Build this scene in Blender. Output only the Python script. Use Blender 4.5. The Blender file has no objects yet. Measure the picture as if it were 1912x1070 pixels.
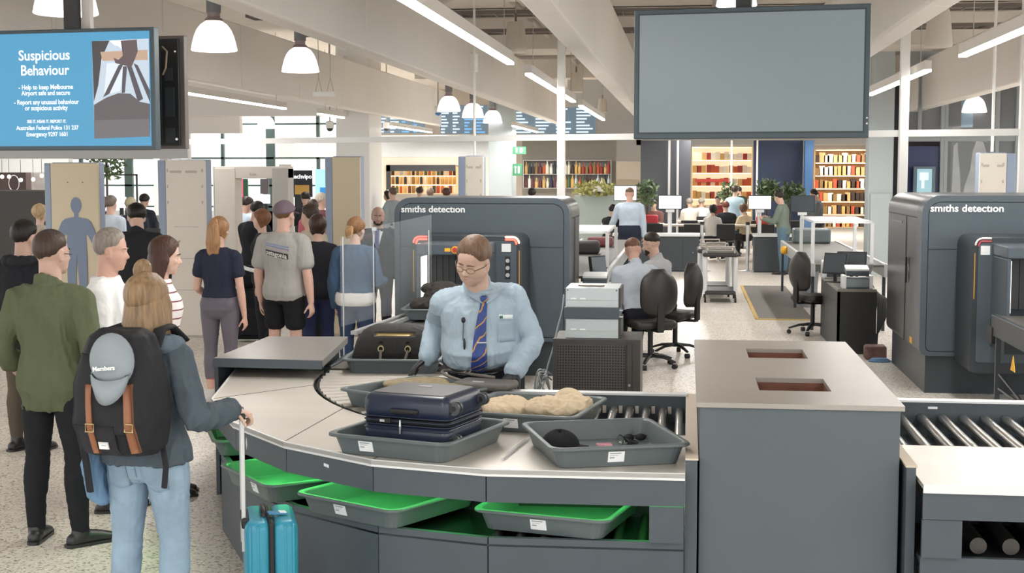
import bpy, bmesh, math, random
from math import sin, cos, pi, radians, atan2, hypot
from mathutils import Vector, Matrix, Euler, noise
V = Vector
S = bpy.context.scene
COL = S.collection
S.view_settings.view_transform = 'Standard'
S.view_settings.look = 'None'
S.view_settings.gamma = 1.0
S.view_settings.use_curve_mapping = False
S.view_settings.exposure = 0.4
rnd = random.Random(7)

# ---------------------------------------------------------------- camera
F_PX, CX, CY, CZ = 2600.0, 956.0, 535.0, 2.1
PHI = math.atan(215 / F_PX)
TH = math.atan(329 * cos(PHI) / F_PX)
FWD = V((-sin(TH) * cos(PHI), cos(TH) * cos(PHI), -sin(PHI)))
RT = V((cos(TH), sin(TH), 0))
UP = RT.cross(FWD)
CAM = V((0, 0, CZ))
cd = bpy.data.cameras.new('camera'); cam = bpy.data.objects.new('camera', cd); COL.objects.link(cam)
cam.matrix_world = Matrix((RT, UP, -FWD)).transposed().to_4x4()
cam.location = CAM
cd.sensor_width = 36; cd.lens = F_PX * 36 / 1912; cd.clip_end = 300
S.camera = cam

def ray(x, y):
    return FWD + RT * ((x - CX) / F_PX) - UP * ((y - CY) / F_PX)
def P(x, y, z=0.0):
    r = ray(x, y); t = (z - CZ) / r.z; return CAM + r * t
def PY(x, y, Y):
    r = ray(x, y); return CAM + r * (Y / r.y)
def PX(x, y, X):
    r = ray(x, y); return CAM + r * (X / r.x)
def PS(x, s):                      # floor spot at image column x where one metre spans s pixels
    r = ray(x, 320); p = CAM + r * (F_PX / s); return V((p.x, p.y, 0))

# ---------------------------------------------------------------- materials
MATS = {}
def mat(name, col, rough=.5, metal=0., spec=.5, noise_amt=0., noise_scale=8., bump=0., bscale=60., stretch=None,
        emit=None, estr=0., alpha=1., trans=0., coat=0., aniso=0.):
    if name in MATS: return MATS[name]
    m = bpy.data.materials.new(name); m.use_nodes = True
    nt = m.node_tree; N = nt.nodes; L = nt.links; b = N['Principled BSDF']
    c = (*col, 1)
    b.inputs['Base Color'].default_value = c
    b.inputs['Roughness'].default_value = rough
    b.inputs['Metallic'].default_value = metal
    b.inputs['Specular IOR Level'].default_value = spec
    b.inputs['Alpha'].default_value = alpha
    b.inputs['Transmission Weight'].default_value = trans
    b.inputs['Coat Weight'].default_value = coat
    if emit:
        b.inputs['Emission Color'].default_value = (*emit, 1); b.inputs['Emission Strength'].default_value = estr
    if noise_amt or bump:
        tc = N.new('ShaderNodeTexCoord'); mp = N.new('ShaderNodeMapping')
        L.new(tc.outputs['Object'], mp.inputs['Vector'])
        if stretch: mp.inputs['Scale'].default_value = stretch
    if noise_amt:
        n = N.new('ShaderNodeTexNoise'); n.inputs['Scale'].default_value = noise_scale; n.inputs['Detail'].default_value = 4
        L.new(mp.outputs[0], n.inputs['Vector'])
        r = N.new('ShaderNodeMapRange'); r.inputs[1].default_value = .3; r.inputs[2].default_value = .7
        r.inputs[3].default_value = 1 - noise_amt; r.inputs[4].default_value = 1 + noise_amt
        L.new(n.outputs['Fac'], r.inputs[0])
        x = N.new('ShaderNodeMix'); x.data_type = 'RGBA'; x.blend_type = 'MULTIPLY'; x.inputs[0].default_value = 1
        x.inputs[6].default_value = c; L.new(r.outputs[0], x.inputs[7]); L.new(x.outputs[2], b.inputs['Base Color'])
    if bump:
        n = N.new('ShaderNodeTexNoise'); n.inputs['Scale'].default_value = bscale; n.inputs['Detail'].default_value = 3
        L.new(mp.outputs[0], n.inputs['Vector'])
        q = N.new('ShaderNodeBump'); q.inputs['Strength'].default_value = bump; q.inputs['Distance'].default_value = .01
        L.new(n.outputs['Fac'], q.inputs['Height']); L.new(q.outputs[0], b.inputs['Normal'])
    MATS[name] = m
    return m
def emis(name, col, s):
    return mat(name, (.04, .04, .04), emit=col, estr=s)
def hexc(h):
    h = h.lstrip('#'); v = [int(h[i:i + 2], 16) / 255 for i in (0, 2, 4)]
    return tuple(c / 12.92 if c <= .04045 else ((c + .055) / 1.055) ** 2.4 for c in v)

# ---------------------------------------------------------------- mesh builder
class MB:
    def __init__(s): s.v = []; s.f = []; s.m = []; s.k = 0; s.T = None
    def add(s, vs, fs):
        b = len(s.v)
        if s.T is not None: vs = [s.T @ V(p) for p in vs]
        s.v += [tuple(p) for p in vs]; s.f += [tuple(b + i for i in f) for f in fs]; s.m += [s.k] * len(fs)
        return s
    def box(s, x0, x1, y0, y1, z0, z1):
        return s.add([(x0,y0,z0),(x1,y0,z0),(x1,y1,z0),(x0,y1,z0),(x0,y0,z1),(x1,y0,z1),(x1,y1,z1),(x0,y1,z1)],
                     [(0,3,2,1),(4,5,6,7),(0,1,5,4),(1,2,6,5),(2,3,7,6),(3,0,4,7)])
    def cbox(s, c, d, rz=0, rx=0, ry=0):
        R = Euler((rx, ry, rz)).to_matrix(); c = V(c); vs = []
        for z in (-.5, .5):
            for x, y in ((-.5,-.5),(.5,-.5),(.5,.5),(-.5,.5)):
                vs.append(c + R @ V((x*d[0], y*d[1], z*d[2])))
        return s.add(vs, [(0,3,2,1),(4,5,6,7),(0,1,5,4),(1,2,6,5),(2,3,7,6),(3,0,4,7)])
    def rbox(s, c, d, r=.02, rz=0, rx=0, ry=0, n=3):
        """box with rounded vertical edges and a chamfered top and bottom"""
        R = Euler((rx, ry, rz)).to_matrix(); c = V(c); h = d[2] / 2; q = min(r, h * .9, d[0]*.45, d[1]*.45)
        rings = []
        for k in range(n + 1):
            a = pi / 2 * k / n; rings.append((-h + q - q * cos(a) if k < n else -h + q, q * (1 - sin(a))))
        rr = rings + [(-z, i) for z, i in reversed(rings)]
        vs = []; m = 4 * (n + 1)
        for z, ins in rr:
            for (x, y) in rrect(d[0] - 2 * ins, d[1] - 2 * ins, max(r - ins, .0005), n): vs.append(c + R @ V((x, y, z)))
        fs = []
        for k in range(len(rr) - 1):
            for i in range(m):
                j = (i + 1) % m; fs.append((k*m+i, k*m+j, (k+1)*m+j, (k+1)*m+i))
        fs.append(tuple(range(m))[::-1]); fs.append(tuple((len(rr)-1)*m + i for i in range(m)))
        return s.add(vs, fs)
    def prism(s, poly, z0, z1):
        n = len(poly); vs = [(x, y, z0) for x, y in poly] + [(x, y, z1) for x, y in poly]
        fs = [(i, (i+1) % n, n + (i+1) % n, n + i) for i in range(n)]
        return s.add(vs, fs + [tuple(range(n))[::-1], tuple(range(n, 2*n))])
    def prism_y(s, poly, y0, y1):        # poly in x, z
        n = len(poly); vs = [(x, y0, z) for x, z in poly] + [(x, y1, z) for x, z in poly]
        fs = [(i, (i+1) % n, n + (i+1) % n, n + i) for i in range(n)]
        return s.add(vs, fs + [tuple(range(n))[::-1], tuple(range(n, 2*n))])
    def prism_x(s, poly, x0, x1):        # poly in y, z
        n = len(poly); vs = [(x0, y, z) for y, z in poly] + [(x1, y, z) for y, z in poly]
        fs = [(i, (i+1) % n, n + (i+1) % n, n + i) for i in range(n)]
        return s.add(vs, fs + [tuple(range(n))[::-1], tuple(range(n, 2*n))])
    def cyl(s, a, b, r0, r1=None, n=16):
        return s.tube([a, b], [r0, r0 if r1 is None else r1], n, rounded=False)
    def tube(s, pts, rad, n=12, rounded=True, ref=None, close=False):
        """rad items: r or (ra, rb); ra lies along ref"""
        pts = [V(p) for p in pts]; K = len(pts)
        rad = [r if isinstance(r, tuple) else (r, r) for r in (rad if isinstance(rad, (list, tuple)) and len(rad) == K else [rad] * K)]
        vs = []; rings = 0; side = None
        def frame(t, prev):
            u = V(ref) if ref is not None else (prev if prev is not None else (V((0,0,1)) if abs(t.z) < .9 else V((1,0,0))))
            u = u - t * u.dot(t)
            if u.length < 1e-4: u = t.orthogonal()
            u.normalize(); return u, t.cross(u)
        prev = None; out = []
        for i, p in enumerate(pts):
            if close: t = pts[(i+1) % K] - pts[i-1]
            else: t = (pts[min(i+1, K-1)] - pts[max(i-1, 0)])
            t = t.normalized() if t.length > 1e-9 else V((0,0,1))
            u, w = frame(t, prev); prev = u; out.append((p, t, u, w, rad[i]))
        def ring(p, u, w, ra, rb):
            nonlocal rings
            for k in range(n):
                a = 2*pi*k/n; vs.append(p + u*(ra*cos(a)) + w*(rb*sin(a)))
            rings += 1
        if rounded and not close:
            p, t, u, w, (a_, b_) = out[0]; m_ = min(a_, b_)
            for q in (.0, .5, .85): 
                c_ = math.sqrt(max(0, 1-(1-q)**2)) if q else .25
                ring(p - t*(m_*(1-q)*.9), u, w, a_*max(c_, .25), b_*max(c_, .25))
        for p, t, u, w, (a_, b_) in out: ring(p, u, w, a_, b_)
        if rounded and not close:
            p, t, u, w, (a_, b_) = out[-1]; m_ = min(a_, b_)
            for q in (.85, .5, .0):
                c_ = math.sqrt(max(0, 1-(1-q)**2)) if q else .25
                ring(p + t*(m_*(1-q)*.9), u, w, a_*max(c_, .25), b_*max(c_, .25))
        fs = []
        for k in range(rings - 1 + (1 if close else 0)):
            k2 = (k+1) % rings
            for i in range(n):
                j = (i+1) % n; fs.append((k*n+i, k*n+j, k2*n+j, k2*n+i))
        if not close: fs += [tuple(range(n))[::-1], tuple((rings-1)*n + i for i in range(n))]
        return s.add(vs, fs)
    def rings(s, rings, caps=True):
        """rings: lists of equal length point loops"""
        n = len(rings[0]); vs = [p for r in rings for p in r]; fs = []
        for k in range(len(rings)-1):
            for i in range(n):
                j = (i+1) % n; fs.append((k*n+i, k*n+j, (k+1)*n+j, (k+1)*n+i))
        if caps: fs += [tuple(range(n))[::-1], tuple((len(rings)-1)*n + i for i in range(n))]
        return s.add(vs, fs)
    def lathe(s, c, prof, n=24, rx=0, ry=0):
        R = Euler((rx, ry, 0)).to_matrix(); c = V(c)
        return s.rings([[c + R @ V((r*cos(2*pi*k/n), r*sin(2*pi*k/n), z)) for k in range(n)] for r, z in prof])
    def ell(s, c, r, n=16, m=10, R=None):
        c = V(c); rr = []
        for i in range(m+1):
            a = -pi/2 + pi*i/m; ca = max(cos(a), .02)
            rr.append([c + ((R @ V((r[0]*ca*cos(2*pi*k/n), r[1]*ca*sin(2*pi*k/n), r[2]*sin(a)))) if R else V((r[0]*ca*cos(2*pi*k/n), r[1]*ca*sin(2*pi*k/n), r[2]*sin(a)))) for k in range(n)])
        return s.rings(rr)
    def quad(s, a, b, c, d): return s.add([a, b, c, d], [(0, 1, 2, 3)])
    def mesh(s, name):
        me = bpy.data.meshes.new(name); me.from_pydata(s.v, [], s.f)
        if any(s.m): me.polygons.foreach_set('material_index', s.m)
        me.update(); return me

def spath(pts, n=5):
    """a smooth path through the points"""
    P_ = [V(p) for p in pts]; P_ = [P_[0]*2 - P_[1]] + P_ + [P_[-1]*2 - P_[-2]]; out = []
    for i in range(1, len(P_) - 2):
        a, b, c, d = P_[i-1:i+3]
        for k in range(n):
            t = k/n; out.append(.5*((2*b) + (c - a)*t + (2*a - 5*b + 4*c - d)*t*t + (3*b - a - 3*c + d)*t**3))
    return out + [P_[-2]]
def rrect(w, d, r, n=3):
    r = min(r, w*.49, d*.49); out = []
    for cx, cy, a0 in ((w/2-r, d/2-r, 0), (-w/2+r, d/2-r, 90), (-w/2+r, -d/2+r, 180), (w/2-r, -d/2+r, 270)):
        for k in range(n+1):
            a = radians(a0 + 90*k/n); out.append((cx + r*cos(a), cy + r*sin(a)))
    return out

def tag(o, label=None, cat=None, group=None, kind=None):
    if label: o['label'] = label
    if cat: o['category'] = cat
    if group: o['group'] = group
    if kind: o['kind'] = kind
    return o
def obj(name, mb, ms, parent=None, smooth=False, bevel=0, loc=None, rz=None, label=None, autos=None):
    me = mb.mesh(name) if isinstance(mb, MB) else mb
    o = bpy.data.objects.new(name, me); COL.objects.link(o)
    for m in (ms if isinstance(ms, (list, tuple)) else [ms]):
        if m is not None and me is not None and hasattr(me, 'materials'): me.materials.append(m)
    if smooth: me.polygons.foreach_set('use_smooth', [True]*len(me.polygons))
    if autos is not None:
        me.polygons.foreach_set('use_smooth', [True]*len(me.polygons))
        bm = bmesh.new(); bm.from_mesh(me); lim = radians(autos)
        for e in bm.edges:
            if len(e.link_faces) == 2:
                if e.link_faces[0].normal.angle(e.link_faces[1].normal, 0) > lim: e.smooth = False
        bm.to_mesh(me); bm.free()
    if bevel:
        md = o.modifiers.new('bevel', 'BEVEL'); md.width = bevel; md.segments = 2; md.limit_method = 'ANGLE'; md.angle_limit = radians(40)
    if parent: o.parent = parent
    if loc is not None: o.location = loc
    if rz is not None: o.rotation_euler = (0, 0, rz)
    if label: o['label'] = label
    return o
def empty(name, loc=(0,0,0), rz=0, label=None, cat=None, group=None):
    o = bpy.data.objects.new(name, None); COL.objects.link(o); o.location = loc; o.rotation_euler = (0,0,rz)
    o.empty_display_size = .1
    return tag(o, label, cat, group)
def copy_tree(o, parent=None, mats=None):
    c = o.copy(); COL.objects.link(c)
    if parent: c.parent = parent; c.matrix_parent_inverse = o.matrix_parent_inverse
    for ch in list(o.children): copy_tree(ch, c)
    return c
def struct(name, mb, m, **k):
    o = obj(name, mb, m, **k); o['kind'] = 'structure'; return o
def text_mesh(txt, size, depth=.002, align='CENTER', space=1.0, bold=0.0, width=1.0):
    cu = bpy.data.curves.new('text', 'FONT'); cu.body = txt; cu.size = size; cu.extrude = depth; cu.align_x = align
    cu.align_y = 'CENTER'; cu.space_character = space; cu.offset = bold; cu.resolution_u = 3
    o = bpy.data.objects.new('text', cu); COL.objects.link(o)
    dg = bpy.context.evaluated_depsgraph_get(); me = bpy.data.meshes.new_from_object(o.evaluated_get(dg))
    bpy.data.objects.remove(o); bpy.data.curves.remove(cu)
    if width != 1.0:
        for v in me.vertices: v.co.x *= width
    return me
def text(txt, size, m, origin, right, up, parent=None, name='lettering', **k):
    """lettering standing on a surface: origin is its centre, right and up its axes"""
    me = text_mesh(txt, size, **k)
    o = bpy.data.objects.new(name, me); COL.objects.link(o); me.materials.clear(); me.materials.append(m)
    r = V(right).normalized(); u = V(up).normalized(); n = r.cross(u)
    M = Matrix((r, u, n)).transposed().to_4x4(); M.translation = V(origin)
    if parent:
        o.parent = parent; o.matrix_basis = M
    else: o.matrix_basis = M
    return o
def remesh(mb, voxel, smooth=4, name='mesh', fac=.5):
    """one continuous surface grown over the overlapping pieces"""
    o = bpy.data.objects.new('tmp', mb.mesh('tmp')); COL.objects.link(o)
    r = o.modifiers.new('r', 'REMESH'); r.mode = 'VOXEL'; r.voxel_size = voxel; r.use_smooth_shade = True
    if smooth:
        s = o.modifiers.new('s', 'SMOOTH'); s.iterations = smooth; s.factor = fac
    dg = bpy.context.evaluated_depsgraph_get(); me = bpy.data.meshes.new_from_object(o.evaluated_get(dg))
    me.name = name; me.materials.clear()
    bpy.data.objects.remove(o)
    me.polygons.foreach_set('use_smooth', [True]*len(me.polygons))
    return me
def wrinkle(me, amp, scale=9, stretch=(1, 1, .45), seed=0, ridge=True, where=None):
    off = V((seed*3.1, seed*1.7, seed*.9)); nrm = [v.normal.copy() for v in me.vertices]
    for v, n in zip(me.vertices, nrm):
        c = v.co; q = V((c.x*stretch[0], c.y*stretch[1], c.z*stretch[2]))*scale + off
        w = noise.noise_vector(q*.6)*.9
        h = noise.noise(q + w)
        if ridge: h = .35 - abs(h)*1.6
        if amp > .003:
            q2 = q*2.3 + V((9, 4, 2)); g = noise.noise(q2 + noise.noise_vector(q2*.5)*1.2); h += .5*(.3 - abs(g)*1.7 if ridge else g)
        a = amp if where is None else amp*where(c)
        v.co = c + n*(h*a)
    me.update()
    return me
# ---------------------------------------------------------------- the hall
def terrazzo():
    m = mat('terrazzo', (.62, .575, .52), .34, spec=.4)
    nt = m.node_tree; N = nt.nodes; L = nt.links; b = N['Principled BSDF']
    tc = N.new('ShaderNodeTexCoord')
    vo = N.new('ShaderNodeTexVoronoi'); vo.inputs['Scale'].default_value = 80
    L.new(tc.outputs['Object'], vo.inputs['Vector'])
    sep = N.new('ShaderNodeSeparateColor'); L.new(vo.outputs['Color'], sep.inputs[0])
    rp = N.new('ShaderNodeValToRGB'); e = rp.color_ramp; e.interpolation = 'CONSTANT'
    e.elements[0].color = (*hexc('8a8178'), 1); e.elements[0].position = 0
    e.elements[1].color = (*hexc('bbb0a4'), 1); e.elements[1].position = .10
    for p, h in ((.20, 'ded7cc'), (.55, 'e3dcd2'), (.82, 'd5ccc0'), (.93, 'efebe4')):
        q = e.elements.new(p); q.color = (*hexc(h), 1)
    L.new(sep.outputs[0], rp.inputs[0])
    n = N.new('ShaderNodeTexNoise'); n.inputs['Scale'].default_value = .8; L.new(tc.outputs['Object'], n.inputs['Vector'])
    mr = N.new('ShaderNodeMapRange'); mr.inputs[3].default_value = .9; mr.inputs[4].default_value = 1.08; L.new(n.outputs['Fac'], mr.inputs[0])
    x = N.new('ShaderNodeMix'); x.data_type = 'RGBA'; x.blend_type = 'MULTIPLY'; x.inputs[0].default_value = 1
    L.new(rp.outputs[0], x.inputs[6]); L.new(mr.outputs[0], x.inputs[7]); L.new(x.outputs[2], b.inputs['Base Color'])
    return m
M_beam = mat('beam_paint', hexc('ebe6e0'), .7, noise_amt=.02, noise_scale=.7)
M_ceil = mat('ceiling_paint', hexc('d3ccc3'), .9, noise_amt=.06, noise_scale=1.5)
M_white = mat('white_paint', hexc('eeece8'), .5)
M_wallg = mat('wall_grey', hexc('c3c4c4'), .6, noise_amt=.02)
M_beige = mat('wall_beige', hexc('d2c4b2'), .7)
M_colg = mat('column_grey', hexc('aeb6b8'), .55)
M_darkf = mat('dark_frame', hexc('2b2c2e'), .5)
M_navy = mat('navy_panel', hexc('1d2c5e'), .35)
M_steelp = mat('pipe_grey', hexc('b5aea5'), .6)
M_pdark = mat('pipe_dark', hexc('7d766f'), .6)
M_glass = mat('clear_glass', (.9, .95, .96), .04, alpha=.12, spec=.6)
M_wmull = mat('mullion_green', hexc('3c4f4c'), .5)

m = MB().box(-26, 14, -6, 62, -.2, 0); struct('floor', m, terrazzo())
m = MB().box(-26, 14, -6, 62, 5.3, 5.5); struct('ceiling', m, M_ceil)
# deep white beams running away from the viewer, with panel joints
for i, (x, y1) in enumerate(((-10.7, 22), (-7.1, 40.5), (-3.56, 39), (-1.18, 39), (1.95, 39), (4.9, 39), (8.4, 39))):
    m = MB(); y = -5.
    while y < y1:
        e = min(y + 3.3, y1); m.box(x - .12, x + .12, y, e - .008, 3.40, 4.40); m.box(x - .11, x + .11, y, e, 3.41, 4.39); y = e
    o = struct('ceiling_beam', m, M_beam, bevel=.025)
# cross ducts, pipes and cable trays under the slab
m = MB().box(-6.8, 9.5, 18.5, 20.3, 4.55, 5.28).box(-6.8, 9.5, 27.5, 29.0, 4.5, 5.28).box(-6.8, 9.5, 34.5, 35.3, 4.4, 5.28)
struct('ceiling_slab_beams', m, M_ceil)
m = MB()
for x in (-2.75, -2.05, .4, 3.1, 3.9): m.cyl((x, -3, 4.75), (x, 38, 4.75), .05, n=10)
for y in (8.3, 12.6, 13.0, 16.2, 16.5, 22.3, 22.7, 25.4, 31): m.cyl((-6.9, y, 4.62), (8.2, y, 4.62), .045, n=10)
tag(obj('ceiling_pipes', m, M_steelp, smooth=True), 'grey service pipes running under the ceiling slab between the beams', 'pipes', kind='structure')
for (y, z) in ((11.4, 4.55), (15.2, 4.5), (21.6, 4.5), (24.4, 4.5)):
    m = MB()
    for dy in (-.22, .22): m.box(-6.9, 8.2, y + dy - .012, y + dy + .012, z, z + .06)
    x = -6.9
    while x < 8.2: m.box(x, x + .02, y - .22, y + .22, z, z + .02); x += .28
    for q in range(5): m.cyl((-6.9, y - .16 + q*.075, z + .035), (8.2, y - .16 + q*.075, z + .035), .016, n=6)
    o = obj('cable_tray', m, M_pdark); o['kind'] = 'structure'

# bulkhead on the left with hanging fascia
m = MB().box(-21.5, PY(640, 0, 31).x, 31, 31.3, 3.36, 4.7); struct('wall_bulkhead', m, M_beam)
m = MB().box(PY(345, 0, 31.4).x, PY(444, 0, 31.4).x, 31.4, 31.6, 2.98, 3.5); struct('wall_bulkhead_panel', m, M_beam)
m = MB().box(-21.5, PY(345, 0, 31.4).x, 31.4, 31.6, 2.4, 3.5); struct('wall_left_panel', m, M_wallg)
# columns
def column(px0, px1, Y, depth, ztop, m_, name='column'):
    a = PY(px0, 320, Y); b = PY(px1, 320, Y); mb = MB().box(a.x, b.x, Y, Y + depth, 0, ztop)
    return struct(name, mb, m_, bevel=.02)
column(628, 690, 31.4, 1.3, 5.3, M_white)
column(912, 957, 36, .8, 5.3, M_colg)
column(1622, 1668, 29, .6, 5.3, M_colg)
column(298, 322, 32, .6, 3.3, M_wallg)
m = MB().box(PY(1634, 0, 28.9).x, PY(1672, 0, 28.9).x, 28.93, 28.98, 0, 1.65); struct('trim_column', m, M_colg)
# slim white posts and the long white header rail that crosses the hall
a = P(300, 263, 2.55); b = P(1912, 243, 2.55)
d = (b - a); L_ = d.length; ang = atan2(d.y, d.x); mid = (a + b)/2
m = MB().cbox((mid.x, mid.y, 2.53), (L_, .06, .075), rz=ang); struct('trim_1', m, M_white)
for px in (1048, 1687, 1985):
    t = (px - 300)/1612; 
    # point of the rail at this image column
    lo, hi = 0., 1.
    for _ in range(40):
        t = (lo + hi)/2; q = a.lerp(b, t); v = q - CAM; xx = CX + F_PX*v.dot(RT)/v.dot(FWD)
        if xx < px: lo = t
        else: hi = t
    m = MB().cbox((q.x, q.y, 2.15), (.10, .10, 4.3)); struct('column', m, M_white, bevel=.008)

# far glazed wall on the left, daylight behind it
Yw = 46.
x0, x1 = -26, PY(628, 0, Yw).x
fr = MB(); n = 0
xs = [PY(p, 0, Yw).x for p in (-120, -20, 60, 142, 232, 410, 500, 590)]
for i, x in enumerate(xs): fr.box(x - (.14 if i in (4, 6) else .05), x + (.14 if i in (4, 6) else .05), Yw, Yw + .15, 0, 6)
for z in (.9, 1.62, 2.55, 3.7): fr.box(x0, x1, Yw, Yw + .1, z - .03, z + .03)
w = struct('window_1', fr, M_wmull)
g = MB().box(x0, x1, Yw + .05, Yw + .07, 0, 6); o = obj('pane', g, M_glass, parent=w)
m = MB().box(x0, x1, Yw, Yw + .3, 0, .75); struct('wall_back_low', m, M_wallg)
m = MB().box(-26, PY(120, 0, 40).x, 40, 40.3, 1.75, 4); struct('wall_back_left', m, M_wallg)
m = MB().box(PY(280, 0, 39).x, PY(345, 0, 39).x, 39, 39.3, 0, 4.5); struct('wall_back_pier', m, M_wallg)
# back wall of the concourse with shop openings
m = MB()
xa, xb, xc, xd = PY(600, 0, 47).x, PY(722, 0, 40).x, PY(850, 0, 40).x, PY(915, 0, 40).x
m.box(PY(516, 0, 40).x, xd, 40, 40.3, 2.52, 3.1)
struct('wall_back', m, M_wallg)
m = MB().box(PY(700, 0, 40).x, xb, 40.02, 40.3, 0, 2.52).box(xb, xc + .3, 40.02, 40.3, 2.28, 2.52).box(xc + .3, xd, 40.02, 40.3, 0, 2.52)
struct('wall_shop_front', m, M_beige)
# far upper walls and ends so nothing opens onto the void
m = MB().box(xa, 14, 54, 54.3, 0, 5.3); struct('wall_back_far', m, mat('back_warm', hexc('b7aea3'), .8, noise_amt=.1, noise_scale=.5))
m = MB().box(PY(1060, 0, 43).x, PY(1200, 0, 43).x, 43, 43.3, 2.4, 5.3).box(PY(1190, 0, 43).x, PY(1700, 0, 43).x, 43, 43.3, 2.9, 5.3)
struct('wall_upper', m, M_wallg)
m = MB().box(13.7, 14, 26, 62, 0, 5.3); struct('wall_right', m, M_wallg)
# shop front at the right: dark upper windows, navy hoarding, mullions
Yr = 30.
def rx(p): return PY(p, 0, Yr).x
fr = MB()
for p in (1695, 1722, 1765, 1772, 1868, 1905): fr.box(rx(p) - .035, rx(p) + .035, Yr - .1, Yr, 0 if p not in (1722,) else 2.9, 4.2)
fr.box(rx(1690), rx(1912) + 1, Yr - .08, Yr, 2.72, 2.86)
w = struct('window_2', fr, mat('mullion_grey', hexc('a3a8aa'), .5))
g = MB().box(rx(1700), rx(1912) + 1, Yr - .03, Yr - .02, 2.86, 4.2).box(rx(1770), rx(1912) + 1, Yr - .03, Yr - .02, 0, 2.72)
obj('pane', g, M_glass, parent=w)
m = MB().box(rx(1690), rx(1766), Yr, Yr + .1, 0, 2.62); struct('wall_navy', m, M_navy)
m = MB().box(rx(1690), 13.7, Yr + 1.6, Yr + 1.8, 0, 4.2); struct('wall_shop_back', m, mat('shop_dark', hexc('38343a'), .6, noise_amt=.3, noise_scale=1.2))
m = MB().box(rx(1690), 13.7, Yr - .1, Yr + .1, 4.2, 5.3); struct('wall_shop_upper', m, M_wallg)
# bottle green rubber mat between the lanes is a thing, see below
# ---------------------------------------------------------------- light
w = bpy.data.worlds.new('world'); S.world = w; w.use_nodes = True
bg = w.node_tree.nodes['Background']; bg.inputs[0].default_value = (.93, .97, 1, 1); bg.inputs[1].default_value = 1.5
# ---------------------------------------------------------------- inspection bench
M_steel = mat('brushed_steel', hexc('d6d0c7'), .36, metal=.4, noise_amt=.05, noise_scale=3, bump=.02, bscale=200, stretch=(.1, 1, 1))
M_rim = mat('rim_white', hexc('e2e4e4'), .35, metal=.2)
M_fas = mat('fascia_grey', hexc('4c545b'), .4, spec=.4, noise_amt=.04, noise_scale=5)
M_deck = mat('deck_black', hexc('15181a'), .22, spec=.6)
M_chrome = mat('chrome', hexc('c2bfba'), .27, metal=1.)
M_black = mat('black_plastic', hexc('1b1c1e'), .5)
M_tray = mat('tray_grey', hexc('5d6668'), .42, spec=.45, noise_amt=.04, noise_scale=12)
M_label = mat('label_white', hexc('eceef0'), .5)
M_ink = mat('label_ink', hexc('9a9ea3'), .6)
M_dsteel = mat('dark_roller', hexc('4a4846'), .35, metal=.8)
O = [(0, 6.05), (-.88, 6.03), (-1.43, 6.17), (-1.95, 6.53), (-2.37, 7.02), (-2.74, 7.74), (-3.0, 8.95)]
ZT = .78
def inset(pts, d):
    out = []
    for i, p in enumerate(pts):
        a = V(pts[max(i-1, 0)]); b = V(pts[min(i+1, len(pts)-1)]); t = (b - a).normalized(); nrm = V((t.y, -t.x))
        out.append((p[0] + nrm.x*d, p[1] + nrm.y*d))
    return out
def strip(mb, pts, t, z0, z1):
    a = pts; b = inset(pts, t)
    for i in range(len(pts)-1): mb.prism([a[i], b[i], b[i+1], a[i+1]], z0, z1)
CC = (.18, 9.03); RO, RI = 2.57, 1.66
arc_o = [(CC[0] + RO*cos(radians(a)), CC[1] + RO*sin(radians(a))) for a in range(180, 233, 4)]
bench = empty('inspection_bench', (0, 0, 0), label='curved stainless steel inspection bench with dark panels and a roller lane', cat='bench')
top = MB().prism(O[::1] + [(-2.39, 8.95)] + arc_o[1:] + [(0, 6.97)], ZT - .02, ZT)
obj('worktop', top, M_steel, bench)
tr = MB(); strip(tr, O, .012, ZT - .03, ZT + .003); 
obj('edge_trim', tr, M_rim, bench)
seam = MB()
for a, b in ((O[3], arc_o[9]), (O[5], arc_o[4]), (O[2], (-1.25, 6.98))):
    v = V(b) - V(a); seam.cbox(((a[0]+b[0])/2, (a[1]+b[1])/2, ZT + .0005), (v.length, .004, .002), rz=atan2(v.y, v.x))
obj('seam', seam, M_dsteel, bench)
oi = inset(O, .015); bi = inset(O, .05)
for i in range(6):
    a, b = V(oi[i]), V(oi[i+1]); g = (b-a).normalized()*.003; a2 = a + g; b2 = b - g
    c2, d2 = V(inset(O, .035)[i]), V(inset(O, .035)[i+1])
    obj('fascia_panel', MB().prism([tuple(b2), tuple(a2), tuple(c2), tuple(d2)][::-1], .63, ZT - .03), M_fas, bench)
    a, b = V(bi[i]), V(bi[i+1]); g = (b-a).normalized()*.003; a2 = a + g; b2 = b - g
    bj = inset(O, .08); c2, d2 = V(bj[i]), V(bj[i+1])
    obj('base_panel', MB().prism([tuple(b2), tuple(a2), tuple(c2), tuple(d2)][::-1], .005, .46), M_fas, bench)
obj('corner_panel', MB().box(-.155, -.004, 6.07, 6.10, .464, .626), M_fas, bench)
dk = MB().prism(bi + [(-2.3, 8.9), (-1.6, 7.8), (0, 7.5)], .42, .430)
obj('lower_deck', dk, M_deck, bench)
# dark inner skirt behind the slot
sk = MB(); strip(sk, inset(O, .62)[:5], .02, .0, ZT - .03); sk.box(-.02, 0, 6.1, 7.9, 0, .62)
obj('inner_skirt', sk, M_black, bench)
lo = MB()
for k in range(7): lo.cyl((-.19 - k*.11, 6.12, .438), (-.19 - k*.11, 6.6, .438), .022, n=12)
obj('lower_rollers', lo, M_dsteel, bench, smooth=False, autos=40)
# green strip lamp under the worktop, lights the returned trays
gl = MB(); strip(gl, inset(O, .20)[:6], .10, .700, .712)
obj('green_lamp', gl, emis('green_led', (.12, 1, .20), 9.5), bench)
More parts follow.
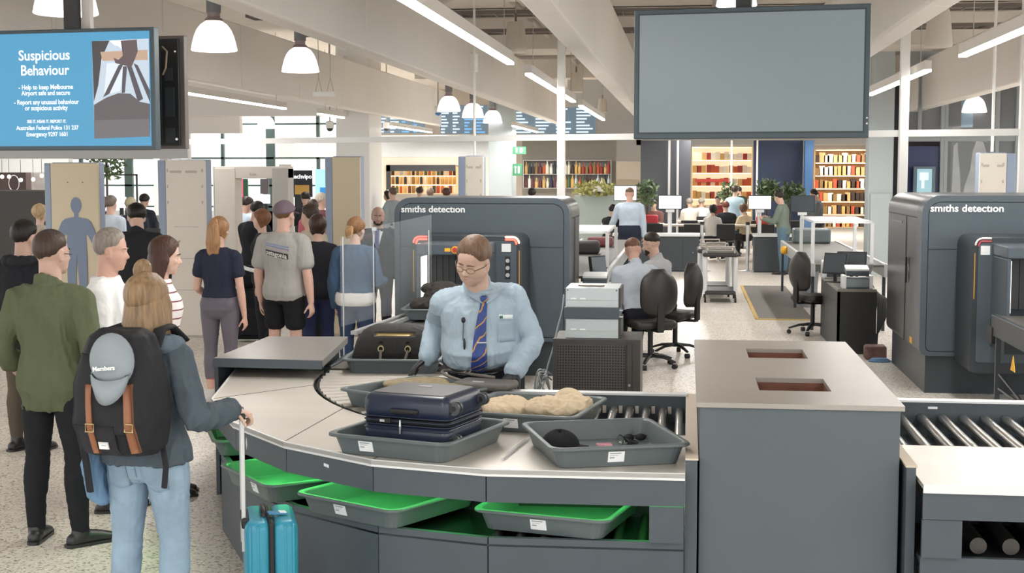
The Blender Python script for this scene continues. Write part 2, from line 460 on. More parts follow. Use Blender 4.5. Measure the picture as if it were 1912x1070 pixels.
# roller lane: frame, rollers, back rail
fr = MB().box(-1.3, 0, 7.84, 7.90, 0, .835).box(-1.37, 0, 6.955, 6.97, .6, ZT).box(-1.1, 0, 6.97, 7.85, .66, .68)
obj('lane_frame', fr, M_fas, bench)
obj('lane_rim', MB().box(-1.3, .006, 7.83, 7.91, .835, .846), M_rim, bench)
rl = []
for k in range(13):
    x = -.035 - .092*k
    rl.append(obj('roller', MB().cyl((x, 6.98, .755), (x, 7.83, .755), .0215, n=18), M_chrome, bench, autos=40))
sm = MB()
for k in range(13): sm.box(-.035 - .092*k - .012, -.035 - .092*k + .012, 6.972, 6.985, .72, .765); sm.box(-.09 - .092*k - .01, -.09 - .092*k + .01, 7.82, 7.838, .735, .775)
obj('roller_bracket', sm, M_steelp, bench)
# curved lane: tapered rollers fanning about the bend
M_rol = mat('roller_pale', hexc('9b968e'), .5, metal=.3)
ca = MB()
a = 181.5
cr = []
while a < 232:
    c_, s_ = cos(radians(a)), sin(radians(a))
    r = MB().cyl((CC[0] + (RO - .04)*c_, CC[1] + (RO - .04)*s_, .742), (CC[0] + RI*c_, CC[1] + RI*s_, .756), .040, .026, n=18)
    obj('curve_roller', r, M_rol, bench, autos=40); a += 2.9
bed = MB()
aa = [radians(x) for x in range(180, 236, 5)]
bed.prism([(CC[0] + RO*cos(t), CC[1] + RO*sin(t)) for t in aa] + [(CC[0] + RI*cos(t), CC[1] + RI*sin(t)) for t in reversed(aa)], .68, .70)
for t0, t1 in zip(aa, aa[1:]):
    bed.prism([(CC[0] + (RO-.022)*cos(t0), CC[1] + (RO-.022)*sin(t0)), (CC[0] + (RO-.03)*cos(t0), CC[1] + (RO-.03)*sin(t0)), (CC[0] + (RO-.03)*cos(t1), CC[1] + (RO-.03)*sin(t1)), (CC[0] + (RO-.022)*cos(t1), CC[1] + (RO-.022)*sin(t1))], .70, .777)
    bed.prism([(CC[0] + RI*cos(t0), CC[1] + RI*sin(t0)), (CC[0] + (RI-.03)*cos(t0), CC[1] + (RI-.03)*sin(t0)), (CC[0] + (RI-.03)*cos(t1), CC[1] + (RI-.03)*sin(t1)), (CC[0] + RI*cos(t1), CC[1] + RI*sin(t1))], .5, .80)
obj('curve_bed', bed, M_black, bench)
# small marks on the fascia
p = P(461, 827, .70); 
def on_fascia(i, px, py, name, w, h, m_, shape='box'):
    a, b = V((*oi[i], 0)), V((*oi[i+1], 0)); t = (b-a).normalized(); n = V((-t.y, t.x, 0))*-1
    if n.y > 0 and i < 3: n = -n
    r = ray(px, py); k = (a - CAM).dot(n)/r.dot(n); q = CAM + r*k
    n_out = n if n.dot(CAM - q) > 0 else -n
    mb = MB()
    if shape == 'diamond': vs = [q + V((0,0,-h/2)), q - t*(w/2), q + V((0,0,h/2)), q + t*(w/2)]
    else: vs = [q - t*(w/2) - V((0,0,h/2)), q + t*(w/2) - V((0,0,h/2)), q + t*(w/2) + V((0,0,h/2)), q - t*(w/2) + V((0,0,h/2))]
    vs = [v + n_out*.0015 for v in vs] + [v + n_out*.003 for v in vs]
    mb.add(vs, [(4,5,6,7), (0,1,2,3), (0,1,5,4), (1,2,6,5), (2,3,7,6), (3,0,4,7)])
    return obj(name, mb, m_, bench, label=None)
on_fascia(4, 461, 828, 'diamond_sticker', .055, .065, mat('sticker_grey', hexc('b9bcbe'), .6), 'diamond')
on_fascia(3, 610, 869, 'sticker', .05, .014, M_label)
# sidewall between bench and column bin
obj('end_panel', MB().box(.001, .054, 6.12, 7.92, 0, .828), [M_fas], bench)
obj('end_cap', MB().box(.001, .058, 6.115, 7.925, .828, .836), M_beige, bench)
stp = MB().box(-.885, -.878, 6.12, 6.95, ZT, ZT + .004)
pt = P(925, 845, .80)
obj('divider_strip', MB().cbox((-.80, 6.48, .788), (.012, .50, .012), rz=-.12), mat('clear_plastic', (.8, .8, .82), .15, alpha=.45), bench)

# ---------------------------------------------------------------- tall bin column
tw = empty('bin_tower', (.495, 7.3, 0), label='tall square grey cabinet with two rectangular slots in its flat top', cat='cabinet')
def L(x, y, z): return (x - .495, y - 7.3, z)
bd = MB(); x0, x1, y0, y1 = .062-.495, .93-.495, 6.17-7.3, 8.46-7.3
M_bin = mat('bin_grey', hexc('545e63'), .5, noise_amt=.05, noise_scale=2.5)
M_bint = mat('bin_top', hexc('a09a93'), .33, metal=.25, noise_amt=.05, noise_scale=2)
bd.box(x0, x1, y0, y0 + .03, 0, 1.06).box(x0, x0 + .03, y0 + .03, y1, 0, 1.06).box(x1 - .03, x1, y0 + .03, y1, 0, 1.06).box(x0, x1, y1 - .03, y1, 0, 1.06)
obj('body', bd, M_bin, tw, bevel=.004)
def holed(xs, ys, z0, z1, holes):
    mb = MB(); X = sorted(set(xs + [h[0] for h in holes] + [h[1] for h in holes])); Y_ = sorted(set(ys + [h[2] for h in holes] + [h[3] for h in holes]))
    for i in range(len(X)-1):
        for j in range(len(Y_)-1):
            cx, cy = (X[i]+X[i+1])/2, (Y_[j]+Y_[j+1])/2
            if not any(h[0] < cx < h[1] and h[2] < cy < h[3] for h in holes): mb.box(X[i], X[i+1], Y_[j], Y_[j+1], z0, z1)
    return mb
H1 = (.34-.495, .66-.495, 7.68-7.3, 8.08-7.3); H2 = (.34-.495, .67-.495, 6.53-7.3, 6.93-7.3)
obj('top_plate', holed([x0 - .015, x1 + .015], [y0 - .02, y1 + .02], 1.06, 1.082, [H1, H2]), M_bint, tw)
for h in (H1, H2):
    c = MB(); t = .008
    c.box(h[0]-t, h[0], h[2]-t, h[3]+t, .9, 1.06).box(h[1], h[1]+t, h[2]-t, h[3]+t, .9, 1.06).box(h[0], h[1], h[2]-t, h[2], .9, 1.06).box(h[0], h[1], h[3], h[3]+t, .9, 1.06).box(h[0], h[1], h[2], h[3], .89, .9)
    obj('chute', c, mat('chute_brown', hexc('6e4535'), .6, noise_amt=.3, noise_scale=6), tw)

# ---------------------------------------------------------------- second bench on the right
b2 = empty('roller_bench', (2.2, 6.9, 0), label='straight steel bench with chrome rollers beside the tall grey cabinet, its end cut off', cat='bench')
ox, oy = 2.2, 6.9
def B2(n, mb, m_, **k):
    mb.v = [(x-ox, y-oy, z) for x, y, z in mb.v]; return obj(n, mb, m_, b2, **k)
B2('worktop', MB().box(1.0, 3.9, 5.96, 6.84, .76, .78), M_steel)
B2('edge_trim', MB().box(.998, 3.9, 5.948, 5.962, .748, .784), M_rim)
B2('fascia_panel', MB().box(1.0, 3.9, 5.965, 5.985, .632, .748), M_fas)
B2('corner_panel', MB().box(1.0, 1.165, 5.975, 6.0, .464, .628), M_fas)
B2('base_panel', MB().box(1.0, 3.9, 6.0, 6.03, .01, .46), M_fas)
B2('lower_deck', MB().box(1.0, 3.9, 6.03, 6.8, .43, .455).box(1.0, 3.9, 6.62, 6.64, .455, .75), M_black)
B2('end_panel', MB().box(.95, .99, 6.1, 7.9, 0, .825), M_fas)
B2('end_cap', MB().box(.946, .994, 6.095, 7.92, .825, .834), M_beige)
for k in range(16): B2('lower_roller', MB().cyl((1.25 + k*.135, 6.06, .50), (1.25 + k*.135, 6.6, .50), .036, n=16), M_dsteel, autos=40)
B2('lane_frame', MB().box(1.0, 3.9, 7.80, 7.86, 0, .835).box(1.0, 3.9, 6.825, 6.84, .6, .76).box(1.0, 3.9, 6.84, 7.8, .62, .64), M_fas)
B2('lane_rim', MB().box(1.0, 3.9, 7.79, 7.87, .835, .846), M_rim)
B2('latch', MB().box(1.32, 1.37, 7.790, 7.797, .80, .812), M_label)
for k in range(26): B2('roller', MB().cyl((1.06 + k*.112, 6.86, .748), (1.06 + k*.112, 7.79, .748), .026, n=18), M_chrome, autos=40)

# ---------------------------------------------------------------- trays
def tray_mesh(Lx=.66, Wy=.69, h=.10):
    mb = MB(); r = .06
    def rg(w, d, z, rr): return [(x, y, z) for x, y in rrect(w, d, rr, 4)]
    mb.rings([rg(Lx-.10, Wy-.10, 0, r*.8), rg(Lx-.045, Wy-.045, h-.014, r), rg(Lx-.004, Wy-.004, h-.016, r), rg(Lx, Wy, h-.008, r), rg(Lx-.008, Wy-.008, h, r),
              rg(Lx-.045, Wy-.045, h, r), rg(Lx-.056, Wy-.056, h-.006, r), rg(Lx-.105, Wy-.105, .008, r*.7)])
    return mb
TM = tray_mesh().mesh('tray')
TM.materials.append(M_tray)
for pl in TM.polygons: pl.use_smooth = False
def tray(x, y, z, rz, label, sticker=True, fx=0.04, group=None, rx=0, L_=1, W_=1):
    o = obj('luggage_tray', TM, None, loc=(x, y, z)); o.rotation_euler = (rx, 0, rz); o.scale = (L_, W_, 1)
    o['label'] = label; o['category'] = 'tray'
    if group: o['group'] = group
    md = o.modifiers.new('bevel', 'BEVEL'); md.width = .003; md.segments = 2; md.limit_method = 'ANGLE'; md.angle_limit = radians(35)
    if sticker:
        s = MB(); yb = -.69/2 + .05; h = .1; k = .0275/.086
        def at(u, v): return (fx + u, -(.59/2) - (v/ .086)*.0275 - .0012, v)
        def pl_(u0, u1, v0, v1, e):
            a = [at(u0, v0), at(u1, v0), at(u1, v1), at(u0, v1)]
            s.add([(p[0], p[1]-e, p[2]) for p in a] + [(p[0], p[1], p[2]) for p in a], [(0,1,2,3), (4,7,6,5), (0,4,5,1), (1,5,6,2), (2,6,7,3), (3,7,4,0)])
        pl_(-.038, .038, .022, .072, .0006); s.k = 1
        pl_(-.030, .022, .061, .066, .0011); pl_(-.030, .010, .053, .055, .0011); pl_(-.030, -.008, .040, .046, .0011)
        obj('paper_label', s, [M_label, M_ink], o)
    return o
def rect_tray(px3, **k):
    """pose from three rim corners seen in the picture: front left, front right, back right"""
    fl, fr_, br = (P(*p, .88) for p in px3)
    c = (fl + br)/2; t = fr_ - fl; return c.x, c.y, atan2(t.y, t.x)
T = {}
x, y, a = rect_tray(((1011, 839), (1277, 829), (1228, 778)))
T[1] = tray(-.385, 6.455, .781, a + radians(.5), 'grey plastic tray holding only a black cap and loose keys', fx=-.02)
T[2] = tray(-1.26, 6.50, .781, radians(-18), 'grey plastic tray under the navy hard suitcase', fx=-.12)
T[3] = tray(-.80, 7.22, .781, radians(-11), 'grey plastic tray filled with beige clothing on the rollers', fx=-0.02)
T[4] = tray(-1.50, 7.72, .781, radians(-33), 'grey plastic tray half hidden behind the navy suitcase, khaki jacket in it', False)
T[5] = tray(-1.93, 9.16, .781, radians(4), 'grey plastic tray carrying the black duffel bag', False)
T[6] = tray(-2.18, 12.25, .80, radians(3), 'grey plastic tray with black jacket just outside the scanner tunnel', False)
T[7] = tray(-1.98, 6.98, .463, radians(-50), 'green-lit return tray below the bench, left of the other two large ones', fx=.1)
T[8] = tray(-1.42, 6.55, .463, radians(-30), 'green-lit return tray below the bench, in the middle of the row', fx=-.04)
T[9] = tray(-.57, 6.44, .463, radians(-14), 'green-lit return tray below the bench beside the dark rollers', fx=-.01)
T[10] = tray(-2.50, 8.02, .463, radians(-66), 'return tray at the far left bend of the bench, mostly hidden', False)
for k in (7, 8, 9, 10): T[k]['group'] = 'return trays under the bench'
for k in (1, 2, 3, 4, 5, 6): T[k]['group'] = 'grey luggage trays on the rollers'
# ---------------------------------------------------------------- x-ray scanners
M_mach = mat('machine_slate', hexc('4d575f'), .38, metal=.15, spec=.5, noise_amt=.02)
M_mach2 = mat('machine_dark', hexc('33393e'), .4, metal=.1, spec=.5)
M_machs = mat('machine_side', hexc('4a4b4e'), .3, metal=.55)
M_machtop = mat('machine_shell_lit', hexc('5a6066'), .3, metal=.3)  # light caught by the top is put into this lighter colour
M_groove = mat('groove', hexc('1d2226'), .5)
M_letter = mat('letter_white', hexc('eef0f0'), .5)
M_yel = mat('safety_yellow', hexc('f0b429'), .5)
M_red = mat('safety_red', hexc('b8302a'), .4)
M_redlit = emis('signal_red', (1, .10, .07), 2.2)
M_warm = emis('signal_warm', (1, .55, .38), 3.2)
M_tunl = emis('tunnel_light', (1, .98, .92), 1.6)
M_alu = mat('aluminium', hexc('c6c8c9'), .35, metal=.6)
M_acr = mat('acrylic', (.86, .92, .94), .04, alpha=.06, spec=.6)
M_wp = mat('white_plastic', hexc('dfe0e0'), .4)
def arch(x0, x1, z0, z1, r, n=6, br=0):
    out = []
    if br: 
        out += [(x0 + br - br*cos(radians(90*k/n)), z0 + br - br*sin(radians(90*k/n))) for k in range(n, -1, -1)]
        out = [(x0 + br, z0)] + [(x0 + br - br*sin(radians(90*k/n)), z0 + br - br*cos(radians(90*k/n))) for k in range(1, n+1)]
    else: out = [(x0, z0)]
    out += [(x0 + r - r*cos(radians(90*k/n)), z1 - r + r*sin(radians(90*k/n))) for k in range(n+1)]
    out += [(x1 - r + r*sin(radians(90*k/n)), z1 - r + r*cos(radians(90*k/n))) for k in range(n+1)]
    if br: out += [(x1 - br + br*cos(radians(90*k/n)), z0 + br - br*sin(radians(90*k/n))) for k in range(n+1)]
    else: out += [(x1, z0)]
    return out[::-1]
def frame_y(mb, outer, inner, y0, y1):
    n = len(outer); vs = [(x, y0, z) for x, z in outer] + [(x, y0, z) for x, z in inner] + [(x, y1, z) for x, z in outer] + [(x, y1, z) for x, z in inner]
    fs = []
    for i in range(n):
        j = (i+1) % n
        fs += [(i, j, n+j, n+i), (2*n+i, 3*n+i, 3*n+j, 2*n+j), (i, 2*n+i, 2*n+j, j), (n+i, n+j, 3*n+j, 3*n+i)]
    return mb.add(vs, fs)
def scanner(X, Y, W, D, H, p1, p2, tw, label, lit):
    """front faces -y; X is the left front corner; p1, p2 how far the two hoods stand out"""
    r = empty('baggage_scanner', (X, Y, 0), label=label, cat='scanner')
    obj('plinth', MB().box(.06, W-.06, .05, D-.05, 0, .40), M_mach2, r)
    body = MB().prism_y(arch(0, W, .36, H, .16, 6, .08), .02, D); o = obj('body', body, M_machs, r, autos=35, bevel=.008)
    shell = MB(); frame_y(shell, arch(-.006, W+.006, .36, H+.006, .166, 6, .08), arch(.05, W-.05, .40, H-.05, .12, 6, .05), 0, .30)
    obj('top_shell', MB().prism_y(arch(-.004, W+.004, H-.20, H+.004, .162, 6), .02, D - .02), M_machtop, r, autos=35)
    obj('front_rim', shell, M_mach, r, autos=35)
    obj('front_panel', MB().prism_y(arch(.057, W-.057, .407, H-.057, .114, 6, .045), .004, .03), M_mach, r)
    obj('front_groove', MB().prism_y(arch(.05, W-.05, .40, H-.05, .12, 6, .05), .018, .035), M_groove, r)
    obj('panel_seam', MB().box(.06, W-.06, .001, .006, H-.50, H-.494), M_groove, r)
    for q_ in ((-.008, -.002, D*.42, D*.42+.008, .4, H-.216), (-.008, -.002, .3, D-.05, H-.215, H-.207), (W+.002, W+.008, D*.5, D*.5+.008, .4, H-.216), (W+.002, W+.008, .3, D-.05, H-.215, H-.207)): obj('side_seam', MB().box(*q_), M_groove, r)
    obj('door_handle', MB().cbox((-.02, D*.36, 1.12), (.02, .03, .26)), M_black, r, bevel=.006)
    obj('side_badge', MB().box(-.006, -.001, D*.55, D*.88, H-.30, H-.275), mat('badge_grey', hexc('83888c'), .5), r)
    obj('warning_sticker', MB().box(-.004, 0, D*.2, D*.26, .42, .48), M_yel, r)
    text('smıths detectıon', .094, M_letter, (.40, -.0015, H - .115), (1,0,0), (0,0,1), r, bold=.0022, width=1.06)
    # first hood
    h0, h1 = tw; zt = H - .35
    obj('hood', MB().prism_y(arch(h0, h1, .30, zt, .09, 5, .05), -p1, .01), M_mach2, r, autos=35, bevel=.006)
    obj('hood_front', MB().prism_y(arch(h0 + .05, h1 - .05, .40, zt - .05, .05, 5, .03), -p1 - .008, -p1), M_mach, r)
    # corner signal lights
    for sx, c_ in ((h0 + .085, -1), (h1 - .085, 1)):
        pts = [(sx + c_*(-.07), -p1 - .010, zt - .010)] + [(sx + c_*.06*sin(a_), -p1 - .010, zt - .070 + .060*cos(a_)) for a_ in (0, .4, .8, 1.2, 1.5)]
        obj('signal_light', MB().tube(pts, [(.009, .009)]*6, 8), (M_warm if (lit and c_ > 0) else M_redlit) if lit else M_redoff, r, smooth=True)
        pts2 = [(x_ , y_ + .002, z_ - .026) if k_ < 3 else (x_ - c_*.026, y_ + .002, z_ - .010) for k_, (x_, y_, z_) in enumerate(pts)]
        obj('signal_light', MB().tube(pts2, [.010]*6, 8), M_redlit if lit else M_redoff2, r, smooth=True)
        obj('yellow_strip', MB().box(sx + c_*.062 - .005, sx + c_*.062 + .005, -p1 - .004, -p1 + .004, zt - .55, zt - .14), M_yelstrip, r)
    obj('data_label', MB().box(h1 - .195, h1 - .105, -p1 - .012, -p1 - .008, zt - .155, zt - .075), M_label, r)
    obj('data_label', MB().box(h0 + .07, h0 + .15, -p1 - .012, -p1 - .008, zt - .155, zt - .075), M_label, r)
    obj('button_panel', MB().box(h1 - .16, h1 - .11, -p1 - .014, -p1 - .008, zt - .42, zt - .20), M_black, r)
    for k in range(3): obj('button', MB().cyl((h1 - .135, -p1 - .014, zt - .24 - .07*k), (h1 - .135, -p1 - .028, zt - .24 - .07*k), .02, n=12), M_alu, r, autos=40)
    # inner tunnel
    a0, a1 = h0 + .17, h1 - (.25 if lit else .2); zi = zt - .055; zb = .90
    tun = MB().box(a0, a0 + .035, -p2, -p1, zb - .1, zi - .1).box(a1 - .035, a1, -p2, -p1, zb - .1, zi - .1).box(a0, a1, -p2, -p1, zi - .1, zi).box(a0, a1, -p1 - .02, -p1, zb - .1, zi)
    obj('tunnel', tun, M_mach, r, bevel=.01)
    obj('tunnel_skirt', MB().box(a0, a1, -p2 + .02, -p1, .55, zb - .1), M_mach2, r)
    obj('tunnel_lit_panel', MB().box(a0 + .036, a0 + .044, -p2 + .03, -p2 + .30, zb, zi - .12), M_tunl, r)  # light strip widened to a glowing panel, standing in for the lit inner wall
    cu = MB()
    for k in range(9): cu.box(a0 + .06 + (a1 - a0 - .12)*k/9, a0 + .06 + (a1 - a0 - .12)*(k + .92)/9, -p1 - .2, -p1 - .19, zb, zi - .1)
    obj('lead_curtain', cu, mat('curtain_rubber', hexc('2a2b2d'), .45), r)
    if lit:
        e = MB().cyl(((a0 + a1)/2, -p2, zi - .055), ((a0 + a1)/2, -p2 - .008, zi - .055), .034, n=20)
        x_, z_ = -2.148 - X, 1.37
        obj('emergency_collar', MB().cyl((x_, -p2, z_), (x_, -p2 - .01, z_), .036, n=20).box(x_ - .10, x_ - .045, -p2 - .004, -p2, z_ - .016, z_ + .016), M_yel, r)
        obj('emergency_stop', MB().cyl((x_, -p2 - .01, z_), (x_, -p2 - .03, z_), .023, n=20), M_red, r, autos=40)
    return r
M_redoff = mat('signal_off', hexc('e6ddda'), .4); M_redoff2 = mat('signal_off_red', hexc('b05058'), .4); M_yelstrip = mat('yellow_strip', hexc('b98a3c'), .5)
scA = scanner(-2.995, 14.1, 1.80, 1.35, 1.825, .70, 1.30, (.31, 1.40), 'large dark scanner with red glowing corner lights behind the officer', True)
scB = scanner(2.19, 13.46, 1.85, 2.25, 1.868, .70, 1.30, (.32, 1.42), 'large dark scanner with unlit corner lights at the right edge', False)
text_off = None
# ---------------------------------------------------------------- outlet conveyors
def conveyor(x0, x1, y0, y1, z, label, loc_y=None, rollers=False):
    cx, cy = (x0+x1)/2, (y0+y1)/2
    r = empty('conveyor', (cx, cy, 0), label=label, cat='conveyor'); w = (x1-x0)/2; l = (y1-y0)/2
    obj('belt', MB().box(-w+.05, w-.05, -l, l, z-.03, z), mat('belt_dark', hexc('4d4a45'), .55, noise_amt=.06), r)
    for s in (-1, 1):
        obj('side_rail', MB().box(s*w - .05*(s > 0), s*w + .05*(s < 0), -l, l, z-.16, z+.015), M_mach2 if y0 < 10 else M_alu, r, bevel=.006)
    k = 0
    for s in (-1, 1):
        for t in (-l+.15, 0, l-.15):
            obj('leg', MB().box(s*(w-.03)-.02, s*(w-.03)+.02, t-.02, t+.02, 0, z-.16), M_mach2, r)
    return r
cA = conveyor(-2.42, -1.46, 9.06, 12.75, .78, 'conveyor carrying trays from the scanner tunnel towards the bench bend')
# flared guide rails at its left
m = MB()
for dx, w_ in ((0, .05), (.12, .03)): m.prism([(-2.66+dx*1.1, 10.8), (-2.66+dx*1.1+w_, 10.8), (-2.48+dx*.7+w_, 12.7), (-2.48+dx*.7, 12.7)], .80, .83)
obj('guide_rail', m, M_alu, None); o = bpy.data.objects['guide_rail']; o.parent = cA; o.location = (-cA.location.x, -cA.location.y, 0)
# clear guard screens
g = empty('guard_screen', (-2.72, 11.9, 0), label='clear acrylic guard screens with steel clips beside the scanner outlet', cat='screen')
def G(n, mb, m_): mb.v = [(x+2.72, y-11.9, z) for x, y, z in mb.v]; return obj(n, mb, m_, g)
G('acrylic_panel', MB().add([(-2.84, 11.2, .82), (-2.72, 11.9, .82), (-2.72, 11.9, 1.62), (-2.84, 11.2, 1.54), (-2.832, 11.2, .82), (-2.712, 11.9, .82), (-2.712, 11.9, 1.62), (-2.832, 11.2, 1.54)], [(0,1,2,3), (4,7,6,5), (0,4,5,1), (3,2,6,7), (0,3,7,4), (1,5,6,2)]), M_acr)
G('acrylic_panel', MB().add([(-2.71, 11.92, .82), (-2.36, 12.7, .82), (-2.36, 12.7, 1.70), (-2.71, 11.92, 1.62), (-2.702, 11.92, .82), (-2.352, 12.7, .82), (-2.352, 12.7, 1.70), (-2.702, 11.92, 1.62)], [(0,1,2,3), (4,7,6,5), (0,4,5,1), (3,2,6,7), (0,3,7,4), (1,5,6,2)]), M_acr)
for x, y in ((-2.83, 11.25), (-2.72, 11.9), (-2.37, 12.65)): G('screen_post', MB().cyl((x, y, 0), (x, y, 1.56), .006, n=8), M_alu)
G('clip', MB().cbox((-2.71, 11.9, 1.60), (.04, .04, .03)), M_alu)
# raised dark slab table at the far left of the bench
t = empty('side_table', (-2.7, 9.2, 0), label='low dark slab table behind the far left end of the bench', cat='table')
obj('tabletop', MB().prism([(-.33, -.59), (.40, -.62), (.25, .66), (-.33, .60)], .85, .90), mat('slab_top', hexc('8a8682'), .3, metal=.25), t, bevel=.003)
obj('base', MB().prism([(-.32, -.14), (.20, -.14), (.20, .60), (-.32, .58)], 0, .848).prism([(-.33, -.57), (-.305, -.57), (-.305, -.14), (-.33, -.14)], 0, .848), M_fas, t)
obj('edge_band', MB().prism([(-.33, -.605), (.40, -.635), (.40, -.622), (-.33, -.592)], .843, .90), M_fas, t)
# outlet conveyor of the right scanner
cB = conveyor(2.56, 3.6, 9.2, 12.15, .88, 'dark conveyor frame running out of the right-hand scanner tunnel')
obj('control_box', MB().cbox((-.50, 1.5, .72), (.06, .2, .14)), M_black, cB)
tr = MB().prism([(0, 0), (0,0), (0,0)], 0, 0) if False else None
q = MB(); q.add([(-.555, .4, .55), (-.555, .55, .55), (-.555, .475, .67), (-.56, .4, .55), (-.56, .55, .55), (-.56, .475, .67)], [(0,1,2), (5,4,3), (0,3,4,1), (1,4,5,2), (2,5,3,0)])
obj('warning_sticker', q, M_yel, cB)
obj('cross_brace', MB().cyl((-.5, -.6, .2), (-.5, 1.2, .42), .012, n=8).cyl((-.5, -1.2, .3), (-.5, 1.2, .3), .012, n=8), M_mach2, cB)
# ---------------------------------------------------------------- equipment rack and server boxes
r = empty('equipment_rack', (-.62, 9.85, 0), label='low dark perforated metal rack behind the bench under two grey boxes', cat='rack')
M_rack = mat('rack_charcoal', hexc('4a4846'), .5, metal=.3)
obj('case', MB().box(-.305, .305, -.24, .26, 0, .938), M_rack, r, bevel=.004)
M_perf = mat('perforated', hexc('454341'), .5, metal=.3)
nt = M_perf.node_tree; N = nt.nodes; L_ = nt.links
tc = N.new('ShaderNodeTexCoord'); vo = N.new('ShaderNodeTexVoronoi'); vo.inputs['Randomness'].default_value = 0; vo.inputs['Scale'].default_value = 52
L_.new(tc.outputs['Object'], vo.inputs['Vector'])
mr = N.new('ShaderNodeMapRange'); mr.inputs[1].default_value = .28; mr.inputs[2].default_value = .36; L_.new(vo.outputs['Distance'], mr.inputs[0])
mx = N.new('ShaderNodeMix'); mx.data_type = 'RGBA'; mx.inputs[6].default_value = (*hexc('1e1e1e'), 1); mx.inputs[7].default_value = (*hexc('504e4c'), 1); L_.new(mr.outputs[0], mx.inputs[0]); L_.new(mx.outputs[2], N['Principled BSDF'].inputs['Base Color'])
obj('perforated_door', MB().box(-.27, .20, -.247, -.24, .06, .90), M_perf, r)
obj('door_rail', MB().box(.215, .245, -.250, -.24, .04, .91), M_rack, r)
obj('lock', MB().cyl((.23, -.25, .62), (.23, -.258, .62), .009, n=10), M_alu, r)
M_srv = mat('server_grey', hexc('c3cacc'), .4, metal=.2)
for z, lab in ((.9395, 'lower pale grey server box standing on the perforated rack'), (1.155, 'upper pale grey server box with a cable lying on top')):
    s = empty('server_box', (-.655, 9.87, z), label=lab, cat='server box', group='server boxes stacked on the rack')
    obj('case', MB().box(-.185, .185, -.22, .22, 0, .135), M_srv, s, bevel=.003)
    obj('seam', MB().box(-.186, .186, -.2215, -.219, .05, .0525), M_steelp, s)
    obj('vent_slots', MB().box(-.15, -.11, -.2225, -.22, .056, .066).box(-.085, -.045, -.2225, -.22, .056, .066), M_letter, s)
    obj('ear', MB().box(-.195, -.185, -.222, -.2, .085, .13).box(.185, .20, -.222, -.2, .0, .135), M_rack, s)
    obj('side_plate', MB().box(.186, .20, -.2, .2, .005, .13), M_rack, s)
    if z > 1.1: obj('screw', MB().cyl((-.17, -.22, .12), (-.17, -.224, .12), .005, n=8).cyl((.17, -.22, .12), (.17, -.224, .12), .005, n=8), M_rack, s)
s = obj('rack_drawer', MB().box(-.195, .19, -.23, .2, 0, .078), M_fas, None, loc=(-.655, 9.87, 1.0765), bevel=.003)
tag(s, 'dark grey drawer unit between the two pale server boxes', 'drawer unit')
obj('handle', MB().box(.19, .215, -.22, -.20, .055, .065).box(.19, .215, -.22, -.2, .01, .02), M_alu, s)
c = MB().tube([(-.76, 9.80, 1.2965), (-.70, 9.77, 1.296), (-.66, 9.78, 1.296), (-.61, 9.76, 1.296), (-.58, 9.79, 1.296)], .005, 8)
tag(obj('cable', c, mat('cable_brown', hexc('6b5a48'), .6), smooth=True), 'short brown cable lying on top of the upper server box', 'cable')
# cables tangled beside the rack
m = MB(); q = random.Random(3)
for k in range(9):
    x = -.93 - q.random()*.10; p = [(x, 9.66, .80 - q.random()*.2)]
    for j in range(5): p.append((x - .03 + q.uniform(-.06, .05), 9.62 + q.uniform(-.06, .06), .70 - .14*j + q.uniform(-.03, .03)))
    m.tube(spath(p, 4), .006, 6)
m.tube(spath([(-.86, 9.75, 1.23), (-.87, 9.72, 1.12), (-.90, 9.7, 1.0), (-.93, 9.66, .85), (-.97, 9.64, .7), (-.95, 9.62, .6)]), .007, 6)
tag(obj('cable_bundle', m, [mat('cable_grey', hexc('8a8f90'), .5)], smooth=True), 'tangle of thin grey cables hanging beside the perforated rack', 'cables', kind='stuff')

# ---------------------------------------------------------------- office chairs
M_vin = mat('chair_vinyl', hexc('2e2b2a'), .42, spec=.4, bump=.05, bscale=300)
def office_chair(x, y, rz, label):
    """the sitter faces +y"""
    r = empty('office_chair', (x, y, 0), rz, label, 'chair', 'swivel office chairs')
    obj('seat', MB().rbox((0, .02, .47), (.48, .46, .09), .07, n=4), M_vin, r, smooth=True)
    bk = MB(); rr = []
    for k in range(13):
        t = k/12; z = .57 + .50*t; w = .215*math.sqrt(max(.05, 1 - abs(2*t - .95)**3.2)) if t < 1 else .07
        rr.append([(w*cos(a), -.235 + .035*sin(a) - .04*math.sin(pi*t)*1 + .05*(cos(a)**2) , z) for a in [2*pi*i/20 for i in range(20)]])
    bk.rings(rr); obj('backrest', bk, M_vin, r, smooth=True)
    obj('back_stem', MB().box(-.04, .04, -.30, -.26, .42, .78).box(-.04, .04, -.28, .0, .40, .425), M_black, r, bevel=.008)
    obj('gas_lift', MB().cyl((0, 0, .10), (0, 0, .42), .028, n=12), M_black, r, autos=40)
    obj('mechanism', MB().box(-.09, .09, -.1, .12, .39, .425), M_black, r, bevel=.006)
    obj('lever', MB().cyl((.08, .02, .40), (.26, .02, .395), .008, n=6), M_black, r)
    for k in range(5):
        a = radians(72*k + 20); c_, s_ = cos(a), sin(a)
        l = obj('base_arm', MB().tube([(.03*c_, .03*s_, .125), (.17*c_, .17*s_, .115), (.30*c_, .30*s_, .075)], [(.02, .03), (.016, .025), (.012, .02)], 10, ref=(0,0,1)), M_black, r, smooth=True)
        obj('caster', MB().cyl((.30*c_ - .022*s_, .30*s_ + .022*c_, .028), (.30*c_ + .022*s_, .30*s_ - .022*c_, .028), .028, n=14), M_black, l, autos=40)
    return r
office_chair(-.385, 14.95, radians(24), 'black swivel chair of the seated man in front, back to the viewer')
office_chair(-.13, 15.95, radians(62), 'black swivel chair of the bearded man, seen from its side')
office_chair(1.62, 18.3, radians(-55), 'empty dark swivel chair by the desk beside the right-hand scanner')
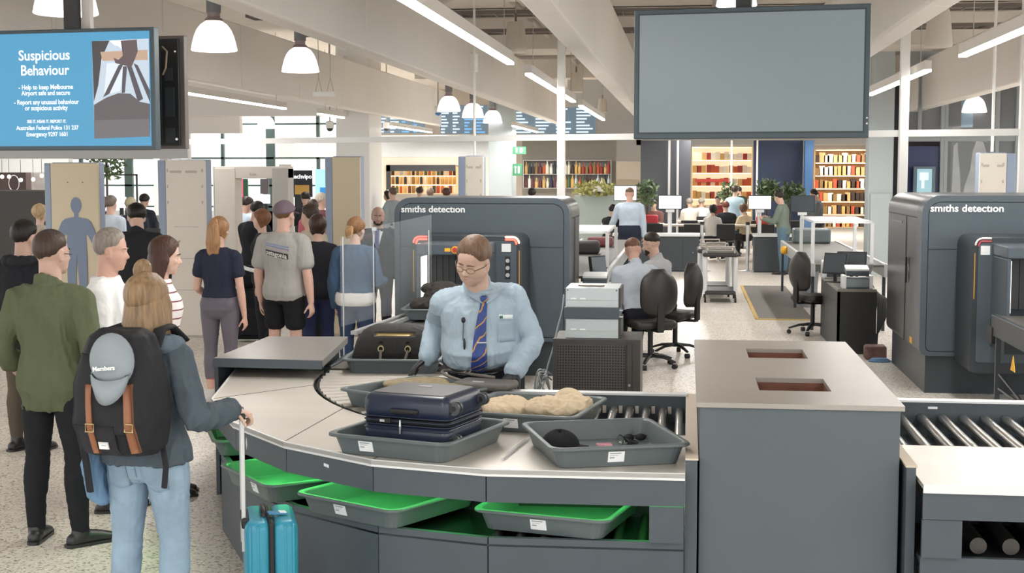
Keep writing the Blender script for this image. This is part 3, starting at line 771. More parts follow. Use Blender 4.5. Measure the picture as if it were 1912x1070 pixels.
# ---------------------------------------------------------------- operator desks
def desk(x0, x1, y0, y1, z, label, legs=True):
    cx, cy = (x0+x1)/2, (y0+y1)/2; w, l = (x1-x0)/2, (y1-y0)/2
    r = empty('desk', (cx, cy, 0), label=label, cat='desk')
    obj('desktop', MB().box(-w, w, -l, l, z-.03, z), mat('desk_grey', hexc('77716a'), .35), r)
    obj('side_panel', MB().box(-w, -w+.03, -l, l, 0, z-.03), M_black, r); obj('side_panel', MB().box(-w, w, -l, -l+.03, 0, z-.03), M_black, r)
    return r
desk(1.72, 2.16, 16.30, 18.3, .75, 'black operator desk beside the right-hand scanner under equipment')
desk(-1.17, -.72, 14.75, 16.12, .75, 'operator desk in front of the two seated men, mostly hidden')
def laptop_unit(x, y, z, rz, label):
    r = empty('console_unit', (x, y, z), rz, label, 'console', 'operator consoles on the desks')
    obj('housing', MB().box(-.13, .13, -.12, .12, 0, .12), M_fas, r, bevel=.006)
    for s in (-.15, .15): obj('side_bracket', MB().box(s-.02, s+.02, -.13, .13, 0, .15), M_wp, r, bevel=.004)
    obj('front_glass', MB().box(-.125, .125, -.124, -.12, .02, .11), mat('smoke_glass', hexc('7f8a8e'), .2), r)
    obj('keyboard_box', MB().cbox((0, .02, .19), (.26, .24, .06), rx=.16), M_fas, r, bevel=.01)
    obj('paper_pad', MB().cbox((0, .02, .232), (.26, .22, .02), rx=.16), M_letter, r)
    return r
laptop_unit(1.955, 16.50, .751, 0, 'white-sided console unit with a paper pad on the right-hand desk')
laptop_unit(-.985, 15.0, .751, 0, 'white-sided console unit with a paper pad by the seated men')
def monitor(x, y, z, w, h, rz, tilt, label, on=False, stand=True, group='monitors'):
    r = empty('monitor', (x, y, z), rz, label, 'monitor', group)
    hz = h/2 + (.1 if stand else 0)
    obj('frame', MB().cbox((0, 0, hz), (w, .03, h), rx=tilt), M_black, r, bevel=.004)
    sc = MB().cbox((0, -.018*cos(tilt), hz - .018*sin(tilt)), (w - .03, .004, h - .03), rx=tilt)
    obj('screen', sc, emis('screen_white', (.93, .95, 1), 1.1) if on else mat('screen_off', hexc('4b5257'), .12), r)
    if stand: obj('stand', MB().box(-.1, .1, -.07, .07, 0, .012).box(-.02, .02, 0, .02, 0, hz), M_black, r)
    return r
monitor(1.79, 17.3, .751, .30, .26, radians(-30), radians(-16), 'tilted grey monitor on the right-hand desk, left one of a pair', False)
monitor(2.02, 17.6, .751, .36, .26, radians(-14), radians(-12), 'grey monitor reflecting a lamp on the right-hand desk', False)
monitor(-1.02, 16.0, .751, .30, .28, radians(58), radians(-8), 'small monitor turned sideways beside the two seated men', False)
p = empty('printer', (1.80, 17.75, .751), 0, 'white box unit on the desk behind the tilted monitor', 'printer')
p.location = (1.83, 18.05, .751); obj('housing', MB().box(-.13, .16, -.15, .15, 0, .22), M_wp, p, bevel=.02); obj('front_panel', MB().box(-.08, .15, -.155, -.15, .02, .18), M_fas, p)
m = MB()
for k in range(7):
    m.tube(spath([(2.2 + .01*k, 17.5, .95), (2.13, 16.9, .9 - .03*k), (2.2 + .02*k, 16.6, .6), (2.19 + .01*k, 16.4, .35), (2.16 - .02*k, 16.25, .05)]), .012, 6)
tag(obj('cable_bundle', m, [M_black], smooth=True), 'black cables hanging between the right-hand desk and scanner', 'cables', kind='stuff')
c = MB(); c.rbox((0, 0, .08), (.24, .2, .16), .03)
tag(obj('bag', c, mat('bag_maroon', hexc('6b4d47'), .6, noise_amt=.4, noise_scale=9), loc=(2.10, 15.9, 0)), 'small brown bundle on the floor beside the right-hand scanner', 'bag')
m = MB()
for k in range(4): m.tube([(.12*cos(a/3)*(1 - .1*k), .06*sin(a/3)*(1 - .1*k), .012 + .008*k) for a in range(0, 19)], .008, 6)
tag(obj('cable_coil', m, mat('cable_blue', hexc('5f86ac'), .5), loc=(2.12, 15.65, 0), smooth=True), 'blue cable coiled on the floor beside the right-hand scanner', 'cable')

# ---------------------------------------------------------------- infeed conveyors behind the scanners
f1 = conveyor(-1.9, -.94, 16.2, 25, .88, 'infeed conveyor behind the left-hand scanner with acrylic tunnel')
f2 = conveyor(1.62, 2.6, 18.6, 24.8, .88, 'infeed conveyor behind the right-hand scanner under an acrylic tunnel')
def acr_tunnel(x0, x1, y0, y1, z0, z1, label):
    r = empty('acrylic_tunnel', ((x0+x1)/2, (y0+y1)/2, z0), label=label, cat='screen', group='clear tunnels over the infeed conveyors'); w, l, h = (x1-x0)/2, (y1-y0)/2, z1-z0
    for sx in (-1, 1):
        for sy in (-1, 1): obj('post', MB().box(sx*w-.022, sx*w+.022, sy*l-.022, sy*l+.022, 0, h), M_wp, r)
        obj('side_pane', MB().box(sx*w-.004, sx*w+.004, -l+.02, l-.02, 0, h), M_acr, r)
    obj('top_pane', MB().box(-w, w, -l, l, h, h+.03), mat('frosted_top', (.9, .92, .92), .25, alpha=.5), r)
    return r
acr_tunnel(-1.86, -1.0, 17.5, 19.6, .901, 1.32, 'clear tunnel with pale top over the left infeed conveyor')
acr_tunnel(1.64, 2.4, 18.0+.7, 20.6, .901, 1.42, 'clear tunnel with pale top over the right infeed conveyor')
# trays and bags on the infeed, far end panel
for (x, y, lab, h) in ((-1.5, 20.6, 'dark bag riding on the left infeed conveyor inside the tunnel', .2), (-1.4, 22.6, 'red and black bag on the left infeed conveyor', .16)):
    b_ = MB().rbox((0, 0, h/2), (.42, .3, h), .05); tag(obj('bag', b_, mat('bag_dark', hexc('2d2a2b'), .6) if h > .18 else mat('bag_red', hexc('6c3434'), .6), loc=(x, y, .8805), autos=40), lab, 'bag')
m = MB().box(-.40, .30, -.02, .02, 0, .3)
tag(obj('tray_stack', MB().rbox((0, 0, .125), (.62, .5, .25), .04), M_tray, loc=(2.1, 24.3, .8805)), 'grey stacked trays standing at the far end of the right infeed conveyor', 'trays')
d = obj('warning_lamp', MB().ell((0, 0, .05), (.06, .06, .07)), M_yel, loc=(1.60, 23.2, .60), smooth=True); tag(d, 'round yellow emergency switch on the side of the right infeed conveyor', 'switch')
d.location = (1.575, 23.2, .76)
b = obj('waste_bin', MB().lathe((0, 0, 0), [(.14, 0), (.17, .55), (.175, .56), (.165, .56), (.13, .02)], 16), mat('bin_pl', hexc('85888c'), .5), loc=(1.86, 22, 0), autos=40); tag(b, 'grey plastic waste bin under the right infeed conveyor', 'bin')
# ---------------------------------------------------------------- mat, trolley, counters, posts
m = empty('floor_mat', (1.38, 22.9, 0), label='grey rubber floor mat with yellow edge left of the right-hand desk', cat='mat')
obj('pad', MB().box(-.36, .40, -2.88, 2.9, .0, .012), mat('mat_grey', hexc('6f6a65'), .7, noise_amt=.05), m)
obj('edge_stripe', MB().box(-.41, -.36, -2.93, 2.9, 0, .013).box(-.41, .40, -2.95, -2.88, 0, .013), mat('mat_yellow', hexc('c9a95c'), .6), m)
def trolley(x, y, label):
    r = empty('service_trolley', (x, y, 0), 0, label, 'trolley', 'service trolleys')
    M_t = mat('trolley_black', hexc('3a393b'), .45)
    obj('upper_shelf', MB().rbox((0, 0, .77), (.58, .95, .07), .05), M_t, r, bevel=.004)
    obj('lower_shelf', MB().rbox((0, 0, .16), (.52, .9, .07), .05), M_t, r, bevel=.004)
    for sx in (-1, 1):
        for sy in (-1, 1):
            obj('upright', MB().cyl((sx*.24, sy*.40, .14), (sx*.24, sy*.40, .76), .033, n=12), M_wp, r, autos=40)
            w = MB().cyl((sx*.24 - .016, sy*.40, .045), (sx*.24 + .016, sy*.40, .045), .045, n=14).box(sx*.24-.01, sx*.24+.01, sy*.40-.02, sy*.40+.02, .05, .13); obj('caster', w, M_black, r, autos=40)
    obj('handle', MB().tube([(-.22, -.45, .80), (-.22, -.47, .90), (.22, -.47, .90), (.22, -.45, .80)], .014, 8), M_steelp, r, smooth=True); obj('handle', MB().tube([(-.22, .45, .80), (-.22, .47, .92), (.1, .47, .92), (.1, .45, .80)], .014, 8), M_steelp, r, smooth=True)
    obj('rim_rail', MB().tube([(-.2, -.3, .83), (.2, -.3, .83), (.2, .3, .83), (-.2, .3, .83)], .012, 8, close=True), M_steelp, r)
    return r
trolley(.53, 22.9, 'nearer black service trolley with pale uprights and casters')
trolley(.45, 23.95, 'service trolley pushed close behind the nearer one')
M_cnt = mat('counter_dark', hexc('3c4247'), .45)
def counter(x0, x1, y, label, mark=False):
    r = empty('counter', ((x0+x1)/2, y, 0), label=label, cat='counter', group='low check counters'); w = (x1-x0)/2
    obj('body', MB().box(-w, w, 0, .6, .02, .74), M_cnt, r); obj('countertop', MB().box(-w-.02, w+.02, -.03, .62, .74, .79), M_wp, r, bevel=.004)
    obj('kick_plate', MB().box(-w, w, .02, .58, 0, .02), M_black, r)
    obj('door_gap', MB().box(w*.62, w*.62+.006, -.002, .002, .05, .72), M_black, r); obj('knob', MB().ell((w*.86 if not mark else w*.3, -.012, .40), (.014, .014, .014), 8, 6), M_alu, r)
    if mark: obj('hazard_sticker', MB().box(-w*.35, -w*.35+.09, -.004, 0, .64, .75), M_yel, r)
    return r
counter(-1.55, .24, 29.4, 'low dark counter with white top behind the seated men')
counter(1.38, 2.9, 29.4, 'low dark counter with white top and yellow sticker')
def pole_screen(px, y, z0, z1, w, label, on=True):
    x = PY(px, 300, y).x; r = monitor(x, y, z0, w, z1 - z0, 0, 0, label, on, False, 'screens on white poles')
    obj('pole', MB().cyl((0, .06, -z0 + .79), (0, .06, (z1-z0)*.6), .04, n=10).box(-.09, .09, -.02, .08, -.06, .0), M_wp, r, autos=40); return r
pole_screen(1252, 29.65, 1.30, 1.60, .50, 'bright white screen on a pole on the left low counter')
pole_screen(1420, 29.65, 1.30, 1.60, .49, 'bright white screen on a pole on the counter with the yellow sticker')
pole_screen(1500, 29.65, 1.25, 1.60, .50, 'dark screen with a lamp reflection on a white pole', False)
x = PY(1168, 300, 31).x; r = monitor(x, 31, 1.45, .52, .34, 0, 0, 'white screen behind the standing officer in the blue shirt', True, False, 'screens on white poles'); obj('pole', MB().cyl((0, .06, -1.45), (0, .06, .2), .04, n=10), M_wp, r)
for px, yb, lab in ((1395, 507, 'steel barrier post between the trolleys and the counter with the sticker'), (1310, 506, 'steel barrier post just behind the trolleys')):
    q = P(px, yb, 0); r = empty('barrier_post', (q.x, q.y, 0), 0, lab, 'post', 'steel queue barrier posts')
    obj('pole', MB().cyl((0, 0, .02), (0, 0, .98), .035, n=14), M_alu, r, autos=40); obj('base', MB().lathe((0, 0, 0), [(.19, 0), (.19, .012), (.05, .03), (.03, .05)], 24), M_alu, r, autos=40)
    obj('cap', MB().cyl((0, 0, .98), (0, 0, 1.04), .045, n=14), M_black, r, autos=40)
# ---------------------------------------------------------------- body scanners and metal detector
M_pbe = mat('panel_beige', hexc('cdbfa3'), .5); M_pbl = mat('panel_blue', hexc('8d9bb0'), .45); M_pwh = mat('panel_offwhite', hexc('ddd5ca'), .5, noise_amt=.015)
def scan_panel(x, y, w, d, h, label, face, side='L', rz=0):
    r = empty('body_scanner_panel', (x, y, 0), rz, label, 'body scanner', 'tall body scanner panels')
    obj('face_panel', MB().box(0, w, 0, .04, .02, h), face, r, bevel=.01)
    obj('housing', MB().box(-.0, w, .04, d, 0, h + .01), M_pbl, r, bevel=.012)
    obj('side_band', MB().box(-d*.42 if side == 'L' else w, 0 if side == 'L' else w + d*.42, .0, .1, .01, h), M_pbl, r, bevel=.01)
    obj('foot', MB().box(-.05, w+.05, -.02, d+.05, 0, .02), M_steelp, r)
    return r
sp = scan_panel(-8.10, 17.0, .64, .2, 2.205, 'beige scanner panel printed with a blue-grey standing figure', M_pbe)
# printed figure
def figure_print(r, cx, zb, H_, m_, y=-.004):
    mb = MB(); a = []
    def q(pts): 
        n = len(pts); a.append(1); mb.add([(cx + x*H_, y - .0007*len(a), zb + z*H_) for x, z in pts] + [(cx + x*H_, y + .003, zb + z*H_) for x, z in pts], [tuple(range(n)), tuple(range(n, 2*n))[::-1]])
    q([(.048*cos(t_), .925 + .07*sin(t_)) for t_ in [2*pi*k/20 for k in range(20)]])
    q([(-.018, .80), (.018, .80), (.02, .87), (-.02, .87)])
    q([(-.105, .52), (-.02, .52), (-.02, .52), (.105, .52)][:1] + [(-.09, .50), (.09, .50), (.085, .66), (.13, .775), (.10, .81), (.02, .825), (-.02, .825), (-.10, .81), (-.13, .775), (-.085, .66)])
    for s_ in (-1, 1):
        p_ = [(s_*.112, .80), (s_*.13, .785), (s_*.16, .72), (s_*.21, .57), (s_*.245, .43), (s_*.212, .42), (s_*.17, .54), (s_*.085, .70)]; q(p_[::-1] if s_ > 0 else p_); p_ = [(s_*.13, .785), (s_*.095, .70), (s_*.175, .54), (s_*.215, .42), (s_*.245, .43), (s_*.215, .56)]; q(p_ if s_ > 0 else p_[::-1])
        p_ = [(s_*.212, .43), (s_*.20, .37), (s_*.215, .33), (s_*.235, .35), (s_*.25, .42)]; q(p_ if s_ > 0 else p_[::-1])
        p_ = [(s_*.0, .53), (s_*.09, .53), (s_*.09, .28), (s_*.065, .04), (s_*.02, .04), (s_*.012, .28)]; q(p_ if s_ > 0 else p_[::-1])
        p_ = [(s_*.02, .045), (s_*.065, .045), (s_*.085, .0), (s_*.02, .0)]; q(p_ if s_ > 0 else p_[::-1])
    return obj('printed_figure', mb, m_, r)
figure_print(sp, .335, .28, 1.5, mat('print_slate', hexc('76839b'), .5))
obj('screw', MB().cyl((.23, -.003, 1.96), (.23, .0, 1.96), .008, n=8).cyl((.43, -.003, 1.96), (.43, 0, 1.96), .008, n=8), M_rack, sp)
def panel_details(r, w, h):
    ml = mat('panel_line', hexc('b9b0a6'), .5); L3 = [('handle_recess', x0_, x0_ + .15 if w > .4 else x0_ + .07, -.004, h - .16, h - .13) for x0_ in ((.06, w - .26) if w > .4 else (.04, w - .11))] + [('cover_seam', .1, w - .1, -.003, z, z + .008) for z in (1.4, 1.0, .6)]
    for z in (h - .15, h - .35, h - .55): L3 += [('clip', w - .05, w - .03, -.006, z, z + .04), ('clip', .02, .035, -.006, z, z + .04)]
    for nm_, a_, b_, y_, z0_, z1_ in L3: obj(nm_, MB().box(a_, b_, y_, 0, z0_, z1_), ml, r)
s2 = scan_panel(-6.53, 16.9, .52, .24, 2.24, 'off-white scanner panel with raised covers beside the walk-through arch', M_pwh); panel_details(s2, .52, 2.24)
s3 = scan_panel(-4.47, 17.25, .365, .22, 2.28, 'beige scanner panel just left of the ponytailed woman in denim', M_pbe)
s4 = scan_panel(-3.05, 19.0, .26, .22, 2.305, 'narrow off-white scanner panel rising behind the left scanner', M_pwh); panel_details(s4, .26, 2.3)
s5 = scan_panel(3.40, 17, .31, .25, 2.31, 'off-white scanner panel behind the scanner at the right edge', M_pwh, 'R'); panel_details(s5, .31, 2.31)
md = empty('metal_detector', (-6.0, 18.8, 0), label='beige walk-through metal detector arch behind the man in the grey shirt', cat='metal detector')
obj('post', MB().box(-.56, -.25, 0, .3, 0, 2.15), M_pwh, md, bevel=.015); obj('post', MB().box(.27, .50, 0, .3, 0, 2.15), mat('md_grey', hexc('bab5ae'), .5), md, bevel=.015)
obj('crossbar', MB().box(-.56, .50, .01, .29, 2.0, 2.17), M_pwh, md, bevel=.012)
obj('edge_strip', MB().box(-.575, -.56, 0, .3, 0, 2.17), M_wp, md)
obj('end_block', MB().box(.36, .48, .05, .25, 2.17, 2.2), M_pwh, md)
text('Ceia', .055, M_steelp, (-.02+.02, .004, 2.06), (1,0,0), (0,0,1), md)
# rods that drop to the panels
for px, y, z0, z1, lab in ((886, 19.1, 2.32, 5.3, 'thin white rod above the narrow panel behind the left scanner'), (1852, 17.1, 2.33, 5.3, 'thin white rod above the panel at the right edge')):
    x = PY(px, 300, y).x; tag(obj('ceiling_rod', MB().cyl((x, y, z0), (x, y, z1), .018, n=8), M_white), lab, 'rod', 'thin rods hanging above the scanner panels')
# dark machine at far left
q = P(0, 560, 0); bm_ = MB().prism_y(arch(-13.4, -11.0, 0.0, 1.78, .10, 5), 21.5, 23)
bm_.v = [(x + 12.2, y - 21.5, z) for x, y, z in bm_.v]
tag(obj('baggage_scanner', bm_, mat('machine_brown', hexc('3f3b38'), .45), loc=(-12.2 + .95, 21.5, 0), autos=35), 'dark scanner housing at the left edge behind the man in black', 'scanner')
# ---------------------------------------------------------------- people
from mathutils.bvhtree import BVHTree
def skin(h): return mat('skin_' + h, tuple(a*.72 + b*.28 for a, b in zip(hexc(h), (.62, .50, .45))), .5, spec=.35, noise_amt=.03, noise_scale=14, bump=.02, bscale=90)
def cloth(h, rough=.85, b=.12, n=.05): return mat('cloth_' + h, hexc(h), rough, spec=.2, noise_amt=n, noise_scale=9, bump=b, bscale=40)
def hairm(h, n=.28): return mat('hair_' + h, hexc(h), .45, spec=.35, noise_amt=n, noise_scale=1., stretch=(70, 70, 7), bump=.5, bscale=1.4)
HE = [((0, -.08, .12), (.345, .39, .37)), ((0, .05, -.12), (.29, .31, .30)), ((0, .11, -.26), (.225, .245, .22)), ((0, .235, -.395), (.11, .10, .085))]
def head_support(u):
    best = 0
    for c, r in HE[:3]:
        # ray from the origin along u against the ellipsoid
        a = sum((u[i]/r[i])**2 for i in range(3)); b = -2*sum(u[i]*c[i]/r[i]**2 for i in range(3)); cc = sum((c[i]/r[i])**2 for i in range(3)) - 1
        d = b*b - 4*a*cc
        if d > 0: best = max(best, (-b + math.sqrt(d))/(2*a))
    return best
def add_head(mb, M, hh, fem=False, fat=0., detail=True):
    R = M.to_3x3(); o = M.translation
    def E(c, r): mb.ell(o + R @ (V(c)*hh), [q*hh for q in r], 20, 14, R)
    k = .94 if fem else 1.0
    for i, (c, r) in enumerate(HE): E((c[0], c[1], c[2]), (r[0]*k*(1 + (fat if i else 0)), r[1]*(1 + fat*.3), r[2]))
    if fat: E((0, .10, -.38), (.19, .20, .13))
    if not detail: E((0, .33, -.07), (.05, .09, .10)); E((.30*k, -.03, -.05), (.03, .08, .13)); E((-.30*k, -.03, -.05), (.03, .08, .13)); return
    E((0, .295, .075), (.20, .05, .04)); 
    for s in (-1, 1):
        E((s*.15, .235, -.10), (.085, .085, .09)); E((s*.045, .365, -.135), (.034, .04, .03))
        E((s*.125, .262, .005), (.07, .05, .035))
        # ear: helix ring over a lobe
        mb.tube([o + R @ (V((s*(.32*k + .03), -.02 + .055*cos(a) - .02*sin(a), -.04 + .13*sin(a)))*hh) for a in [2*pi*j/10 for j in range(10)]], .022*hh, 6, close=True)
        E((s*.32*k, -.02, -.045), (.025, .06, .115))
    mb.tube([o + R @ (V(p)*hh) for p in ((0, .30, .06), (0, .345, -.03), (0, .40, -.115))], [.035*hh, .04*hh, .052*hh], 10)
    E((0, .335, -.225), (.075, .035, .02)); E((0, .325, -.268), (.07, .036, .022)); E((0, .29, -.25), (.10, .04, .06))
def hairline(az, kind):
    a = abs(az)
    T_ = {'short': ((0, .27), (35, .24), (55, .10), (72, .06), (95, -.02), (120, -.22), (180, -.30)),
          'reced': ((0, .36), (20, .36), (40, .30), (55, .12), (75, .05), (95, -.02), (120, -.24), (180, -.32)),
          'long': ((0, .28), (30, .24), (55, .05), (75, -.10), (95, -.35), (120, -.55), (180, -.6)),
          'crop2': ((0, .30), (45, .22), (60, .10), (92, .02), (120, -.14), (180, -.25)),
          'crop': ((0, .20), (34, .18), (50, .09), (62, .0), (90, .0), (120, -.14), (180, -.2)),
          'cap': ((0, .12), (60, .12), (90, .06), (120, -.02), (180, -.06)),
          'fade': ((0, .27), (35, .24), (60, .14), (85, .10), (120, .0), (180, -.05))}[kind]
    for (a0, v0), (a1, v1) in zip(T_, T_[1:]):
        if a <= a1: return v0 + (v1 - v0)*(a - a0)/(a1 - a0)
    return T_[-1][1]
def hair_shell(M, hh, kind='short', t=.05, fem=False, top=0., n=64, m=44, jag=0., edge=.09):
    R = M.to_3x3(); o = M.translation; rr = []; k = .94 if fem else 1
    for i in range(m + 1):
        el = -pi/2 + pi*i/m; row = []
        for j in range(n):
            az = 2*pi*j/n; u = V((sin(az)*cos(el), cos(az)*cos(el), sin(el))); r = head_support(u); p = u*r
            azd = math.degrees(math.atan2(u.x, u.y)); hl = hairline(azd, kind)
            if jag: hl += jag*(noise.noise(V((az*4, 3, 1))) + .8*noise.noise(V((az*13, 3, 1))))
            w = (p.z - hl)/edge; w = max(0, min(1, w)); w = w*w*(3 - 2*w)
            th = t + top*max(0, p.z - .1)*2 + (.02*noise.noise(V((p.x*7, p.y*7, p.z*3))) if t > .03 else 0)
            q = u*(r + (-.035 + (th + .035)*w)); q.x *= k
            row.append(o + R @ (q*hh))
        rr.append(row)
    return MB().rings(rr)
def add_hand(mb, w, d, pn, side, sc=1., curl=.5, spread=.12, thumb=True):
    """w wrist, d pointing direction, pn palm normal (where the palm looks), side +1 if the thumb leaves towards d x pn"""
    d = V(d).normalized(); pn = V(pn); pn = (pn - d*pn.dot(d)).normalized(); t = d.cross(pn)*side
    L_ = .185*sc; pl_ = .095*sc
    mb.tube([w - d*.02*sc, w + d*.02*sc, w + d*.06*sc, w + d*pl_], [(.025*sc, .018*sc), (.031*sc, .017*sc), (.040*sc, .016*sc), (.040*sc, .013*sc)], 12, ref=t)
    for i, (off, ln) in enumerate(((.030, .070), (.010, .080), (-.010, .075), (-.029, .058))):
        p0 = w + d*(pl_ - .012*sc) + t*(off*sc); a = 0; dd = (d + t*(off*spread*12)).normalized(); pts = [p0]
        for k, f_ in enumerate((.45, .32, .23)):
            a += curl*(.55 if k == 0 else 1.0)*(1 + .12*i); v_ = dd*cos(a) + pn*sin(a); pts.append(pts[-1] + v_*(ln*f_*1.05*sc))
        mb.tube(pts, [.0098*sc, .0092*sc, .0084*sc, .0075*sc], 8)
    if thumb:
        p0 = w + d*(.025*sc) + t*(.026*sc); v1 = (t*.75 + d*.65 + pn*.35).normalized(); v2 = (d*.85 + t*.25 + pn*(.35 + .5*curl)).normalized()
        mb.tube([p0, p0 + v1*.038*sc, p0 + v1*.038*sc + v2*.03*sc, p0 + v1*.038*sc + v2*.055*sc], [.014*sc, .0115*sc, .0105*sc, .009*sc], 8)
def ik(S_, W_, a, b, hint):
    d = W_ - S_; L_ = min(d.length, (a+b)*.995); d.normalize(); x = (a*a - b*b + L_*L_)/(2*L_); y = math.sqrt(max(0, a*a - x*x))
    h = V(hint); h = (h - d*h.dot(d)).normalized(); return S_ + d*x + h*y, S_ + d*L_
def TORSO(fem):
    if fem: return [(.465, .080, .060, 0), (.50, .102, .070, -.004), (.54, .100, .068, -.004), (.585, .080, .055, .002), (.62, .073, .052, .004), (.66, .078, .055, .004), (.715, .086, .064, .008), (.755, .086, .060, .006), (.78, .078, .050, 0), (.803, .062, .041, -.004), (.822, .046, .035, -.006), (.838, .034, .032, -.005)]
    return [(.465, .080, .058, 0), (.50, .095, .068, -.003), (.54, .094, .066, -.003), (.59, .086, .060, .003), (.63, .086, .060, .005), (.68, .092, .066, .004), (.735, .100, .070, .002), (.765, .101, .064, -.002), (.788, .086, .054, -.004), (.808, .071, .044, -.006), (.825, .055, .040, -.007), (.842, .040, .035, -.006)]
class Human:
    def __init__(s, h=1.75, fem=False, build=1.0, belly=0., lean=0., side=0., twist=0., pelvis=None, armL=None, armR=None, legL=None, legR=None,
                 head=(0, 0, 0), footyaw=(8, -8), stance=.0, fat=0., hs=1.03, hsz=1.):
        s.h, s.fem, s.b, s.belly, s.fat, s.hsz = h, fem, build, belly, fat, hsz
        s.hip = V((0, 0, .525*h)); s.pel = V(pelvis) if pelvis else None
        s.R = Euler((-lean, side, twist)).to_matrix()     # lean forward > 0
        sh = (.098 if fem else .110)*h*(.5 + .5*build)
        P_ = V((0, 0, 0)) if s.pel is None else s.pel - s.hip
        s.off = P_
        s.T = lambda p: s.hip + P_ + s.R @ (V(p) - s.hip)
        s.sh = {1: s.T((sh, -.006*h, .776*h)), -1: s.T((-sh, -.006*h, .776*h))}
        s.hj = {1: s.hip + P_ + V((.052*h, 0, 0)), -1: s.hip + P_ + V((-.052*h, 0, 0))}
        s.arm = {}; s.leg = {}
        for sd, a in ((-1, armL), (1, armR)):
            S_ = s.sh[sd]; la, lb = .168*h, .148*h
            if a is None: a = dict(up=(sd*.13, -.03, -1), lo=(sd*.06, .14, -1))
            if 'to' in a: E_, W_ = ik(S_, V(a['to']), la, lb, a.get('hint', (sd, -1, -.5)))
            else: E_ = S_ + V(a['up']).normalized()*la; W_ = E_ + V(a['lo']).normalized()*lb
            hd = V(a.get('hand', (W_ - E_))).normalized(); pn = V(a.get('palm', (-sd, .15, 0)))
            s.arm[sd] = (S_, E_, W_, hd, pn, a.get('curl', .45))
        for sd, l in ((-1, legL), (1, legR)):
            J = s.hj[sd]; lt = .243*h
            if l is None: l = dict(up=(sd*(.02 + stance), .02, -1), lo=(sd*stance, -.03, -1))
            K = J + V(l['up']).normalized()*lt; A = K + V(l['lo']).normalized()*.242*h
            s.leg[sd] = (J, K, A, radians(l.get('yaw', footyaw[0 if sd > 0 else 1]) if True else 0), l.get('pitch', 0))
        # drop or lift so that the lower ankle stands at its height
        if s.pel is None:
            dz = .042*h - min(s.leg[-1][2].z, s.leg[1][2].z)
        else: dz = 0
        s.dz = V((0, 0, dz))
        for k in s.arm: a = s.arm[k]; s.arm[k] = tuple([q + s.dz if i < 3 else q for i, q in enumerate(a)])
        for k in s.leg: a = s.leg[k]; s.leg[k] = tuple([q + s.dz if i < 3 else q for i, q in enumerate(a)])
        T0 = s.T; s.T = lambda p: T0(p) + s.dz
        s.hh = .1345*h*hs; nk = s.T((0, .002*h, .85*h)); yaw, pitch, roll = head
        Rh = s.R @ Euler((0, 0, yaw)).to_matrix() @ Euler((-pitch, roll, 0)).to_matrix()
        base = s.T((0, .0, .853*h)); c = base + Rh @ V((0, .012*h, .068*h*hs))
        s.HM = Rh.to_4x4(); s.HM.translation = c; s.base = base
    def torso(s, mb, ease=0., z0=.465, z1=9., n=26):
        rr = []; h = s.h; T_ = TORSO(s.fem)
        zs = sorted(set([max(z0, T_[0][0]), min(z1, T_[-1][0])] + [t[0] for t in T_ if z0 < t[0] < z1] + ([(z0 + z1)/2] if z1 - z0 < .1 else [])))
        if z0 < T_[0][0]: zs = [z0] + zs
        for z in zs:
            zc = max(T_[0][0], min(T_[-1][0], z))
            for a, b in zip(T_, T_[1:]):
                if zc <= b[0]: f = (zc - a[0])/(b[0] - a[0]); w, d, y = (a[i] + (b[i] - a[i])*f for i in (1, 2, 3)); break
            if z < T_[0][0]: w, d = T_[1][1]*.93, T_[1][2]*.62
            bl = s.belly*math.exp(-((z - .615)/.062)**2); bk = s.b*(1 + .0)
            w = w*h*(bk if z < .8 else 1) + ease + bl*.75*h*.5; dF = d*h*(bk if z < .8 else 1) + ease + bl*h*.9; dB = d*h*(bk if z < .8 else 1) + ease + bl*h*.15
            ring = []
            for k in range(n):
                a = 2*pi*k/n; ca, sa = cos(a), sin(a); e = .85
                x = w*math.copysign(abs(ca)**e, ca); yy = (dF if sa > 0 else dB)*math.copysign(abs(sa)**e, sa)
                ring.append(s.T((x, y*h + yy, z*h)))
            rr.append(ring)
        mb.rings(rr)
    def arms(s, mb, ease=0., upto=2., flare=0., base=.0):
        h, b = s.h, (.84 if s.fem else 1.)*(.6 + .4*s.b)
        for sd in (-1, 1):
            S_, E_, W_, *_ = s.arm[sd]
            r = [(.032*h*b, 0), (.0305*h*b, .35), (.0265*h*b, .75), (.0255*h*b, 1.0), (.026*h*b, 1.25), (.022*h*b, 1.6), (.0165*h*b, 2.0)]
            inn = s.T((sd*.036*h, -.005*h, .802*h)); mb.tube([inn, S_ + (inn - S_)*.12 + s.R @ V((0, 0, .003*h))], [.024*h*b + ease*.8, .033*h*b + ease], 14)
            mb.ell(S_, [(.0325*h*b + ease)]*3, 16, 10); pts = []; rad = []
            for q, t in r:
                if t > upto: break
                pts.append(S_.lerp(E_, t) if t <= 1 else E_.lerp(W_, t - 1)); rad.append(q + ease + flare*t)
            if upto not in [t for _, t in r]:
                pts.append(S_.lerp(E_, upto) if upto <= 1 else E_.lerp(W_, upto - 1)); rad.append(rad[-1] + flare*.3)
            mb.tube(pts, rad, 16, rounded=True)
    def hands(s, mb, grow=0.):
        for sd in (-1, 1):
            _, E_, W_, hd, pn, c = s.arm[sd]; add_hand(mb, W_, hd, pn, -sd if False else sd*-1, s.h/1.75*(.92 if s.fem else 1.0)*(1 + grow)*s.hsz, c)
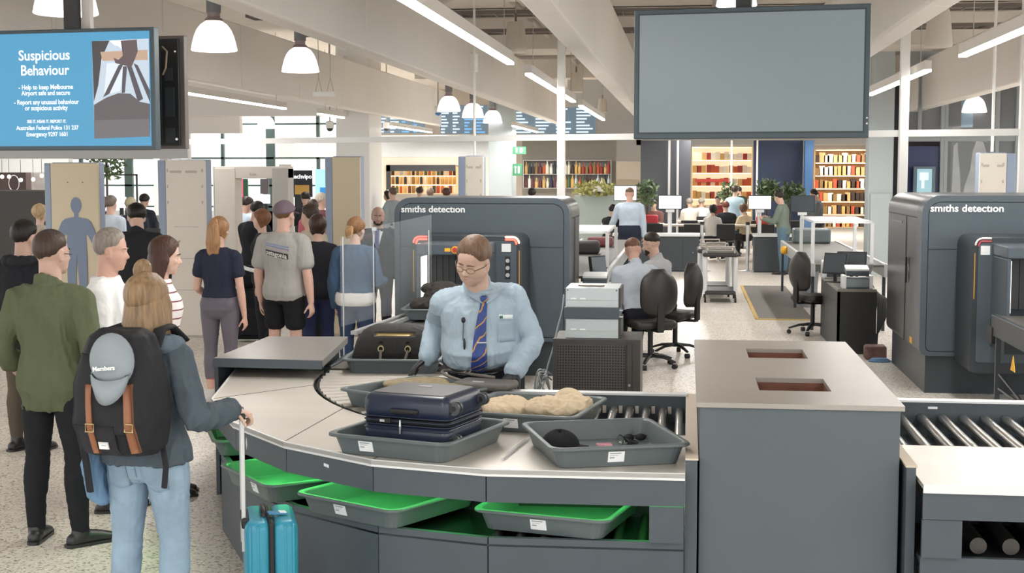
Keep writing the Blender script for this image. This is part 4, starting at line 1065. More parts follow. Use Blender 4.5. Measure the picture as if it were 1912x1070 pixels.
    def legs(s, mb, ease=0., upto=2., ease2=None):
        h, b = s.h, (1.0 if s.fem else .97)*(.5 + .5*s.b); e2 = ease if ease2 is None else ease2
        for sd in (-1, 1):
            J, K, A, *_ = s.leg[sd]
            r = [(.0535*h, .0), (.0525*h, .22), (.043*h, .6), (.034*h, .93), (.0335*h, 1.05), (.034*h, 1.3), (.027*h, 1.62), (.0195*h, 2.0)]
            pts = [J + V((0, 0, .02*h))]; rad = [.050*h*b + ease]
            for q, t in r:
                if t > upto: break
                p = J.lerp(K, t) if t <= 1 else K.lerp(A, t - 1)
                if 1.1 < t < 1.7: p = p + V((0, -.007*h, 0))
                pts.append(p); rad.append(q*b + ease + (e2 - ease)*t/2)
            if abs(upto - 2) > .01: pts.append(J.lerp(K, upto) if upto <= 1 else K.lerp(A, upto - 1)); rad.append(rad[-1] + .002)
            mb.tube(pts, rad, 18)
            mb.ell(J + V((sd*.0*h, -.012*h, .0*h)), ((.050*h*b + ease), (.056*h*b + ease), .055*h), 16, 10)
    def feet(s, mb):
        h = s.h
        for sd in (-1, 1): 
            J, K, A, yw, pt = s.leg[sd]; f_ = V((-sin(yw), cos(yw), 0))
            mb.tube([A + V((0, 0, .01)), A - V((0, 0, .015*h)), A + f_*.04*h - V((0, 0, .022*h)), A + f_*.085*h - V((0, 0, .028*h))], [.019*h, .021*h, (.022*h, .016*h), (.022*h, .011*h)], 12)
    def shoe(s, sd, m_, parent, sole=None, voxel=.007):
        h = s.h; J, K, A, yw, pt = s.leg[sd]; f_ = V((-sin(yw), cos(yw), 0)); g = A.z - .042*h; mb = MB()
        a = V((A.x, A.y, g)); up = V((0, 0, 1)); sd_ = f_.cross(up)
        mb.tube([a + up*.055*h, a + up*.03*h - f_*.005*h], [.027*h, .026*h], 14)
        mb.tube([a - f_*.028*h + up*.020*h, a + f_*.01*h + up*.026*h, a + f_*.05*h + up*.022*h, a + f_*.09*h + up*.017*h, a + f_*.112*h + up*.014*h], [(.022*h, .022*h), (.024*h, .026*h), (.026*h, .022*h), (.027*h, .016*h), (.022*h, .012*h)], 16, ref=sd_)
        me = remesh(mb, voxel, 3, 'shoe'); o = obj('shoe', me, m_, parent)
        sl = MB(); pts = []
        for t, w in ((-.05, .012), (-.04, .020), (0, .024), (.05, .026), (.09, .029), (.118, .022), (.128, .010)): pts.append((t*h, w*h))
        poly = [a + f_*t + sd_*w for t, w in pts] + [a + f_*t - sd_*w for t, w in reversed(pts)]
        sl.rings([[p + up*.001 for p in poly], [p + up*.014*h/1.75*1.3 for p in poly]]); obj('sole', sl, sole or m_, o)
        return o
GEN = {}
def person(loc, rz, spec, label, top, bottom, hair, skinc='c9a088', vox=.010, shoes='2a2828', cat='person', group=None, detail=True, eyes=True):
    """the body is one surface; clothes, hair and shoes are its children"""
    H_ = Human(**spec); mb = MB(); H_.torso(mb, -.011); H_.arms(mb); H_.hands(mb); H_.legs(mb, -.003); H_.feet(mb)
    add_head(mb, H_.HM, H_.hh, H_.fem, H_.fat, detail)
    h = H_.h; nr = .034*h*(.88 if H_.fem else 1.)*(1 + H_.fat*.9)
    mb.tube([H_.T((0, -.004*h, .80*h)), H_.base + V((0, 0, 0)), H_.HM @ V((0, -.10*H_.hh, -.15*H_.hh))], [nr*1.15, nr, nr*.98], 16)
    me = remesh(mb, vox, 3 if vox < .012 else 1, 'person'); ms = skin(skinc)
    o = obj('person', me, ms); o.location = loc; o.rotation_euler = (0, 0, rz); tag(o, label, cat, group)
    # top garment
    parts = {}
    if top:
        t = dict(hem=.50, sleeve=2.0, ease=.012, col='888888', wr=.004, neck=.832, flare=0., m=None, name='shirt'); t.update(top)
        g = MB(); H_.torso(g, t['ease'], t['hem'], t['neck'] - (.008 if t.get('collar') else 0)); H_.arms(g, t['ease']*.8, t['sleeve'], t['flare'])
        if t.get('collar'): 
            g.rings([[H_.T((rr_*cos(2*pi*k_/20), -.008*h + rr_*sin(2*pi*k_/20), z_*h - tl_*h*sin(2*pi*k_/20))) for k_ in range(20)] for rr_, z_, tl_ in ((nr*1.5, .806, 0), (nr*1.30, .828, .010), (nr*1.20, .845, .022))])
        m2 = remesh(g, vox, 4 if vox < .012 else 2, t['name'])
        if t['wr']: wrinkle(m2, t['wr'], 10 if vox < .012 else 7, seed=len(bpy.data.objects))
        parts['top'] = obj(t['name'], m2, t['m'] or cloth(t['col']), o)
    if bottom:
        t = dict(upto=2.0, ease=.010, ease2=None, waist=min(.575, (top or {}).get('hem', .50) + .045), col='2b2c30', wr=.003, m=None, name='trousers'); t.update(bottom)
        g = MB(); H_.torso(g, t['ease'], .450, t['waist']); H_.legs(g, t['ease'], t['upto'], t['ease2'])
        m2 = remesh(g, vox, 3 if vox < .012 else 2, t['name'])
        if t['wr']: wrinkle(m2, t['wr'], 11 if vox < .012 else 7, (1, 1, 1.6), seed=len(bpy.data.objects) + 3)
        parts['bottom'] = obj(t['name'], m2, t['m'] or cloth(t['col']), o)
    if hair:
        t = dict(kind='short', t=.05, col='3a2d25', top=0., jag=.03); t.update(hair)
        parts['hair'] = obj('hair', hair_shell(H_.HM, H_.hh, t['kind'], t['t'], H_.fem, t['top'], jag=t['jag'], edge=.24 if t['kind'] in ('short', 'crop', 'crop2', 'fade') else .09), t.get('m') or hairm(t['col']), o, smooth=True)
    if shoes:
        for sd in (-1, 1): H_.shoe(sd, mat('shoe_' + shoes, hexc(shoes), .4), o, voxel=max(.007, vox*.8))
    if detail and eyes:
        R = H_.HM.to_3x3()
        for s_ in (-1, 1):
            e = MB().ell(H_.HM @ (V((s_*.125, .268, -.008))*H_.hh), [.052*H_.hh*q for q in (1, .9, .62)], 12, 8, R); e.k = 1
            e.ell(H_.HM @ (V((s_*.125, .307, -.012))*H_.hh), [.022*H_.hh, .010*H_.hh, .022*H_.hh], 8, 6, R)
            obj('eye', e, [mat('eye_white', hexc('d8d0c8'), .3), mat('eye_iris', hexc('241a14'), .2)], o, smooth=True)
            b_ = MB().tube([H_.HM @ (V(p)*H_.hh) for p in ((s_*.05, .338, .092), (s_*.12, .335, .105), (s_*.20, .290, .085))], [.016*H_.hh, .018*H_.hh, .009*H_.hh], 6)
            obj('eyebrow', b_, hairm((hair or {}).get('col', '3a2d25')), o, smooth=True)
        l_ = MB().ell(H_.HM @ (V((0, .346, -.247))*H_.hh), [.07*H_.hh, .026*H_.hh, .022*H_.hh], 12, 8, R); obj('lips', l_, mat('lips', hexc('b07a6c'), .45), o, smooth=True)
    return o, H_, parts
def bvh(me): return BVHTree.FromPolygons([v.co for v in me.vertices], [tuple(p.vertices) for p in me.polygons])
def drape(me_src, tree, side=-1, off=.003, keep=False):
    """press a flat x-z mesh onto the front (side=1) or back (side=-1) of a garment"""
    for v in me_src.vertices:
        x, e, z = v.co; r = tree.ray_cast(V((x, side*1.2, z)), V((0, -side, 0)))
        y = r[0].y if r[0] else 0; v.co = V((x, y + side*(off + abs(e)), z))
    me_src.update()
def patch(tree, poly_fn, nu, nv, side, off, name, m_, parent, **k):
    mb = MB(); vs = []
    for j in range(nv + 1):
        for i in range(nu + 1):
            x, z = poly_fn(i/nu, j/nv); r = tree.ray_cast(V((x, side*1.2, z)), V((0, -side, 0))); vs.append(V((x, (r[0].y if r[0] else 0), z)))
    n_ = (nu+1)*(nv+1); vs2 = [v + V((0, side*off, 0)) for v in vs] + [v - V((0, side*.004, 0)) for v in vs]
    fs = [(j*(nu+1)+i, j*(nu+1)+i+1, (j+1)*(nu+1)+i+1, (j+1)*(nu+1)+i) for j in range(nv) for i in range(nu)]
    if side > 0: fs = [f[::-1] for f in fs]
    loop = [i for i in range(nu+1)] + [j*(nu+1)+nu for j in range(1, nv+1)] + [nv*(nu+1)+i for i in range(nu-1, -1, -1)] + [j*(nu+1) for j in range(nv-1, 0, -1)]
    rim = [(loop[a], loop[(a+1) % len(loop)], loop[(a+1) % len(loop)] + n_, loop[a] + n_) for a in range(len(loop))]
    mb.add(vs2, fs + rim); return obj(name, mb, m_, parent, smooth=True)
def strands(pts_list, vox, m_, parent, name='hair', sm=2):
    mb = MB()
    for pts, rad in pts_list: mb.tube(pts, rad, 10)
    return obj(name, remesh(mb, vox, sm, name), m_, parent)
def wl(o, p):                     # world point in the frame of a person
    return (Matrix.Translation(o[0]) @ Matrix.Rotation(o[1], 4, 'Z')).inverted() @ V(p)
D = radians
# --- the officer behind the bench
loc = V((-1.22, 8.30, 0)); rz = D(192)
h1 = wl((loc, rz), P(790, 672, .955) + V((.03, 0, .01))); h2 = wl((loc, rz), P(960, 694, .93))
o, H_, pr = person(loc, rz, dict(h=1.725, build=1.24, belly=.075, lean=D(13), side=D(5), fat=.22, hs=1.18, hsz=.6, head=(D(-34), D(12), D(-6)),
        armR=dict(to=h1, hint=(.1, -1, -.5), palm=(0, .2, -1), hand=(.7, .3, -.45), curl=.35), armL=dict(to=h2, hint=(-1, -.6, .1), palm=(.3, .3, -1), hand=(.5, .7, -.5), curl=.5), stance=.04),
    'officer in a pale blue shirt, patterned tie and black gloves sorting bags behind the bench',
    dict(col='a0b1be', hem=.545, ease=.020, wr=.011, collar=True, sleeve=1.97, flare=.004), dict(waist=.57, col='23262c', ease=.012), dict(kind='crop', t=.03, col='6b5443', top=.07, jag=.02), 'c29a84', .0055, shoes='1d1c1c')
tr_ = bvh(pr['top'].data); h = H_.h; off_o, off_H, off_p = o, H_, pr
M_tie = mat('tie_blue', hexc('2e4a8c'), .5)
nt = M_tie.node_tree; N = nt.nodes; L_ = nt.links; tc = N.new('ShaderNodeTexCoord'); wv = N.new('ShaderNodeTexWave'); wv.bands_direction = 'DIAGONAL'; wv.inputs['Scale'].default_value = 9; wv.inputs['Distortion'].default_value = 1.5
L_.new(tc.outputs['Object'], wv.inputs['Vector']); rp = N.new('ShaderNodeValToRGB'); rp.color_ramp.elements[0].color = (*hexc('263f80'), 1); rp.color_ramp.elements[1].color = (*hexc('b98a3a'), 1); rp.color_ramp.elements[0].position = .93; rp.color_ramp.elements[1].position = .97
L_.new(wv.outputs['Fac'], rp.inputs[0]); L_.new(rp.outputs[0], N['Principled BSDF'].inputs['Base Color'])
def tie_fn(u, v):
    z = 1.33 - v*.42; w = .020 + .028*min(1, v*1.15); w *= 1 if v < .93 else (1 - (v - .93)*9); x = .012 + .030*v + .012*sin(v*3); return x + (u - .5)*2*w, z
patch(tr_, tie_fn, 6, 40, 1, .010, 'tie', M_tie, o)
kn = tr_.ray_cast(V((.012, 1, 1.345)), V((0, -1, 0)))[0] or V((0, .1, 1.35))
obj('tie_knot', MB().rbox(kn + V((0, .010, .004)), (.042, .022, .042), .012), M_tie, o, smooth=True)
obj('tie_clip', MB().cbox((tr_.ray_cast(V((.03, 1, 1.10)), V((0, -1, 0)))[0] or V((0,.2,1.15))) + V((0, .016, 0)), (.06, .006, .007)), M_alu, o)
for s_ in (-1, 1): # collar wings
    patch(tr_, lambda u, v: (s_*(.012 + .075*u) + .01, 1.375 - .01*u - v*(.052 - .035*u) + .018*u), 4, 4, 1, .014, 'collar', cloth('a0b1be'), o)
patch(tr_, lambda u, v: (-.075 - .085*u, 1.235 + .025*v - .02*u*.3), 4, 2, 1, .010, 'name_badge', mat('badge_white', hexc('dfe8e4'), .4), o)
patch(tr_, lambda u, v: (-.078 - .020*u, 1.238 + .015*v), 2, 1, 1, .012, 'badge_mark', mat('badge_teal', hexc('2b6a62'), .4), o)
patch(tr_, lambda u, v: (-.065 - .11*u, 1.10 + .125*v), 5, 5, 1, .0045, 'pocket', cloth('9aabb8'), o)
r1 = tr_.ray_cast(V((.135, 1, 1.23)), V((0, -1, 0)))[0] or V((.135, .1, 1.27)); obj('lapel_clip', MB().ell(r1 + V((0, .012, 0)), (.013, .010, .018), 10, 8).cyl(r1 + V((0, .010, -.02)), r1 + V((.003, .014, -.12)), .002, n=6), M_black, o, smooth=True)
r2 = tr_.ray_cast(V((.13, 1, 1.09)), V((0, -1, 0)))[0] or V((.13, .1, 1.12)); obj('lapel_clip', MB().ell(r2 + V((0, .012, 0)), (.007, .008, .035), 8, 8), M_black, o, smooth=True)
for k in range(4):
    q = tr_.ray_cast(V((-.03, 1, 1.05 - .08*k)), V((0, -1, 0)))[0]
for sd in (-1, 1):
    g = MB(); _, E_, W_, hd, pn, c = H_.arm[sd]; add_hand(g, W_, hd, pn, -sd, 1.06, c); g.tube([W_ - hd*.035, W_ + hd*.02], [.031, .030], 12)
    obj('glove', remesh(g, .0055, 2, 'glove'), mat('glove_black', hexc('232325'), .5), o)
belt = MB(); H_.torso(belt, .030, .552, .572); obj('belt', belt, M_black, o, smooth=True)
# glasses
hh = H_.hh; gm = MB()
for s_ in (-1, 1):
    c_ = (s_*.135, .372, -.012)
    gm.tube([H_.HM @ (V((c_[0] + .095*cos(a), c_[1] - .03*abs(cos(a))*(s_*cos(a) > 0), c_[2] + .062*sin(a)))*hh) for a in [2*pi*k/16 for k in range(16)]], .0013, 6, close=True)
    gm.tube([H_.HM @ (V(p)*hh) for p in ((s_*.23, .340, .0), (s_*.35, .15, .01), (s_*.355, -.02, .01))], .0022, 6)
gm.tube([H_.HM @ (V(p)*hh) for p in ((-.04, .377, .0), (0, .392, .01), (.04, .377, .0))], .0018, 6)
obj('glasses', gm, mat('glasses_frame', hexc('4a3a34'), .3, metal=.5), o, smooth=True)

# --- man in the olive shirt
loc = PS(88, 337); rz = D(-8)
o, H_, pr = person(loc, rz, dict(h=1.78, build=1.05, head=(D(-22), D(2), 0), stance=.045, footyaw=(-30, 14),
        armL=dict(up=(-.30, -.10, -1), lo=(.05, .75, -.75)), armR=dict(up=(.30, -.12, -1), lo=(-.25, .95, -.35)), legL=dict(up=(-.07, .05, -1), lo=(-.02, -.05, -1), yaw=18), legR=dict(up=(.10, .02, -1), lo=(.05, -.04, -1), yaw=-32)),
    'man in an olive green shirt and black trousers standing with his back to the viewer',
    dict(col='5e644c', hem=.43, ease=.022, wr=.013, collar=True, sleeve=1.35, flare=.004), dict(col='222327', ease=.006, ease2=.013, wr=.004), dict(kind='crop2', t=.03, col='43342b', top=.05), 'c39a84', .0075, shoes='29292b')
tr_ = bvh(pr['top'].data)
me_ = MB(); hh = H_.hh
obj('glasses', MB().tube([H_.HM @ (V(p)*hh) for p in ((.23, .335, -.02), (.325, .15, .0), (.33, -.02, .01))], .0025, 6), mat('glasses_frame', hexc('4a3a34'), .3), o)
for sd in (-1, 1):
    _, E_, W_, *_ = H_.arm[sd]; q0 = E_.lerp(W_, .28); q1 = E_.lerp(W_, .42); obj('cuff', MB().tube([q0, q1], [.060, .060], 16), cloth('575d47'), o, smooth=True)

# --- woman with the backpack
loc = PS(264, 432); rz = D(-6)
hr = wl((loc, rz), CAM + ray(433, 766)*(F_PX/418))
o, H_, pr = person(loc, rz, dict(h=1.66, fem=True, build=1.04, head=(D(-12), D(4), 0), stance=.035, armL=dict(up=(-.30, -.18, -1), lo=(-.05, .35, -.9)),
        armR=dict(to=hr, hint=(.3, -.3, -1), hand=(.75, .35, -.25), palm=(.1, .1, -1), curl=.95), legL=dict(up=(-.06, .02, -1), lo=(-.02, -.02, -1)), legR=dict(up=(.08, .02, -1), lo=(.03, -.03, -1))),
    'woman in grey hoodie and light jeans with a black backpack, holding a suitcase handle',
    dict(col='4f5962', hem=.50, ease=.026, wr=.012, sleeve=1.93, flare=.003, name='hoodie'), dict(col='8fb0c8', ease=.008, ease2=.012, waist=.575, wr=.004, name='jeans', m=mat('denim_light', hexc('869db0'), .8, noise_amt=.15, noise_scale=7, bump=.15, bscale=60)), None, 'cba38c', .0065, shoes='c8c8c8')
hh = H_.hh; h = H_.h; HMp = H_.HM; M_hb = hairm('8b7154', .32)
trj = bvh(pr['bottom'].data)
obj('hair', hair_shell(HMp, hh, 'long', .07, True, .03, jag=.04), M_hb, o, smooth=True)
st = []; q = random.Random(4)
for k in range(34):
    a = -pi*.06 + (pi*1.12)*k/33; x, y = -cos(a)*.33, -sin(a)*.42 + .05
    p0 = HMp @ (V((x*.7, y*.75 - .02, .36))*hh); p1 = HMp @ (V((x*1.08, y*1.03, -.05))*hh); p2 = HMp @ (V((x*1.22, y*1.03 - .03, -.45))*hh); p3 = HMp @ (V((x*1.38 + q.uniform(-.05, .05), y*1.1 - .12, -.86 + q.uniform(-.07, .07)))*hh)
    st.append(([p0, p1, p2, p3], [.014, .021, .020, .009]))
strands(st, .006, M_hb, o)
bn = MB().tube([HMp @ (V(p)*hh) for p in ((-.05, -.06, .36), (-.06, -.07, .47))], [.03, .024], 12)
bn.tube([HMp @ (V((-.10 + .105*cos(a_), -.08 + .02*sin(a_), .60 + .12*sin(a_)))*hh) for a_ in [2*pi*k/12 for k in range(12)]], .023, 10, close=True)
obj('hair_bun', remesh(bn, .005, 2), M_hb, o)
# hood lying over the shoulders
hd_ = MB(); 
for k in range(9):
    a = pi*(-.08 + 1.16*k/8); hd_.ell(H_.T((-cos(a)*.086*h, -sin(a)*.062*h - .012*h, (.812 + .015*sin(a))*h)), (.050, .045, .048), 12, 8)
m2 = remesh(hd_, .007, 5); wrinkle(m2, .005, 14, seed=5); obj('hood', m2, cloth('5f6c78'), o)
M_bp = cloth('28282b', .7); M_lea = mat('leather_tan', hexc('8a5a3e'), .5, noise_amt=.08)
# backpack, worn high on the left
bx, bz = .020, 1.185
bp = MB(); rr = []
for t, w, d in ((0, .14, .07), (.03, .165, .15), (.15, .176, .19), (.30, .168, .18), (.42, .15, .15), (.50, .125, .11), (.53, .09, .05)):
    rr.append([(bx + x*w/.5, -.235 + y*d/.5 - .01*sin(t*6), .915 + t) for x, y in rrect(1, 1, .34, 5)])
bp.rings(rr); m2 = remesh(bp, .008, 3); wrinkle(m2, .006, 8, seed=12)
bpo = obj('backpack', m2, M_bp, None); tag(bpo, 'black backpack with tan leather straps on the woman in the grey hoodie', 'backpack'); bpo.location = loc; bpo.rotation_euler = (0, 0, rz); trb = bvh(m2)
patch(trb, lambda u, v: (bx - .155 + .27*u, 1.03 + .32*v), 8, 8, -1, .012, 'flap', M_bp, bpo)
patch(trb, lambda u, v: (bx - .125 + .19*u, .935 + .13*v), 6, 4, -1, .014, 'front_pocket', cloth('303034', .7), bpo)
for sx in (-.045, .115):
    st_ = patch(trb, lambda u, v: (bx + sx + .026*u - .012*v, .945 + .29*v), 2, 14, -1, .021, 'leather_strap', M_lea, bpo)
    r_ = trb.ray_cast(V((bx + sx + .012, -1.2, 1.06)), V((0, 1, 0)))[0]
    if r_: obj('buckle', MB().tube([r_ + V((dx, -.027, dz)) for dx, dz in ((-.018, -.016), (.018, -.016), (.018, .016), (-.018, .016))], .0035, 6, close=True), mat('brass', hexc('c9b98a'), .3, metal=.9), st_)
pt = patch(trb, lambda u, v: (bx - .015 + .045*u, .965 + .032*v), 2, 2, -1, .019, 'woven_label', M_label, bpo)
obj('label_print', MB().box(0, .02, 0, .001, 0, .003), M_ink, pt, loc=(bx - .002, trb.ray_cast(V((bx + .01, -1.2, .981)), V((0, 1, 0)))[0].y - .0205, .98))
for sx in (-.10, .12):
    obj('shoulder_strap', MB().tube([V((bx*.3 + sx, -.15, 1.36)), V((bx*.2 + sx, -.10, 1.425)), V((bx*.1 + sx, 0.0, 1.43)), V((bx*.1 + sx*1.1, .10, 1.36))], [(.03, .012)]*4, 10, ref=(1, 0, 0)), M_bp, bpo, smooth=True)
obj('waist_strap', MB().tube([V((.10, -.20, 1.10)), V((.155, -.175, 1.0)), V((.175, -.17, .85)), V((.17, -.18, .76))], [(.014, .004)]*4, 8, ref=(1, 0, 0)), M_bp, bpo)
obj('waist_strap', MB().tube([V((-.2, -.20, .95)), V((-.2, -.17, .85)), V((-.19, -.16, .72))], [(.018, .005)]*3, 8, ref=(1, 0, 0)), M_bp, bpo)
# grey cap clipped on the backpack
ly = trb.ray_cast(V((bx - .02, -1.2, 1.28)), V((0, 1, 0)))[0]; ly = ly.y if ly else -.33
cp = MB(); rr = []
for i in range(10):
    a = (pi/2)*i/9; rr.append([(bx + .055 + .098*cos(a)*cos(t_) , ly - .012 - .070*sin(a)*.9 + 0*t_, 1.335 + .112*cos(a)*sin(t_)) for t_ in [2*pi*k/28 for k in range(28)]])
cp.rings(rr); cap_o = obj('cap', cp, cloth('8e979d', .9), smooth=True); tag(cap_o, 'pale grey baseball cap hanging from the black backpack', 'cap'); cap_o.location = loc; cap_o.rotation_euler = (0, D(8), rz)
cap_o.rotation_euler = (0, 0, rz)
br = MB(); br.rings([[(bx + .055 + .088*sx_*(1 - .12*e), ly - .03 - .045*(1 - (sx_)**2) + dy, 1.288 - .030*math.sqrt(max(0, 1 - sx_*sx_)) - .098*math.sqrt(max(0, 1 - sx_*sx_*.92))*e) for sx_ in [-1 + 2*k/14 for k in range(15)]] for e, dy in ((0, 0), (.5, -.012), (1, -.004))] , caps=False)
obj('brim', br, cloth('8e979d', .9), cap_o, smooth=True).modifiers.new('s', 'SOLIDIFY').thickness = .004
text('Members', .026, M_letter, (bx + .055, ly - .085, 1.31), (1, 0, .1), (-.1, .0, 1), cap_o, bold=.0005)
# jeans pockets, red belt tag, denim jacket tied at the side
for s_ in (-1, 1): patch(trj, lambda u, v: (s_*(.035 + .105*u), .855 - (.115 + .02*sin(u*pi))*v - .01*s_*u), 6, 5, -1, .004, 'back_pocket', mat('denim_pocket', hexc('8197aa'), .8, noise_amt=.1, noise_scale=9), o)
patch(trj, lambda u, v: (.005 + .005*u, .64 + .30*v), 1, 10, -1, .003, 'seam', mat('denim_seam', hexc('6f8799'), .8), o)
dj = MB().tube([V((-.20, -.02, .95)), V((-.225, -.04, .82)), V((-.215, -.03, .70)), V((-.19, -.03, .66))], [(.035, .10), (.04, .12), (.04, .11), (.03, .07)], 16, ref=(1, 0, 0))
m2 = remesh(dj, .008, 3); wrinkle(m2, .010, 16, seed=9); tag(obj('denim_jacket', m2, cloth('6f8fae'), None, loc=loc, rz=rz), 'blue denim jacket hanging at the left hip of the woman with the backpack', 'jacket')
patch(trj, lambda u, v: (.07 + .05*u, .94 + .025*v), 3, 1, -1, .012, 'belt_tag', mat('tag_red', hexc('8a2a34'), .6), o)

# --- man in the white T-shirt
loc = PS(196, 305); rz = D(-78)
o, H_, pr = person(loc, rz, dict(h=1.75, build=1.14, belly=.03, head=(D(-6), D(8), 0), fat=.08, armR=dict(up=(.10, .05, -1), lo=(-.35, .9, -.02)), armL=dict(up=(-.1, .10, -1), lo=(.3, .9, .05))),
    'grey-haired man in a white T-shirt with folded forearms, seen from the side', dict(col='e8e8e8', hem=.45, ease=.018, wr=.007, sleeve=.85, flare=.008, name='tshirt'), dict(col='3a3f4c'), dict(kind='short', t=.05, col='8a8078', top=.06), 'c9957f', .0075)
# --- woman in the striped top
loc = PS(296, 292); rz = D(-72)
M_str = mat('striped_cloth', hexc('e6dedb'), .85); nt = M_str.node_tree; N = nt.nodes; L_ = nt.links
tc = N.new('ShaderNodeTexCoord'); sx = N.new('ShaderNodeSeparateXYZ'); L_.new(tc.outputs['Object'], sx.inputs[0]); mm = N.new('ShaderNodeMath'); mm.operation = 'MULTIPLY'; mm.inputs[1].default_value = 18.; L_.new(sx.outputs['Z'], mm.inputs[0])
fr_ = N.new('ShaderNodeMath'); fr_.operation = 'FRACT'; L_.new(mm.outputs[0], fr_.inputs[0]); gt = N.new('ShaderNodeMath'); gt.operation = 'GREATER_THAN'; gt.inputs[1].default_value = .84; L_.new(fr_.outputs[0], gt.inputs[0])
mx = N.new('ShaderNodeMix'); mx.data_type = 'RGBA'; mx.inputs[6].default_value = (*hexc('e6dedb'), 1); mx.inputs[7].default_value = (*hexc('7c4448'), 1); L_.new(gt.outputs[0], mx.inputs[0]); L_.new(mx.outputs[2], N['Principled BSDF'].inputs['Base Color'])
o, H_, pr = person(loc, rz, dict(h=1.69, fem=True, head=(D(-4), D(10), 0)), 'dark-haired woman in a white top with thin red stripes, sunglasses on her head',
    dict(m=M_str, hem=.47, ease=.018, wr=.005, sleeve=1.2, name='top'), dict(col='2c3140', name='jeans'), None, 'd3a892', .008)
hh = H_.hh; M_h = hairm('4b332b'); obj('hair', hair_shell(H_.HM, hh, 'long', .06, True, .02), M_h, o, smooth=True); st = []
for k in range(22):
    a = -pi*.03 + pi*1.06*k/21; x, y = -cos(a)*.33, -sin(a)*.40; st.append(([H_.HM @ (V((x*.8, y*.85 - .05, .3))*hh), H_.HM @ (V((x*1.06, y*1.03, -.1))*hh), H_.HM @ (V((x*1.05, y*1.0 - .03, -.72))*hh)], [.016, .024, .010]))
strands(st, .008, M_h, o)
obj('sunglasses', MB().tube([H_.HM @ (V((.36*cos(a), .12 + .25*sin(a)*.6, .26 + .20*sin(a)))*hh) for a in [pi*k/10 for k in range(11)]], [(.004, .010)]*11, 8), mat('shades_brown', hexc('7a5a4c'), .3), o, smooth=True)
# --- man in the black jacket at the left edge
loc = PS(38, 252); o, H_, pr = person(loc, D(-14), dict(h=1.74, head=(D(-18), D(6), 0)), 'dark-haired man in a black hooded jacket at the left edge behind the olive shirt',
    dict(col='25252a', hem=.45, ease=.03, wr=.010, name='jacket'), dict(col='5a5246'), dict(kind='short', t=.055, col='1f1a18', top=.05), 'c09480', .010)
hd_ = MB()
for k in range(7): a = pi*k/6; hd_.ell(H_.T((-cos(a)*.07*H_.h, -sin(a)*.055*H_.h, .822*H_.h)), (.05, .05, .05), 10, 8)
obj('hood', remesh(hd_, .01, 4), cloth('2a2a2e'), o)
# --- man in the black suit with bowed head
loc = PS(252, 188); o, H_, pr = person(loc, D(6), dict(h=1.80, build=1.1, head=(D(28), D(24), 0), lean=D(5), armL=dict(up=(-.2, .3, -1), lo=(.3, .9, .2)), armR=dict(up=(.18, .0, -1), lo=(-.1, .6, -.5))),
    'man in a long black suit jacket with bowed head beside the off-white panel', dict(col='26272b', hem=.40, ease=.03, wr=.006, name='jacket', collar=True), dict(col='1f2024'), dict(kind='short', t=.06, col='16130f', top=.06), 'c79e86', .011)
# --- woman in leggings
loc = PS(406, 207); M_leg = mat('leggings_grey', hexc('625c66'), .6, noise_amt=.04)
o, H_, pr = person(loc, D(-4), dict(h=1.70, fem=True, head=(D(-8), D(2), 0), armL=dict(up=(-.16, -.02, -1), lo=(.10, .85, -.35)), armR=dict(up=(.16, -.05, -1), lo=(.10, .10, -1)), stance=.0),
    'woman with a long reddish ponytail in a dark T-shirt and grey leggings', dict(col='2c3040', hem=.565, ease=.018, wr=.006, sleeve=.50, flare=.008, name='tshirt'), dict(m=M_leg, ease=.003, upto=1.62, waist=.60, wr=.0, name='leggings'), dict(kind='long', t=.05, col='9c7350', jag=0), 'd2a088', .009, shoes='c9c4c0')
hh = H_.hh; M_h = hairm('a47c58'); st = []; q = random.Random(8)
for k in range(16):
    a = 2*pi*k/16; dx, dy = .10*cos(a), .06*sin(a); st.append(([H_.HM @ (V((dx*.6, -.40 + dy*.5, .40))*hh), H_.HM @ (V((dx*1.6, -.52 + dy, .1))*hh), H_.HM @ (V((dx*2.3, -.50 + dy, -.5))*hh), H_.HM @ (V((dx*2.0 + q.uniform(-.05, .05), -.42 + dy, -.95 + q.uniform(-.12, .12)))*hh)], [.018, .022, .022, .008]))
strands(st, .009, M_h, o, 'ponytail')
for sd in (-1, 1):
    J, K, A, *_ = H_.leg[sd]; obj('mesh_panel', MB().tube([K.lerp(A, .45) + V((0, -.012, 0)), K.lerp(A, .63) + V((0, -.008, 0))], [.0535, .0465], 18), mat('mesh_rose', hexc('a0625c'), .6), o, smooth=True)
# --- man in the grey T-shirt with a cap
loc = PS(528, 194); o, H_, pr = person(loc, D(-12), dict(h=1.82, build=1.06, head=(D(-14), D(4), 0), armL=dict(up=(-.20, -.05, -1), lo=(.02, .12, -1)), armR=dict(up=(.20, -.05, -1), lo=(.10, .05, -1)), stance=.03),
    'man in a grey T-shirt with a printed back, mauve cap and black shorts', dict(col='a9a6a2', hem=.47, ease=.030, wr=.006, sleeve=.66, flare=.012, name='tshirt'), dict(col='1f1f22', upto=.72, ease=.014, ease2=.05, waist=.56, name='shorts'), dict(kind='short', t=.03, col='6b5138'), 'd0a08c', .009, shoes='3c3c3e')
hh = H_.hh; obj('cap', hair_shell(H_.HM, hh, 'cap', .075, False, .0), cloth('75666f'), o, smooth=True)
obj('cap_brim', MB().tube([H_.HM @ (V((0, .30, .13))*hh), H_.HM @ (V((0, .45, .11))*hh), H_.HM @ (V((0, .62, .07))*hh)], [(.075, .008), (.07, .006), (.05, .004)], 14, ref=H_.HM.to_3x3() @ V((1, 0, 0))), cloth('75666f'), o, smooth=True)
obj('cap_opening', MB().tube([H_.HM @ (V((.10*cos(a), -.485 + .02*sin(a), .03 + .10*sin(a)))*hh) for a in [pi*k/8 for k in range(9)]], .004, 6), M_letter, o)
